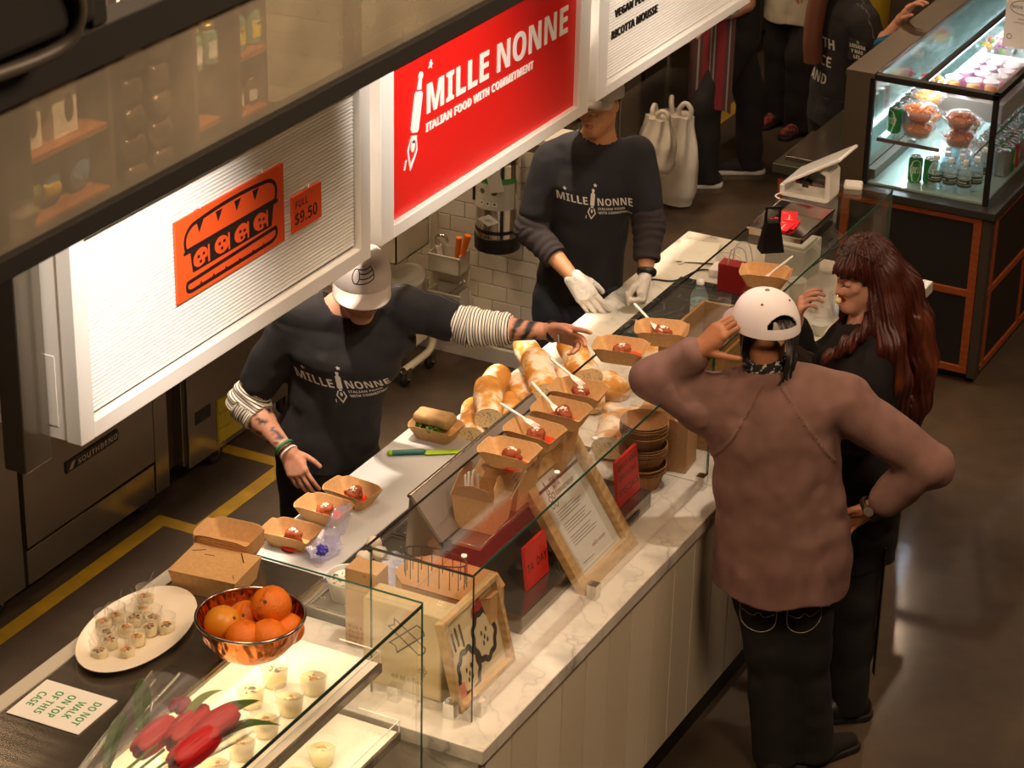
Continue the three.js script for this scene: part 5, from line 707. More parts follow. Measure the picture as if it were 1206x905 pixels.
function leaningFrame(name, label, x0, x1, zb, yb, zt, yt, border, depth, art) { // flat frame whose foot is at zb, leaning back to zt
  const L = Math.hypot(yt - yb, zt - zb), W = x1 - x0, p = thing(name, label, 'picture frame', [(x0 + x1) / 2, yb, zb]), tilt = -Math.atan2(zb - zt, yt - yb), g = new THREE.Group();
  const T2 = (q) => q.rotateX(tilt), R = (a, b, c, d) => T2(bxx(a, b, c, d, -depth, 0, 0.003));
  part('frame_side', R(-W / 2, -W / 2 + border, 0, L), M.oak, p); part('frame_side', R(W / 2 - border, W / 2, 0, L), M.oak, p); part('frame_rail', R(-W / 2 + border, W / 2 - border, 0, border), M.oak, p); part('frame_rail', R(-W / 2 + border, W / 2 - border, L - border, L), M.oak, p);
  part('backing', T2(bxx(-W / 2 + border, W / 2 - border, border, L - border, -depth, -depth + 0.004, 0)), std(0xd9d3c2, 0.7), p); part('print', T2(new THREE.PlaneGeometry(W - 2 * border, L - 2 * border).translate(0, L / 2, -depth + 0.0048)), art, p); return { p, T2, W, L };
}
{
  const letter = canvasTex(512, 560, (g, w, h) => { g.fillStyle = '#c9c7b4'; g.fillRect(0, 0, w, h); g.fillStyle = '#e2e0d3'; g.fillRect(70, 20, 372, 520); g.fillStyle = g.strokeStyle = '#2a2622'; g.font = 'bold 30px sans-serif'; g.fillText('ITALIAN FOOD', 190, 70); g.fillText('WITH', 190, 106); g.fillText('COMMITMENT', 190, 142); g.lineWidth = 5; g.beginPath(); g.moveTo(130, 40); g.lineTo(118, 110); g.lineTo(142, 110); g.closePath(); g.stroke(); for (const [x, y] of [[120, 136], [160, 130], [110, 170], [152, 172]]) { g.beginPath(); g.arc(x, y, 15, 0, 7); g.stroke(); } g.fillStyle = '#6b665c'; for (let i = 0; i < 15; i++) if (i % 5 !== 4) g.fillRect(110, 210 + i * 15, 200 + ((i * 67) % 90), 4); g.fillStyle = '#8a2a20'; g.font = 'italic bold 26px serif'; g.fillText('mille nonne', 250, 480); g.strokeStyle = '#2a2622'; g.lineWidth = 3; g.beginPath(); g.moveTo(100, 510); g.lineTo(230, 512); g.stroke(); });
  const f = leaningFrame('framed_letter', 'oak framed printed letter leaning behind the glass', 0.945, 1.345, -0.128, KT + 0.001, -0.375, 1.285, 0.045, 0.03, std(0xffffff, 0.5, 0, { map: letter }));
  part('frame_glass', f.T2(bxx(-f.W / 2 + 0.045, f.W / 2 - 0.045, 0.045, f.L - 0.045, -0.012, -0.009, 0)), M.glass, f.p);
  const art = canvasTex(420, 340, (g, w, h) => { g.fillStyle = '#cbbb92'; g.fillRect(0, 0, w, h); g.lineCap = g.lineJoin = 'round'; g.strokeStyle = '#1c1512'; g.lineWidth = 14; for (const [x, y, l] of [[40, 90, 60], [70, 70, 70], [100, 60, 70], [136, 60, 90]]) { g.beginPath(); g.moveTo(x, y); g.lineTo(x + 6, y + l); g.stroke(); } g.fillStyle = '#b3202a'; g.beginPath(); g.moveTo(236, 90); g.quadraticCurveTo(230, 30, 280, 40); g.quadraticCurveTo(300, 0, 330, 40); g.quadraticCurveTo(374, 34, 360, 96); g.closePath(); g.fill(); const head = (cx, cy, r) => { g.lineWidth = 26; g.beginPath(); for (let i = 0; i <= 72; i++) { const a = i / 72 * 2 * Math.PI, q = r + 5 * Math.sin(a * 9); g.lineTo(cx + q * Math.cos(a), cy + q * 1.15 * Math.sin(a)); } g.stroke(); g.fillStyle = '#1c1512'; for (const [dx, dy] of [[-18, -14], [20, -18], [0, 8], [-14, 30], [18, 28]]) { g.beginPath(); g.ellipse(cx + dx, cy + dy, 7, 11, 0.2, 0, 7); g.fill(); } }; head(300, 180, 86); head(140, 262, 80); g.fillStyle = '#c8806a'; g.fillRect(20, 280, 70, 60); });
  const f2 = leaningFrame('framed_drawing', 'oak framed thick line drawing of curly heads with a red bow', 0.142, 0.49, -0.145, KT + 0.001, -0.215, 1.205, 0.018, 0.03, std(0xffffff, 0.6, 0, { map: art }));
}
function redCard(x0, x1, y0, h, z, lines, label) { const t = canvasTex(300, 300, (g) => { g.fillStyle = '#d8261c'; g.fillRect(0, 0, 300, 300); g.fillStyle = '#2a0c0a'; g.textAlign = 'center'; lines.forEach(([s, px, y]) => { g.font = 'bold ' + px + 'px sans-serif'; g.fillText(s, 150, y, 280); }); }); const p = thing('red_sign_card', label, 'sign card', [(x0 + x1) / 2, y0, z]); part('card', bxx(-(x1 - x0) / 2, (x1 - x0) / 2, 0, h, -0.006, 0.006, 0.002).rotateX(-0.12), std(0xd8261c, 0.4), p); part('lettering', new THREE.PlaneGeometry((x1 - x0) * 0.97, h * 0.96).translate(0, h / 2, 0.0068).rotateX(-0.12), std(0xffffff, 0.4, 0, { map: t }), p); }
redCard(1.42, 1.59, 0.981, 0.17, -0.245, [['GRAB AND', 56, 70], ['DRESSING', 50, 140], ['SPECIALS', 66, 240]], 'red card lettered SPECIALS standing beside the stacked kraft bowls'); redCard(0.78, 0.93, 0.981, 0.15, -0.262, [['TA  DAY', 84, 190]], 'red card lettered DAY standing beside the large kraft box');
{ const bowlG = metreUV(lathe([[0, 0], [0.062, 0], [0.082, 0.06], [0.085, 0.061], [0.085, 0.064], [0.0795, 0.063], [0.06, 0.002], [0, 0.002]], 36)); for (let i = 0; i < 15; i++) { const y = i < 4 ? i * 0.008 : i < 9 ? 0.035 + i * 0.008 : 0.075 + i * 0.008; const t = single('kraft_bowl', bowlG, M.kraftDark, i === 14 ? 'topmost kraft paper bowl of the tall stack' : 'kraft paper bowl nested in the tall stack behind the glass', 'bowl', [1.735 + (i % 3) * 0.002, KT + 0.001 + y, -0.3 + (i % 2) * 0.002], 0, i === 14 ? undefined : 'kraft bowls in the tall stack'); t.scale.set(1, 1, 1); } }
{ const p = thing('kraft_box', 'plain kraft carton standing between the stacked bowls and the wooden box', 'box', [1.93, KT + 0.001, -0.3], 0.1); part('carton', bxx(-0.06, 0.06, 0, 0.2, -0.1, 0.1, 0.002), M.kraft, p); part('top_flap', bxx(-0.06, 0.06, 0.2, 0.203, -0.1, 0.03, 0).rotateX(0.06), M.kraft, p); }
{ const p = thing('wooden_box', 'plywood box with strong grain behind the glass by the man’s elbow', 'box', [2.28, KT + 0.001, -0.28]), m = std(0xb38a3e, 0.6, 0, { map: rep(T.oak, 6, 3) }); part('side', bxx(-0.2, -0.188, 0, 0.4, -0.13, 0.13), m, p); part('side', bxx(0.188, 0.2, 0, 0.4, -0.13, 0.13), m, p); part('front_panel', bxx(-0.188, 0.188, 0, 0.4, 0.118, 0.13), m, p); part('back_panel', bxx(-0.188, 0.188, 0, 0.4, -0.13, -0.118), m, p); part('bottom', bxx(-0.188, 0.188, 0, 0.012, -0.118, 0.118), m, p); }
// ---------------------------------------------------------------- behind the end glass: herbs, wraps, paper bags
{
  const h = thing('herb_tub', 'white tub of chopped green herbs in cream by the board end', 'tub', [0.545, KT + 0.001, -0.77]); part('tub', lathe([[0, 0], [0.06, 0], [0.076, 0.09], [0.079, 0.09], [0.079, 0.094], [0.073, 0.094], [0.058, 0.003], [0, 0.003]], 36), std(0xe6e2d8, 0.3, 0, { transmission: 0.3, thickness: 0 }), h); part('cream', lathe([[0, 0.082], [0.071, 0.08], [0.06, 0.006], [0, 0.006]], 30), std(0xd8d2c2, 0.5), h); seed = 3; const L = []; for (let i = 0; i < 60; i++) { const a = rnd() * 6.3, r = 0.066 * Math.sqrt(rnd()), g = new THREE.BoxGeometry(rr(0.003, 0.009), 0.001, rr(0.002, 0.006)); g.rotateY(rnd() * 3); g.translate(r * Math.cos(a), 0.083, r * Math.sin(a)); L.push(g); } part('herb_bits', merge(L), std(0x3c5a24, 0.6), h).userData.kind = 'stuff';
  for (const [x, z, k] of [[0.83, -0.85, 0], [0.78, -0.8, 1], [0.73, -0.83, 2]]) single('garlic_bulb', lump(0.026, 0.35, 40 + k, 3, 0.9).translate(0, 0.024, 0), std(0xe6d6bc, 0.6), 'pale garlic bulb lying at the edge of the dark pans', 'garlic', [x, 0.945, z], k, 'garlic bulbs by the dark pans');
  const w = thing('plastic_wrap', 'heap of crumpled clear plastic wrap behind the end glass', 'film', [0.62, 0.943, -0.62]); part('film_heap', crumple(0.22, 0.14, 0.2, 21, 34), M.film, w);
  const s = thing('snack_packet', 'foil packet striped blue, orange and yellow behind the end glass', 'packet', [0.58, 0.96, -0.47], 0.5); part('pouch', crumple(0.11, 0.16, 0.05, 31).rotateZ(0.4), std(0xe0a018, 0.3), s); part('blue_band', crumple(0.115, 0.05, 0.052, 31).translate(-0.03, 0.1, 0).rotateZ(0.4), std(0x4aa0b8, 0.3), s); part('orange_band', crumple(0.115, 0.03, 0.053, 31).translate(-0.02, 0.075, 0).rotateZ(0.4), std(0xe0641c, 0.3), s);
  const txt = (lines, w2, h2, px, bg) => canvasTex(w2, h2, (g) => { g.fillStyle = bg; g.fillRect(0, 0, w2, h2); g.fillStyle = '#4a3828'; g.font = px + 'px sans-serif'; lines.forEach(([t, x, y]) => g.fillText(t, x, y)); });
  const b1 = thing('paper_bag', 'narrow brown paper bag printed Pick it Pack it Ship it', 'bag', [0.36, KT + 0.001, -0.6], 0.06); part('bag_body', bxx(-0.04, 0.04, 0, 0.27, -0.055, 0.055, 0.004), std(0xc09868, 0.8, 0, { map: rep(T.kraft, 4) }), b1); part('bag_print', new THREE.PlaneGeometry(0.108, 0.265).rotateY(-Math.PI / 2).translate(-0.0406, 0.135, 0), std(0xffffff, 0.8, 0, { map: txt([['Pick it.', 14, 380], ['Pack it.', 14, 412], ['Ship it.', 14, 444], ['Got it.', 14, 476], ['o', 90, 30]], 160, 490, 28, '#c09868') }), b1); 
  const b2 = thing('paper_bag', 'wide kraft paper bag with black tape cross emblem behind the end glass', 'bag', [0.22, KT + 0.001, -0.36], 0.0); part('bag_body', bxx(-0.055, 0.045, 0, 0.29, -0.14, 0.13, 0.006), std(0xcdb98c, 0.8, 0, { map: rep(T.kraft, 4) }), b2);
  part('bag_print', new THREE.PlaneGeometry(0.26, 0.28).rotateY(-Math.PI / 2).translate(-0.0556, 0.145, -0.005), std(0xffffff, 0.8, 0, { map: canvasTex(360, 390, (g) => { g.fillStyle = '#cdb98c'; g.fillRect(0, 0, 360, 390); g.strokeStyle = '#3a3026'; g.lineWidth = 6; for (const a of [0.6, -0.75]) { g.save(); g.translate(210, 130); g.rotate(a); g.beginPath(); g.moveTo(-95, -26); g.lineTo(80, -26); g.quadraticCurveTo(100, 0, 80, 26); g.lineTo(-95, 26); g.lineTo(-80, 0); g.closePath(); g.stroke(); g.restore(); } g.fillStyle = '#3a3026'; g.font = '30px sans-serif'; g.fillText('ed to office.', 130, 340); for (const [x, y] of [[270, 270], [290, 270], [280, 288], [280, 252]]) { g.beginPath(); g.arc(x, y, 8, 0, 7); g.lineWidth = 3; g.stroke(); } }) }), b2);
  const k = thing('wire_basket', 'small black wire basket standing behind the kraft bag', 'basket', [0.36, 1.06, -0.32]); const L2 = [new THREE.TorusGeometry(0.075, 0.0025, 6, 30).rotateX(Math.PI / 2).scale(0.6, 1, 1.4).translate(0, 0.13, 0)]; for (let i = 0; i < 18; i++) { const a = i / 18 * 6.283; L2.push(rod([0.045 * Math.cos(a), 0.05, 0.105 * Math.sin(a)], [0.045 * Math.cos(a), 0.13, 0.105 * Math.sin(a)], 0.0016, 0.0016, 6)); } part('wire', merge(L2), M.black, k); k.position.set(0.36, 1.1, -0.36); k.position.y = KT + 0.29 - 0.05 - 0.0;
}
// ---------------------------------------------------------------- bread
{
  const crustT = dataTex(256, (u, v) => { const f = sm(0.43, 0.66, fbm(u, v, 7, 5, 3)), b = fbm(u, v, 12, 4, 8), c = mix3(rgb(0xb8701e), rgb(0xe3a64c), b); return mix3(c, rgb(0xf7efdf), f * 0.85); }), crumbT = dataTex(128, (u, v) => { const n = fbm(u, v, 26, 3, 6); const k = n > 0.66 ? 0.72 : 0.94; return [k, k * 0.9, k * 0.68]; });
  const crustM = std(0xffffff, 0.7, 0, { map: crustT, bumpMap: rep(T.blotch, 2), bumpScale: 0.004 }), crumbM = std(0xffffff, 0.9, 0, { map: crumbT });
  // loaf along local x: cut face at -L/2, rounded far end
  const loaf = (L, R, sd, cut) => { const n = 28, m = 28, pos = [], uv = [], idx = []; for (let i = 0; i <= n; i++) { const t = i / n, x = (t - 0.5) * L; let r = R * Math.pow(Math.max(0, 1 - Math.pow(Math.max(0, (t - 0.72) / 0.28), 2.6)), 0.5); if (!cut) r *= Math.pow(Math.max(0, 1 - Math.pow(Math.max(0, (0.28 - t) / 0.28), 2.6)), 0.5); for (let j = 0; j <= m; j++) { const a = j / m * 2 * Math.PI, k = 1 + 0.13 * (fbm(t * 0.9 + 0.05, j / m, 6, 3, sd) - 0.5) + 0.025 * Math.sin(t * 9 + 1.5 * Math.sin(a) + sd); pos.push(x, Math.max(-R * 0.62, r * k * Math.sin(a) * 0.82), r * k * Math.cos(a)); uv.push(t * L * 2.2 + sd * 0.13, j / m * 0.8 + sd * 0.07); } } for (let i = 0; i < n; i++) for (let j = 0; j < m; j++) { const a = i * (m + 1) + j, b = a + m + 1; idx.push(a, b, a + 1, b, b + 1, a + 1); } const g = new THREE.BufferGeometry(); g.setAttribute('position', new THREE.Float32BufferAttribute(pos, 3)); g.setAttribute('uv', new THREE.Float32BufferAttribute(uv, 2)); g.setIndex(idx); g.computeVertexNormals(); const face = []; if (cut) { const f = new THREE.CircleGeometry(1, m), p = f.attributes.position, u2 = f.attributes.uv; for (let j = 1; j < p.count; j++) { const q = (j - 1) % m; p.setXYZ(j, pos[0], pos[q * 3 + 1], pos[q * 3 + 2]); } p.setXYZ(0, pos[0], 0, 0); for (let j = 0; j < p.count; j++) u2.setXY(j, p.getZ(j) * 9, p.getY(j) * 9); f.computeVertexNormals(); face.push(f); } return [g, face[0]]; };
  const bread = (label, x, y, z, turn, L, R, sd, cut, tilt = 0) => { const p = thing('bread_loaf', label, 'bread', [x, y, z], turn); const [g, f] = loaf(L, R, sd, cut); g.rotateZ(tilt); part('crust', g, crustM, p); if (f) { f.rotateZ(tilt); part('crumb_face', f, crumbM, p, 'pale cut face'); } };
  const Y = KT + 0.036;
  // cut faces look towards the board (-x, +z)
  bread('end loaf with cut face nearest the sandwich tray', 1.83, Y, -1.02, 0.42, 0.3, 0.05, 1, 1);
  bread('floury loaf with broad cut face lying over the first two loaves', 1.88, Y + 0.068, -0.985, 0.5, 0.3, 0.054, 4, 1, 0.04);
  bread('narrow loaf tucked beside the upper floury loaf', 1.95, Y, -0.93, 0.5, 0.28, 0.048, 7, 1);
  bread('golden round ended loaf behind the floury pair', 2.05, Y + 0.05, -1.05, 0.3, 0.24, 0.05, 9, 0);
  bread('golden loaf standing between the two floury heaps', 2.1, Y, -0.97, 0.6, 0.3, 0.05, 11, 0);
  bread('big white floured loaf with cut face on top of the heap', 2.17, Y + 0.07, -0.92, 0.62, 0.34, 0.058, 13, 1, 0.05);
  bread('orange crusted loaf at the rear edge of the marble', 2.33, Y + 0.035, -1.03, 0.75, 0.36, 0.052, 17, 0);
  bread('long floured loaf under the cook’s wrist', 2.38, Y + 0.06, -0.87, 0.7, 0.36, 0.056, 19, 1, 0.04);
  bread('floured loaf lying under the long one', 2.25, Y, -0.83, 0.66, 0.32, 0.052, 23, 1);
  bread('short golden roll at the front of the bread heap', 2.2, Y, -0.72, 0.5, 0.16, 0.05, 29, 0);
  bread('round brown roll dusted with flour beside the white cup', 2.33, Y, -0.7, 1.0, 0.15, 0.058, 31, 0);
  bread('pale flat loaf near the tray held by the cook', 2.62, Y, -0.62, 0.8, 0.3, 0.056, 37, 0);
  bread('brown round loaf below the tray by the brown sleeve', 2.5, Y, -0.46, 0.9, 0.22, 0.06, 41, 0);
  const t = thing('round_steel_tray', 'round polished steel tray holding cut sandwiches', 'tray', [2.28, KT + 0.001, -0.56]); part('tray', lathe([[0, 0.003], [0.15, 0.003], [0.165, 0.014], [0.178, 0.015], [0.178, 0.012], [0.166, 0.01], [0.152, 0], [0, 0]], 56), M.chrome, t); t.scale.setScalar(0.6); t.position.set(2.16, KT + 0.001, -0.5);
  bread('long split sandwich roll on the steel tray', 2.1, Y + 0.02, -0.55, 1.2, 0.18, 0.032, 43, 1); bread('second split sandwich roll on the steel tray', 2.12, Y + 0.02, -0.47, 1.15, 0.18, 0.032, 47, 1);
  bread('big crusty half loaf leaning by the stacked bowls', 1.93, Y + 0.03, -0.5, 0.3, 0.22, 0.065, 51, 1, 0.1);
  const c = thing('paper_cup', 'white paper cup beside the bread heap', 'cup', [2.42, KT + 0.001, -0.62]); part('cup', lathe([[0, 0.004], [0.03, 0.004], [0.03, 0], [0.033, 0], [0.042, 0.1], [0.044, 0.101], [0.042, 0.104], [0.04, 0.1], [0.031, 0.008], [0, 0.008]], 30), M.plasticWhite, c);
}
// ---------------------------------------------------------------- till end of the counter
{
  const wl = canvasTex(256, 96, (g) => { g.fillStyle = '#e8ece8'; g.fillRect(0, 0, 256, 96); g.fillStyle = '#2a2e2c'; g.font = 'bold 24px sans-serif'; for (const x of [8, 95, 182]) { g.fillText('WATER', x, 40, 76); g.fillRect(x, 56, 60, 5); g.fillRect(x, 70, 46, 5); } g.fillStyle = '#1f7a7a'; g.fillRect(0, 84, 256, 12); });
  const b = thing('water_bottle', 'clear plastic water bottle standing on the dark stone slab', 'bottle', [3.05, KT + 0.0125, -0.66]); part('bottle', lathe([[0, 0], [0.033, 0], [0.037, 0.01], [0.035, 0.06], [0.037, 0.12], [0.034, 0.14], [0.016, 0.178], [0.013, 0.182], [0.013, 0.195], [0, 0.195]], 28), std(0xe6fbff, 0.06, 0, { transmission: 0.85, thickness: 0 }), b); part('label', new THREE.CylinderGeometry(0.0362, 0.0362, 0.05, 28, 1, true).translate(0, 0.09, 0), std(0xffffff, 0.5, 0, { map: wl, side: THREE.DoubleSide }), b); part('cap', lathe([[0.0155, 0.186], [0.0155, 0.205], [0, 0.207]], 18), M.plasticWhite, b);
  const bill = canvasTex(300, 200, (g) => { g.fillStyle = '#b7b184'; g.fillRect(0, 0, 300, 200); g.strokeStyle = '#4c5236'; g.lineWidth = 5; for (const y of [4, 102]) { g.strokeRect(6, y, 288, 92); g.fillStyle = '#6d7550'; g.beginPath(); g.ellipse(150, y + 46, 34, 38, 0, 0, 7); g.fill(); g.fillStyle = '#3c5a34'; g.beginPath(); g.arc(236, y + 46, 16, 0, 7); g.fill(); g.fillStyle = '#3c4230'; g.font = 'bold 24px serif'; g.fillText('1', 18, y + 30); g.fillText('1', 266, y + 30); g.fillText('ONE', 210, y + 82); } });
  const m = std(0xffffff, 0.7, 0, { map: bill }), c = thing('tip_box', 'box covered with one dollar bills beside the water bottle', 'box', [3.0, KT + 0.001, -0.5], 0.2); part('box_body', bxx(-0.075, 0.075, 0, 0.13, -0.085, 0.085, 0.003), std(0x8d8a5c, 0.7), c); part('bill', new THREE.PlaneGeometry(0.165, 0.145).rotateX(-Math.PI / 2).rotateY(-Math.PI / 2).translate(0, 0.1308, 0), m, c); part('bill', new THREE.PlaneGeometry(0.165, 0.125).rotateY(-Math.PI / 2).translate(-0.0758, 0.065, 0), m, c); part('bill', new THREE.PlaneGeometry(0.145, 0.125).translate(0, 0.065, 0.0858), m, c);
  const r = thing('gift_bag', 'red paper gift bag with white rope handles on the counter', 'bag', [3.47, KT + 0.001, -0.66], 0.05); part('bag_body', bxx(-0.035, 0.035, 0, 0.13, -0.085, 0.085, 0.003), std(0xb01c1c, 0.5), r); for (const s of [-0.03, 0.03]) part('handle', tube([[s, 0.128, -0.045], [s, 0.2, -0.03], [s, 0.21, 0.02], [s, 0.128, 0.045]], 0.003, 20, 6), M.plasticWhite, r);
  const w = single('power_adapter', bxx(-0.05, 0.05, 0, 0.035, -0.045, 0.045, 0.006), M.plasticWhite, 'small white power adapter box on the marble', 'adapter', [3.62, KT + 0.001, -0.8], 0.1);
  single('power_cable', tube([[3.22, KT + 0.005, -1.05], [3.4, KT + 0.004, -1.04], [3.45, KT + 0.004, -0.94], [3.6, KT + 0.004, -0.9], [3.62, KT + 0.01, -0.84]], 0.004, 50, 6), M.black, 'black cable lying across the marble towards the adapter', 'cable');
  single('charging_cable', tube([[3.62, KT + 0.005, -1.0], [3.75, KT + 0.004, -0.95], [3.85, KT + 0.004, -0.88], [3.8, KT + 0.004, -0.78], [3.68, KT + 0.012, -0.78]], 0.003, 40, 6), M.plasticWhite, 'white cable curling on the marble behind the adapter', 'cable');
  { const g = new THREE.PlaneGeometry(0.24, 0.17, 14, 12), p = g.attributes.position; for (let i = 0; i < p.count; i++) p.setZ(i, 0.016 * fbm(p.getX(i) * 1.4 + 0.5, p.getY(i) * 1.4 + 0.5, 9, 3, 5)); g.computeVertexNormals(); g.rotateX(-Math.PI / 2); single('paper_sheet', g, std(0xd8d6c6, 0.8, 0, { side: THREE.DoubleSide }), 'crumpled pale paper sheet at the far end of the marble', 'paper', [3.78, KT + 0.002, -0.98], 0.3); }
  const pr = thing('receipt_printer', 'pale grey receipt printer under the steel tray', 'printer', [3.78, KT + 0.001, -0.55], 0); part('body', bxx(-0.1, 0.1, 0, 0.15, -0.09, 0.09, 0.01), std(0xb9bdae, 0.5), pr); part('lid', bxx(-0.098, 0.06, 0.15, 0.165, -0.085, 0.085, 0.006), std(0xc6cabb, 0.45), pr); part('paper_slot', bxx(0.065, 0.075, 0.15, 0.152, -0.06, 0.06, 0), M.black, pr); part('cable', tube([[0.0, 0.05, 0.09], [-0.02, 0.12, 0.16], [0.02, 0.16, 0.2], [0.1, 0.02, 0.22]], 0.004, 24, 6), M.black, pr);
  const ct = thing('plastic_cup', 'stack of clear plastic cups lying by the glass front', 'cup', [3.42, KT + 0.001, -0.2], 0.4); for (let i = 0; i < 4; i++) part('cup', lathe([[0, 0], [0.03, 0], [0.042, 0.1], [0.044, 0.1], [0.041, 0.1], [0.029, 0.002], [0, 0.002]], 24).rotateZ(-1.45).translate(i * 0.022 - 0.05, 0.045, 0), M.clearPlastic, ct);
  const sc = thing('sauce_cup', 'small white lidded sauce cup behind the glass by the woman', 'cup', [3.25, KT + 0.001, -0.22]); part('cup', lathe([[0, 0], [0.024, 0], [0.032, 0.045], [0.034, 0.046], [0.034, 0.05], [0, 0.052]], 24), std(0xe6e6da, 0.3, 0, { transmission: 0.3, thickness: 0 }), sc); const sc2 = dup(sc, [3.5, KT + 0.001, -0.42], 0, 'taller white cup behind the glass by the woman'); sc2.scale.set(1.1, 2, 1.1);
  const jb = thing('candy_jar', 'clear jar of wrapped candies behind the glass', 'jar', [3.02, KT + 0.001, -0.27]); part('jar', lathe([[0, 0], [0.06, 0], [0.068, 0.02], [0.068, 0.13], [0.055, 0.15], [0.053, 0.15], [0.064, 0.128], [0.064, 0.02], [0.058, 0.004], [0, 0.004]], 32), M.clearPlastic, jb); seed = 90; for (let i = 0; i < 26; i++) { const a = rnd() * 6.3, r2 = 0.05 * Math.sqrt(rnd()); part('candy', lump(0.013, 0.4, i, 1).translate(r2 * Math.cos(a), 0.018 + (i / 26) * 0.09, r2 * Math.sin(a)), std([0xc03a30, 0xd8d0c0, 0x8a9a6a, 0xb0a890][i % 4], 0.4), jb); }
  const wb = thing('wooden_block', 'brown slatted wooden block behind the glass by the woman’s sleeve', 'block', [2.75, KT + 0.001, -0.2]); for (let i = 0; i < 6; i++) part('slat', bxx(-0.06 + i * 0.02, -0.042 + i * 0.02, 0, 0.15, -0.05, 0.05, 0.002), std(i % 2 ? 0x7a5a30 : 0x8c6a38, 0.7), wb);
  // on the glass top
  const bell = thing('cowbell', 'black metal cowbell with square handle standing on the glass top', 'bell', [2.81, GL, -0.285], 0.5); const fr = (w0, d0, w1, d1, h) => { const g = new THREE.BoxGeometry(1, h, 1), p = g.attributes.position; for (let i = 0; i < p.count; i++) { const t = p.getY(i) > 0; p.setX(i, p.getX(i) * (t ? w1 : w0)); p.setZ(i, p.getZ(i) * (t ? d1 : d0)); } g.computeVertexNormals(); return g.translate(0, h / 2, 0); }; part('bell_body', fr(0.105, 0.07, 0.062, 0.036, 0.135), std(0x171310, 0.35, 0.4), bell); part('shoulder', fr(0.062, 0.036, 0.05, 0.028, 0.008).translate(0, 0.135, 0), std(0x171310, 0.35, 0.4), bell); part('handle', merge([bxx(-0.036, -0.026, 0.12, 0.205, -0.007, 0.007, 0.002), bxx(0.026, 0.036, 0.12, 0.205, -0.007, 0.007, 0.002), bxx(-0.036, 0.036, 0.197, 0.207, -0.007, 0.007, 0.002)]), std(0x171310, 0.35, 0.4), bell); bell.rotation.y = -0.9; bell.scale.setScalar(0.86);
  const tr = thing('steel_tray', 'rectangular steel tray with rolled rim and red envelopes on the glass', 'tray', [3.09, GL, -0.315]); const W = 0.165, Dd = 0.108; part('tray_floor', bxx(-W, W, 0, 0.003, -Dd, Dd, 0.001), M.chrome, tr); for (const [a, bq] of [[[-W, 0.002, -Dd], [W, 0.002, -Dd]], [[-W, 0.002, Dd], [W, 0.002, Dd]], [[-W, 0.002, -Dd], [-W, 0.002, Dd]], [[W, 0.002, -Dd], [W, 0.002, Dd]]]) part('tray_wall', merge([rod([a[0] * 1.03, 0.026, a[2] * 1.03], [bq[0] * 1.03, 0.026, bq[2] * 1.03], 0.005), bxx(Math.min(a[0], bq[0]) - 0.002, Math.max(a[0], bq[0]) + 0.002, 0, 0.026, Math.min(a[2], bq[2]) - 0.002, Math.max(a[2], bq[2]) + 0.002, 0)]), M.chrome, tr);
  const env = canvasTex(128, 200, (g) => { g.fillStyle = '#e01a20'; g.fillRect(0, 0, 128, 200); g.fillStyle = '#f0d8d0'; g.fillRect(50, 30, 8, 90); g.fillRect(30, 30, 50, 6); g.fillRect(70, 150, 40, 6); }); seed = 12; const em = std(0xffffff, 0.5, 0, { map: env }), es = std(0xd8181e, 0.5); for (let i = 0; i < 7; i++) { const e = thing('red_envelope', 'red paper envelope with white marks lying in the steel tray', 'envelope', [3.07 + rr(-0.05, 0.06), GL + 0.004 + i * 0.0022, -0.325 + rr(-0.035, 0.03)], rr(-0.5, 0.5), 'red envelopes in the steel tray'); part('envelope', bxx(-0.055, 0.055, 0, 0.0018, -0.034, 0.034, 0), es, e); part('print', new THREE.PlaneGeometry(0.066, 0.108).rotateX(-Math.PI / 2).rotateY(Math.PI / 2).translate(0, 0.0022, 0), em, e); }
  // till: white stand with a tilted screen facing the cooks
  const ps = thing('till_stand', 'white tablet till stand with tilted screen on the glass top', 'till', [3.43, GL, -0.37]); const pw = M.whiteGloss, prof = shapeOf([[-0.105, 0.01], [-0.1, 0.002], [-0.09, 0], [0.085, 0], [0.097, 0.006], [0.1, 0.02], [0.098, 0.115], [0.088, 0.127], [0.07, 0.128], [0.06, 0.12], [0.082, 0.112], [0.084, 0.02], [0.078, 0.014], [-0.085, 0.014], [-0.09, 0.04], [-0.105, 0.04]]); const ex = extrude(prof, 0.11, 0.002).rotateY(-Math.PI / 2).translate(0.055, 0, 0); part('stand', ex, pw, ps); const scr = new RoundedBoxGeometry(0.2, 0.27, 0.014, 2, 0.006); part('tablet', scr.rotateX(1.02).translate(0.0, 0.135, 0.035), pw, ps); part('screen', new THREE.PlaneGeometry(0.17, 0.22).rotateY(Math.PI).rotateX(1.02).translate(0, 0.139, 0.0285), std(0x1a2228, 0.15), ps, 'dark tablet screen'); part('emblem', merge([bxx(-0.013, 0.013, 0.05, 0.076, 0, 0.001, 0), bxx(-0.005, 0.005, 0.058, 0.068, 0.0005, 0.0022, 0)]).rotateY(-Math.PI / 2).translate(-0.0575, 0, 0.0), std(0x2a2a2a, 0.5), ps); part('cable', tube([[-0.04, 0.012, -0.09], [-0.09, 0.004, -0.11], [-0.12, 0.003, -0.06]], 0.003, 20, 6), M.plasticWhite, ps);
  single('card_reader', new RoundedBoxGeometry(0.075, 0.018, 0.075, 3, 0.008).translate(0, 0.009, 0), M.whiteGloss, 'small square white card reader on the glass top', 'card reader', [3.6, GL, -0.25], 0.3);
}
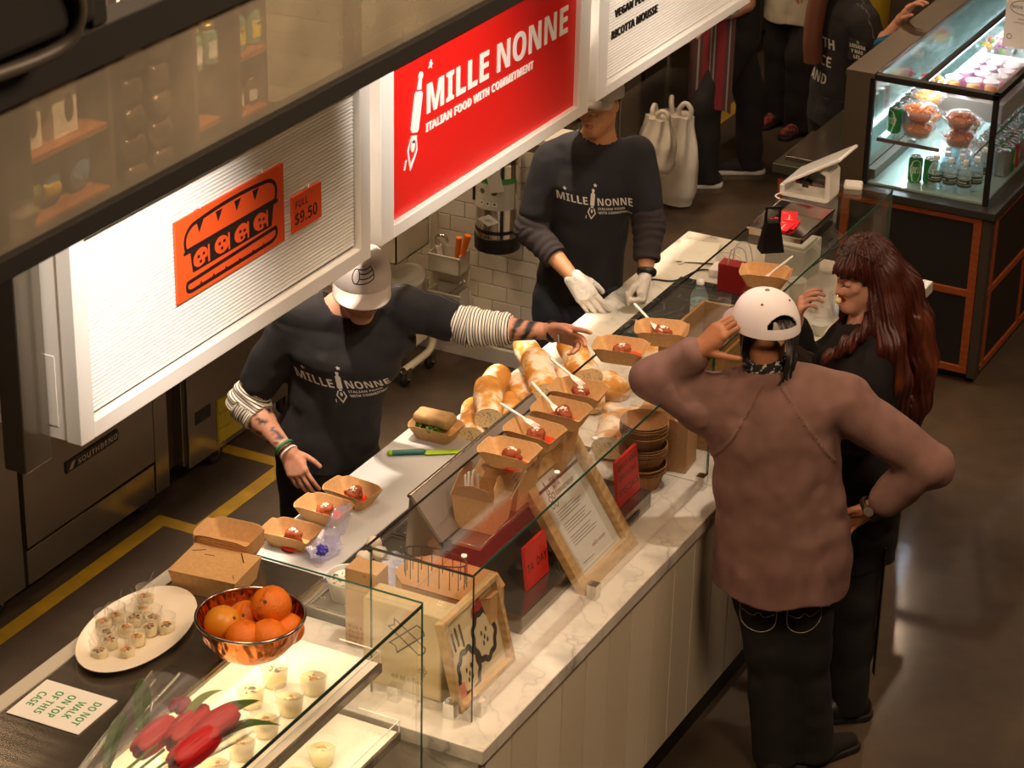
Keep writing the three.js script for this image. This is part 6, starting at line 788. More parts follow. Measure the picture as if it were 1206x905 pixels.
// ---------------------------------------------------------------- people: distance fields meshed with surface nets
const N3 = (() => { const h = (i, j, k) => { let a = (i * 374761393 + j * 668265263 + k * 2147483647 + 1013904223) | 0; a = Math.imul(a ^ (a >>> 13), 1274126177); return ((a ^ (a >>> 16)) >>> 0) / 4294967296; }; return (x, y, z) => { const i = Math.floor(x), j = Math.floor(y), k = Math.floor(z); let u = x - i, v = y - j, w = z - k; u = u * u * (3 - 2 * u); v = v * v * (3 - 2 * v); w = w * w * (3 - 2 * w); const l = (a, b, t) => a + (b - a) * t; return l(l(l(h(i, j, k), h(i + 1, j, k), u), l(h(i, j + 1, k), h(i + 1, j + 1, k), u), v), l(l(h(i, j, k + 1), h(i + 1, j, k + 1), u), l(h(i, j + 1, k + 1), h(i + 1, j + 1, k + 1), u), v), w) - 0.5; }; })();
const smin = (a, b, k) => { const h = Math.max(0, k - Math.abs(a - b)) / k; return Math.min(a, b) - h * h * k * 0.25; };
const smax = (a, b, k) => -smin(-a, -b, k);
const add3 = (a, b, t = 1) => [a[0] + b[0] * t, a[1] + b[1] * t, a[2] + b[2] * t], sub3 = (a, b) => [a[0] - b[0], a[1] - b[1], a[2] - b[2]], dot3 = (a, b) => a[0] * b[0] + a[1] * b[1] + a[2] * b[2], len3 = (a) => Math.hypot(a[0], a[1], a[2]), nrm = (a) => { const l = len3(a) || 1; return [a[0] / l, a[1] / l, a[2] / l]; }, crs = (a, b) => [a[1] * b[2] - a[2] * b[1], a[2] * b[0] - a[0] * b[2], a[0] * b[1] - a[1] * b[0]], mid = (a, b, t = 0.5) => [lerp(a[0], b[0], t), lerp(a[1], b[1], t), lerp(a[2], b[2], t)];
const cap = (a, b, ra, rb) => { const d = sub3(b, a), L2 = dot3(d, d) || 1e-9; return (x, y, z) => { const px = x - a[0], py = y - a[1], pz = z - a[2]; let t = (px * d[0] + py * d[1] + pz * d[2]) / L2; t = t < 0 ? 0 : t > 1 ? 1 : t; return Math.hypot(px - d[0] * t, py - d[1] * t, pz - d[2] * t) - (ra + (rb - ra) * t); }; };
const ell = (c, R, U, F, a, b, d) => { const m = Math.min(a, b, d); return (x, y, z) => { const q = [x - c[0], y - c[1], z - c[2]], u = dot3(q, R) / a, v = dot3(q, U) / b, w = dot3(q, F) / d; return (Math.hypot(u, v, w) - 1) * m; }; };
// trunk: elliptical sections {c, a, b} strung on a line, widths along R, depths along F
function trunk(S, grow = 0) { return (x, y, z) => { let best = 9; for (let i = 0; i < S.length - 1; i++) { const A = S[i], B = S[i + 1], d = sub3(B.c, A.c), L2 = dot3(d, d), L = Math.sqrt(L2); const qx = x - A.c[0], qy = y - A.c[1], qz = z - A.c[2]; let t = (qx * d[0] + qy * d[1] + qz * d[2]) / L2; const tc = t < 0 ? 0 : t > 1 ? 1 : t; const a = lerp(A.a, B.a, tc) + grow, b = lerp(A.b, B.b, tc) + grow, R = A.R, F = A.F; const rx = qx - d[0] * tc, ry = qy - d[1] * tc, rz = qz - d[2] * tc; const u = (rx * R[0] + ry * R[1] + rz * R[2]) / a, w = (rx * F[0] + ry * F[1] + rz * F[2]) / b, e = (t - tc) * L / Math.min(a, b); const k = (Math.hypot(u, w, e) - 1) * Math.min(a, b); best = i ? smin(best, k, 0.02) : k; } return best; }; }
const union = (list, k) => (x, y, z) => { let d = list[0](x, y, z); for (let i = 1; i < list.length; i++) d = smin(d, list[i](x, y, z), k); return d; };
function meshField(f, lo, hi, h, base, opt = {}) {
  const nx = Math.ceil((hi[0] - lo[0]) / h) + 1, ny = Math.ceil((hi[1] - lo[1]) / h) + 1, nz = Math.ceil((hi[2] - lo[2]) / h) + 1, val = new Float32Array(nx * ny * nz).fill(1), I = (i, j, k) => (k * ny + j) * nx + i, B = 6;
  for (let k = 0; k < nz; k += B) for (let j = 0; j < ny; j += B) for (let i = 0; i < nx; i += B) {
    const c = f(lo[0] + (i + B / 2) * h, lo[1] + (j + B / 2) * h, lo[2] + (k + B / 2) * h), far = Math.abs(c) > B * h * 1.15;
    for (let c2 = k; c2 < Math.min(nz, k + B); c2++) for (let b = j; b < Math.min(ny, j + B); b++) for (let a = i; a < Math.min(nx, i + B); a++) val[I(a, b, c2)] = far ? c : f(lo[0] + a * h, lo[1] + b * h, lo[2] + c2 * h);
  }
  const vid = new Int32Array(nx * ny * nz).fill(-1), pos = [], idx = [], E = [[0, 1], [0, 2], [0, 4], [1, 3], [1, 5], [2, 3], [2, 6], [3, 7], [4, 5], [4, 6], [5, 7], [6, 7]];
  for (let k = 0; k < nz - 1; k++) for (let j = 0; j < ny - 1; j++) for (let i = 0; i < nx - 1; i++) {
    const v = []; let s = 0; for (let c = 0; c < 8; c++) { const q = val[I(i + (c & 1), j + ((c >> 1) & 1), k + (c >> 2))]; v.push(q); if (q < 0) s++; } if (s === 0 || s === 8) continue;
    let x = 0, y = 0, z = 0, n = 0; for (const [a, b] of E) if ((v[a] < 0) !== (v[b] < 0)) { const t = v[a] / (v[a] - v[b]); x += lerp(a & 1, b & 1, t); y += lerp((a >> 1) & 1, (b >> 1) & 1, t); z += lerp(a >> 2, b >> 2, t); n++; }
    vid[I(i, j, k)] = pos.length / 3; pos.push(lo[0] + (i + x / n) * h, lo[1] + (j + y / n) * h, lo[2] + (k + z / n) * h);
  }
  const quad = (a, b, c, d, flip) => { if (a < 0 || b < 0 || c < 0 || d < 0) return; flip ? idx.push(a, c, b, a, d, c) : idx.push(a, b, c, a, c, d); };
  for (let k = 1; k < nz - 1; k++) for (let j = 1; j < ny - 1; j++) for (let i = 1; i < nx - 1; i++) {
    const s = val[I(i, j, k)] < 0;
    if (s !== (val[I(i + 1, j, k)] < 0)) quad(vid[I(i, j - 1, k - 1)], vid[I(i, j, k - 1)], vid[I(i, j, k)], vid[I(i, j - 1, k)], !s);
    if (s !== (val[I(i, j + 1, k)] < 0)) quad(vid[I(i - 1, j, k - 1)], vid[I(i, j, k - 1)], vid[I(i, j, k)], vid[I(i - 1, j, k)], s);
    if (s !== (val[I(i, j, k + 1)] < 0)) quad(vid[I(i - 1, j - 1, k)], vid[I(i, j - 1, k)], vid[I(i, j, k)], vid[I(i - 1, j, k)], !s);
  }
  const g = new THREE.BufferGeometry(), nv = pos.length / 3, nor = new Float32Array(nv * 3), e = h * 0.6, uv = new Float32Array(nv * 2), col = opt.color ? new Float32Array(nv * 3) : null;
  for (let i = 0; i < nv; i++) { const x = pos[3 * i], y = pos[3 * i + 1], z = pos[3 * i + 2], gx = f(x + e, y, z) - f(x - e, y, z), gy = f(x, y + e, z) - f(x, y - e, z), gz = f(x, y, z + e) - f(x, y, z - e), l = Math.hypot(gx, gy, gz) || 1; nor[3 * i] = gx / l; nor[3 * i + 1] = gy / l; nor[3 * i + 2] = gz / l; if (opt.uv) { const q = opt.uv([x, y, z], [gx / l, gy / l, gz / l]); uv[2 * i] = q[0]; uv[2 * i + 1] = q[1]; } else { uv[2 * i] = (x + z) * 1.0; uv[2 * i + 1] = y; } if (col) { const c = opt.color([x, y, z], [gx / l, gy / l, gz / l]); col[3 * i] = c[0]; col[3 * i + 1] = c[1]; col[3 * i + 2] = c[2]; } pos[3 * i] -= base[0]; pos[3 * i + 1] -= base[1]; pos[3 * i + 2] -= base[2]; }
  g.setAttribute('position', new THREE.Float32BufferAttribute(pos, 3)); g.setAttribute('normal', new THREE.BufferAttribute(nor, 3)); g.setAttribute('uv', new THREE.BufferAttribute(uv, 2)); if (col) g.setAttribute('color', new THREE.BufferAttribute(col, 3)); g.setIndex(idx); return g;
}
const lin = (hex) => { const c = new THREE.Color(hex); return [c.r, c.g, c.b]; };
function bounds(pts, pad) { const lo = [1e9, 1e9, 1e9], hi = [-1e9, -1e9, -1e9]; for (const p of pts) for (let i = 0; i < 3; i++) { lo[i] = Math.min(lo[i], p[i] - pad); hi[i] = Math.max(hi[i], p[i] + pad); } return [lo, hi]; }
// hand: w wrist, d direction of the fingers, n palm normal, side +1 when the thumb lies along cross(d, n), curl per finger in radians per joint
function handBones(w, d, n, side, curl, thumb = {}, s = 1) {
  d = nrm(d); n = nrm(sub3(n, d.map((q) => q * dot3(n, d)))); const X = crs(d, n).map((q) => q * side), at = (x, y, z) => add3(add3(add3(w, X, x * s), d, y * s), n, z * s), L = [], pts = [];
  const xs = [0.029, 0.0095, -0.0095, -0.027], kn = [0.088, 0.092, 0.087, 0.078], ln = [[0.043, 0.027, 0.022], [0.047, 0.03, 0.023], [0.043, 0.028, 0.022], [0.034, 0.021, 0.019]];
  const palm = []; for (let i = 0; i < 4; i++) palm.push(cap(at(xs[i] * 0.55, 0.004, 0), at(xs[i], kn[i], 0), 0.017 * s, 0.0125 * s));
  palm.push(cap(at(0.012, 0.02, 0.006), at(0.03, 0.062, 0.008), 0.017 * s, 0.012 * s)); const P = union(palm, 0.016 * s); L.push(P);
  const F = []; for (let i = 0; i < 4; i++) { let p = at(xs[i], kn[i], 0), a = 0; const fan = (xs[i] * (thumb.spread ?? 3)); for (let j = 0; j < 3; j++) { a += Array.isArray(curl[i]) ? curl[i][j] : curl[i]; const dir = nrm(add3(add3(d.map((q) => q * Math.cos(a)), n, Math.sin(a)), X, fan * Math.cos(a))), q = add3(p, dir, ln[i][j] * s), r0 = (0.0095 - 0.0009 * j - (i === 3 ? 0.001 : 0)) * s; F.push(cap(p, q, r0, r0 - 0.0008 * s)); pts.push(q); p = q; } }
  { let p = at(0.022, 0.018, 0.008), a = thumb.a ?? 0.75, b = thumb.b ?? 0.35; const seg = [0.042, 0.033, 0.027]; for (let j = 0; j < 3; j++) { const dir = nrm(add3(add3(d.map((q) => q * Math.cos(a)), X, Math.sin(a)), n, b + j * (thumb.c ?? 0.1))), q = add3(p, dir, seg[j] * s), r0 = (0.0125 - j * 0.0015) * s; F.push(cap(p, q, r0, r0 - 0.001 * s)); pts.push(q); p = q; a -= thumb.bend ?? 0.22; } }
  pts.push(w, at(0.03, 0.09, 0), at(-0.03, 0.08, 0));
  const f = (x, y, z) => { let v = P(x, y, z); let m = 9; for (const q of F) m = Math.min(m, q(x, y, z)); return smin(v, m, 0.007 * s); };
  return { f, pts };
}
// head: c centre between the ears at eye height, R its left, U up, F forward
function headField(c, U, F, s = 1, o = {}) {
  F = nrm(F); U = nrm(sub3(U, F.map((q) => q * dot3(U, F)))); const R = crs(U, F); const at = (x, y, z) => add3(add3(add3(c, R, x * s), U, y * s), F, z * s), E = (x, y, z, a, b, d) => ell(at(x, y, z), R, U, F, a * s, b * s, d * s), C = (p, q, a, b) => cap(at(...p), at(...q), a * s, b * s);
  const main = union([E(0, 0.035, -0.012, 0.074, 0.085, 0.095), E(0, -0.03, 0.022, 0.06, 0.078, 0.07), C([-0.045, -0.055, 0.005], [-0.012, -0.096, 0.058], 0.022, 0.018), C([0.045, -0.055, 0.005], [0.012, -0.096, 0.058], 0.022, 0.018), C([-0.008, -0.098, 0.062], [0.008, -0.098, 0.062], 0.017, 0.017)], 0.035);
  const add = [C([-0.034, 0.025, 0.072], [-0.01, 0.02, 0.084], 0.008, 0.009), C([0.034, 0.025, 0.072], [0.01, 0.02, 0.084], 0.008, 0.009), C([0, 0.012, 0.084], [0, -0.024, 0.107], 0.0075, 0.0115), C([-0.012, -0.03, 0.092], [0.012, -0.03, 0.092], 0.009, 0.009), C([-0.042, -0.018, 0.06], [-0.03, -0.028, 0.068], 0.016, 0.014), C([0.042, -0.018, 0.06], [0.03, -0.028, 0.068], 0.016, 0.014)];
  const lips = [C([-0.02, -0.0555, 0.079], [0, -0.052, 0.0885], 0.005, 0.0068), C([0.02, -0.0555, 0.079], [0, -0.052, 0.0885], 0.005, 0.0068), C([-0.016, -0.0635, 0.08], [0.016, -0.0635, 0.08], 0.006, 0.006), C([0, -0.064, 0.084], [0, -0.064, 0.0845], 0.007, 0.007)];
  const lids = [E(-0.031, 0.004, 0.0735, 0.015, 0.0115, 0.0125), E(0.031, 0.004, 0.0735, 0.015, 0.0115, 0.0125)], sock = [E(-0.031, 0.004, 0.09, 0.017, 0.011, 0.014), E(0.031, 0.004, 0.09, 0.017, 0.011, 0.014)], ears = [E(-0.077, -0.006, -0.012, 0.011, 0.031, 0.019), E(0.077, -0.006, -0.012, 0.011, 0.031, 0.019)];
  const f = (x, y, z) => { let d = main(x, y, z); for (const q of add) d = smin(d, q(x, y, z), 0.014); for (const q of sock) d = smax(d, -q(x, y, z), 0.012); for (const q of lids) d = smin(d, q(x, y, z), 0.004); for (const q of lips) d = smin(d, q(x, y, z), 0.004); if (!o.noEars) for (const q of ears) d = smin(d, q(x, y, z), 0.01); return d; };
  const local = (p) => { const q = sub3(p, c); return [dot3(q, R) / s, dot3(q, U) / s, dot3(q, F) / s]; };
  return { f, at, R, U, F, c, s, local, pts: [at(-0.1, -0.13, -0.13), at(0.1, 0.14, 0.13), at(0.1, -0.13, 0.13), at(-0.1, 0.14, -0.13)] };
}
function faceColor(skin, H, o = {}) { const S = lin(skin), lip = lin(o.lip ?? 0x9c4a3c), hair = lin(o.brow ?? 0x2a1a12), stub = o.stubble ? lin(o.stubble) : null; return (p) => { const [x, y, z] = H.local(p), ax = Math.abs(x); let c = S; const n = N3(p[0] * 60, p[1] * 60, p[2] * 60); c = mix3(c, [c[0] * 0.86, c[1] * 0.74, c[2] * 0.68], Math.max(0, n)); if (z > 0.04) { if (ax < 0.03 && y < -0.012 && y > -0.04) c = mix3(c, [c[0], c[1] * 0.82, c[2] * 0.78], 0.4); if (ax < 0.023 - Math.abs(y + 0.058) * 0.6 && y > -0.07 && y < -0.047) c = lip; if (Math.abs(y - 0.026 - (0.03 - Math.abs(ax - 0.03)) * 0.15) < 0.0045 && ax > 0.012 && ax < 0.046) c = hair; if (Math.abs(y + 0.004 + (ax - 0.031) * (ax - 0.031) * 12) < 0.0022 && ax > 0.015 && ax < 0.047) c = hair; if (stub && y < -0.035 && !(ax < 0.025 && y > -0.07 && y < -0.047)) c = mix3(c, stub, 0.25 + 0.3 * Math.max(0, N3(p[0] * 300, p[1] * 300, p[2] * 300))); } return c; }; }
const skinMat = () => std(0xffffff, 0.55, 0, { vertexColors: true, sheen: 0.15, sheenRoughness: 0.5 });
const clothMat = (c, o = {}) => std(c, 0.88, 0, { bumpMap: rep(T.cloth, 9), bumpScale: 0.0012, ...o });
const mergeIdx = (list) => { const keys = ['position', 'normal', 'uv', 'color']; return mergeGeometries(list.map((g) => { const q = g.toNonIndexed(); for (const k of Object.keys(q.attributes)) if (!keys.includes(k)) q.deleteAttribute(k); return q; })); };

function sections(J, sc = 1, o = {}) { // trunk sections from the joints
  const R = nrm(sub3(J.shL, J.shR)), axis = nrm(sub3(J.neck, J.pelvis)), F = nrm(crs(R, axis)), Rp = nrm(sub3(J.hipL, J.hipR)), Fp = nrm(crs(Rp, axis)), Rm = nrm(add3(R, Rp)), Fm = nrm(add3(F, Fp)), shM = mid(J.shL, J.shR), q = (t) => mid(J.pelvis, J.neck, t), w = len3(sub3(J.shL, J.shR)) / 2;
  return [{ c: add3(J.pelvis, [0, -0.06, 0]), a: 0.155 * sc, b: 0.115 * sc, R: Rp, F: Fp }, { c: add3(J.pelvis, [0, 0.06, 0]), a: 0.155 * sc, b: 0.112 * sc, R: Rp, F: Fp }, { c: q(0.42), a: 0.142 * sc * (o.waist ?? 1), b: 0.105 * sc * (o.waist ?? 1), R: Rm, F: Fm }, { c: add3(q(0.72), F, 0.01), a: 0.165 * sc, b: 0.118 * sc, R, F }, { c: mid(q(0.88), shM, 0.5), a: Math.max(0.12, w * 0.92) * sc, b: 0.09 * sc, R, F }, { c: J.neck, a: 0.062, b: 0.06, R, F }];
}
function person(spec) {
  const { J, base } = spec, b = base, p = thing('person', spec.label, 'person', b, 0); p.rotation.y = 0;
  const S = sections(J, spec.size ?? 1, spec), H = headField(J.head, spec.headUp ?? [0, 1, 0], spec.look, spec.headSize ?? 1), skin = lin(spec.skin), arms = [], legs = [];
  for (const s of ['L', 'R']) { const sh = J['sh' + s], el = J['el' + s], wr = J['wr' + s]; arms.push(cap(sh, mid(sh, el), 0.056, 0.05), cap(mid(sh, el), el, 0.05, 0.041), cap(el, mid(el, wr, 0.35), 0.043, 0.044), cap(mid(el, wr, 0.35), wr, 0.044, 0.0285)); if (J['knee' + s]) { const h = J['hip' + s], k = J['knee' + s], a = J['ank' + s]; legs.push(cap(h, k, 0.085, 0.056), cap(k, mid(k, a, 0.35), 0.056, 0.056), cap(mid(k, a, 0.35), a, 0.056, 0.04)); } }
  const neckB = cap(add3(J.head, add3(H.U.map((q) => q * -0.075), H.F, -0.015)), J.neck, 0.054, 0.062), body = union([trunk(S), ...arms, ...legs, neckB], 0.035);
  const jp = Object.values(J), [lo, hi] = bounds(jp, 0.2); lo[1] = Math.max(lo[1], 0.02);
  const G = [meshField(body, lo, hi, 0.014, b, { color: spec.skinColor ?? (() => skin) })];
  { const hf = (x, y, z) => smin(H.f(x, y, z), neckB(x, y, z), 0.03), [l2, h2] = bounds(H.pts, 0.02); G.push(meshField(hf, l2, h2, spec.faceCell ?? 0.0045, b, { color: faceColor(spec.skin, H, spec.face) })); }
  const gloves = []; for (const s of ['L', 'R']) { const q = spec['hand' + s]; if (!q) continue; const wr = J['wr' + s], hb = handBones(wr, q.d, q.n, q.side, q.curl, q.thumb, q.s ?? 1), fore = cap(mid(wr, J['el' + s], 0.25), wr, 0.032, 0.026), ff = (x, y, z) => smin(hb.f(x, y, z), fore(x, y, z), 0.02), [l3, h3] = bounds([...hb.pts, mid(wr, J['el' + s], 0.12)], 0.03); if (q.glove) gloves.push([meshField((x, y, z) => hb.f(x, y, z) - 0.002 + 0.0018 * N3(x * 120, y * 120, z * 120), l3, h3, 0.0034, b), s]); else G.push(meshField(ff, l3, h3, 0.0032, b, { color: spec.handColor ?? ((pt) => { const n = N3(pt[0] * 70, pt[1] * 70, pt[2] * 70); return mix3(skin, [skin[0] * 0.8, skin[1] * 0.62, skin[2] * 0.55], Math.max(0, n) * 1.2); }) })); }
  part('body', mergeIdx(G), skinMat(), p); for (const [g] of gloves) part('glove', g, std(0xd9d2c6, 0.6), p, 'white disposable glove');
  return { p, S, H, b, J, R: S[3].R, F: S[3].F, axis: nrm(sub3(J.neck, J.pelvis)) };
}
const wrinkle = (amp, fr = 11) => (x, y, z) => amp * (Math.abs(N3(x * fr, y * fr * 0.7, z * fr)) * -2.2 + 0.5 * N3(x * fr * 2.3, y * fr * 2.3, z * fr * 2.3));
function shirt(P, o) { // trunk plus sleeves of given length, cut at hem and neck
  const { J, b } = P, grow = o.grow ?? 0.016, SS = o.hem < J.pelvis[1] - 0.05 ? [{ ...P.S[0], c: [P.S[0].c[0], o.hem - 0.07, P.S[0].c[2]], a: P.S[0].a * (o.loose ?? 1.04), b: P.S[0].b * (o.loose ?? 1.06) }, ...P.S.map((s, i) => (o.loose && i < 3 ? { ...s, a: s.a * (1 + (o.loose - 1) * [0.85, 0.6, 0.3][i]), b: s.b * (1 + (o.loose - 1) * [0.85, 0.6, 0.3][i]) } : s))] : P.S, L = [trunk(SS, grow)]; const sl = o.sleeve ?? 0.62, r = o.r ?? 0.066;
  for (const s of ['L', 'R']) { const sh = J['sh' + s], el = J['el' + s], wr = J['wr' + s]; if (sl <= 1) L.push(cap(sh, mid(sh, el, sl), r + 0.012, r + (o.flare ?? 0.006))); else { L.push(cap(sh, el, r + 0.01, r - 0.006)); L.push(cap(el, mid(el, wr, sl - 1), r - 0.006, r - 0.022)); } }
  const hem = o.hem, wf = wrinkle(o.wr ?? 0.01, o.fr ?? 10), nk = cap(add3(J.neck, [0, -0.012, 0]), add3(J.neck, P.axis, 0.2), o.neckR ?? 0.075, 0.11), un = union(L, 0.03);
  const f = (x, y, z) => { let d = un(x, y, z) + wf(x, y, z) - (o.ridge ? o.ridge(x, y, z) : 0); d = smax(d, hem + 0.012 * Math.sin(x * 21 + z * 17) - y, 0.008); return smax(d, -nk(x, y, z), 0.006); };
  const pts = [J.shL, J.shR, J.neck, [J.pelvis[0], hem, J.pelvis[2]]]; for (const s of ['L', 'R']) { pts.push(sl <= 1 ? mid(J['sh' + s], J['el' + s], sl) : J['el' + s]); if (sl > 1) pts.push(mid(J['el' + s], J['wr' + s], sl - 1)); }
  const [lo, hi] = bounds(pts, 0.2); lo[1] = hem - 0.04; const pc = o.printAt, W = o.printW ?? 0.4;
  const up = nrm(P.axis), uvf = pc ? (q, n) => { const d = sub3(q, pc); const k = dot3(n, P.F) * (o.back ? -1 : 1); if (k < 0.05) return [0.01, 0.01]; return [0.5 + (o.back ? -1 : 1) * dot3(d, P.R) / W, 0.5 + dot3(d, up) / W]; } : undefined;
  return part(o.name ?? 'shirt', meshField(f, lo, hi, o.cell ?? 0.009, b, { uv: uvf, color: o.color }), o.mat, P.p, o.label);
}
function trousers(P, o) { const { J, b } = P, L = [trunk(P.S.slice(0, 3), 0.012)]; for (const s of ['L', 'R']) { const h = J['hip' + s], k = J['knee' + s], a = J['ank' + s]; L.push(cap(h, k, o.r0 ?? 0.1, o.r1 ?? 0.08), cap(k, add3(a, [0, -0.03, 0]), o.r1 ?? 0.08, o.r2 ?? 0.07)); } const u = union(L, 0.03), wf = wrinkle(o.wr ?? 0.012, 9), top = J.pelvis[1] + (o.top ?? 0.1); const f = (x, y, z) => smax(smax(u(x, y, z) + wf(x, y, z), y - top, 0.006), 0.03 - y, 0.006); const [lo, hi] = bounds([J.hipL, J.hipR, J.kneeL, J.kneeR, J.ankL, J.ankR, J.pelvis], 0.2); lo[1] = 0.0; return part('trousers', meshField(f, lo, hi, 0.011, b, { color: o.color }), o.mat, P.p, o.label); }
function shoe(P, ank, dir, o) { const d = nrm([dir[0], 0, dir[2] ?? dir[1]]), y0 = 0.0, a = [ank[0], 0.045, ank[2]], heel = add3(a, d, -0.05), toe = add3([a[0], 0.035, a[2]], d, 0.17); const up = union([cap(heel, add3(a, d, 0.06), 0.042, 0.042), cap(add3(a, d, 0.06), toe, 0.042, 0.03), cap([ank[0], 0.05, ank[2]], [ank[0], o.high ?? 0.1, ank[2]], 0.046, 0.046)], 0.03); const f = (x, y, z) => smax(up(x, y, z), 0.022 - y, 0.004), sl = union([cap([heel[0], 0.012, heel[2]], [toe[0], 0.012, toe[2]], 0.05, 0.042)], 0.02), fs = (x, y, z) => smax(smax(sl(x, y, z), y - 0.026, 0.003), 0.001 - y, 0.002); const [lo, hi] = bounds([heel, toe, [ank[0], o.high ?? 0.1, ank[2]]], 0.08); lo[1] = -0.01; const s = part('shoe', meshField(f, lo, hi, 0.007, P.b, { color: o.color }), o.mat, P.p, o.label); part('sole', meshField(fs, [lo[0], -0.01, lo[2]], [hi[0], 0.04, hi[2]], 0.006, P.b), o.sole ?? M.rubber, s); return s; }
function ring(P, c, axis, r, w, t, mat, name, label) { const g = new THREE.TorusGeometry(r, t, 8, 32); g.scale(1, 1, w); g.applyQuaternion(new THREE.Quaternion().setFromUnitVectors(V(0, 0, 1), V(...nrm(axis)))); g.translate(c[0] - P.b[0], c[1] - P.b[1], c[2] - P.b[2]); return part(name, g, mat, P.p, label); }
// baseball cap on a head frame; opening at the back when open = true
function baseballCap(P, mat, o = {}) {
  const H = P.H, b = P.b, s = H.s, off = o.off ?? [0, 0.012, -0.008], m = new THREE.Matrix4().makeBasis(V(...H.R), V(...H.U), V(...H.F)), pl = H.at(...off); m.setPosition(pl[0] - b[0], pl[1] - b[1], pl[2] - b[2]); m.scale(V(s, s, s));
  if (o.tilt) m.multiply(new THREE.Matrix4().makeRotationX(o.tilt));
  const n = 128, r = 56, pos = [], A = 0.1, Bh = 0.116, Cd = 0.119, P3 = (i, j, k = 1) => { const a = i / n * 2 * Math.PI, t = j / r * Math.PI / 2, cr = Math.cos(t), seam = 1 - 0.006 * Math.pow(Math.abs(Math.cos(a * 3)), 24); return [A * k * seam * Math.cos(a) * Math.pow(cr, 0.8), Bh * k * Math.pow(Math.sin(t), 0.95), Cd * k * seam * Math.sin(a) * Math.pow(cr, 0.8)]; };
  const hole = (i, j) => { if (!o.open) return false; let a = (i + 0.5) / n * 2 * Math.PI; const da = Math.abs(a - 1.5 * Math.PI) / 0.55, dj = (j + 0.5 - 9) / 14; return da * da + dj * dj < 1 && j > 8; };
  for (const [k, flip] of [[1, 0], [0.965, 1]]) for (let i = 0; i < n; i++) for (let j = 0; j < r; j++) { if (hole(i, j)) continue; const q = [P3(i, j, k), P3(i + 1, j, k), P3(i + 1, j + 1, k), P3(i, j + 1, k)]; const ix = flip ? [0, 1, 2, 0, 2, 3] : [0, 2, 1, 0, 3, 2]; for (const t of ix) pos.push(...q[t]); }
  let g = new THREE.BufferGeometry(); g.setAttribute('position', new THREE.Float32BufferAttribute(pos, 3)); g = mergeVertices(g); g.computeVertexNormals(); g.setAttribute('uv', new THREE.Float32BufferAttribute(new Float32Array(g.attributes.position.count * 2), 2));
  const c = part('cap', g.applyMatrix4(m), mat, P.p, o.label);
  const br = []; { const N = 30, K = 8, q = (i, k, y) => { const a = Math.PI * (0.08 + 0.84 * i / N), e = k / K, x = A * 1.0 * Math.cos(a), z0 = Cd * Math.sin(a) * 0.98, z = z0 + e * 0.078 * Math.pow(Math.sin(a), 0.7); return [x * (1 + 0.02 * e), 0.004 + y - 0.012 * e - 0.018 * Math.pow(Math.abs(Math.cos(a)), 2) * (0.4 + e), z]; }; for (const [y, f] of [[0.003, 0], [-0.001, 1]]) for (let i = 0; i < N; i++) for (let k = 0; k < K; k++) { const w = [q(i, k, y), q(i + 1, k, y), q(i + 1, k + 1, y), q(i, k + 1, y)]; for (const t of f ? [0, 1, 2, 0, 2, 3] : [0, 2, 1, 0, 3, 2]) br.push(...w[t]); } for (let i = 0; i < N; i++) { const w = [q(i, K, 0.003), q(i + 1, K, 0.003), q(i + 1, K, -0.001), q(i, K, -0.001)]; for (const t of [0, 2, 1, 0, 3, 2]) br.push(...w[t]); } }
  let bg = new THREE.BufferGeometry(); bg.setAttribute('position', new THREE.Float32BufferAttribute(br, 3)); bg = mergeVertices(bg); bg.computeVertexNormals(); part('brim', bg.applyMatrix4(m), o.brim ?? mat, c, o.brimLabel);
  part('button', new THREE.SphereGeometry(0.008, 12, 8).scale(1, 0.6, 1).translate(0, Bh, 0).applyMatrix4(m), o.button ?? mat, c);
  if (o.eyelets) for (const a of [0.25, 0.75, 1.25, 1.75]) { const t = 0.95, x = A * Math.cos(a * Math.PI) * Math.pow(Math.cos(t), 0.8), z = Cd * Math.sin(a * Math.PI) * Math.pow(Math.cos(t), 0.8), y = Bh * Math.pow(Math.sin(t), 0.95); part('eyelet', new THREE.SphereGeometry(0.004, 8, 6).translate(x * 1.01, y * 1.01, z * 1.01).applyMatrix4(m), o.eyelets, c); }
  if (o.emblem) { const N = 14, K = 10, ps = [], us = [], ix = []; for (let i = 0; i <= N; i++) for (let k = 0; k <= K; k++) { const a = Math.PI / 2 + (0.5 - i / N) * 1.35, t = 0.08 + k / K * 1.0, cr = Math.pow(Math.cos(t), 0.8); ps.push(A * 1.012 * Math.cos(a) * cr, Bh * 1.012 * Math.pow(Math.sin(t), 0.95), Cd * 1.012 * Math.sin(a) * cr); us.push(i / N, k / K); } for (let i = 0; i < N; i++) for (let k = 0; k < K; k++) { const a = i * (K + 1) + k; ix.push(a, a + 1, a + K + 1, a + 1, a + K + 2, a + K + 1); } const e = new THREE.BufferGeometry(); e.setAttribute('position', new THREE.Float32BufferAttribute(ps, 3)); e.setAttribute('uv', new THREE.Float32BufferAttribute(us, 2)); e.setIndex(ix); e.computeVertexNormals(); part('emblem', e.applyMatrix4(m), o.emblem, c); }
  return c;
}
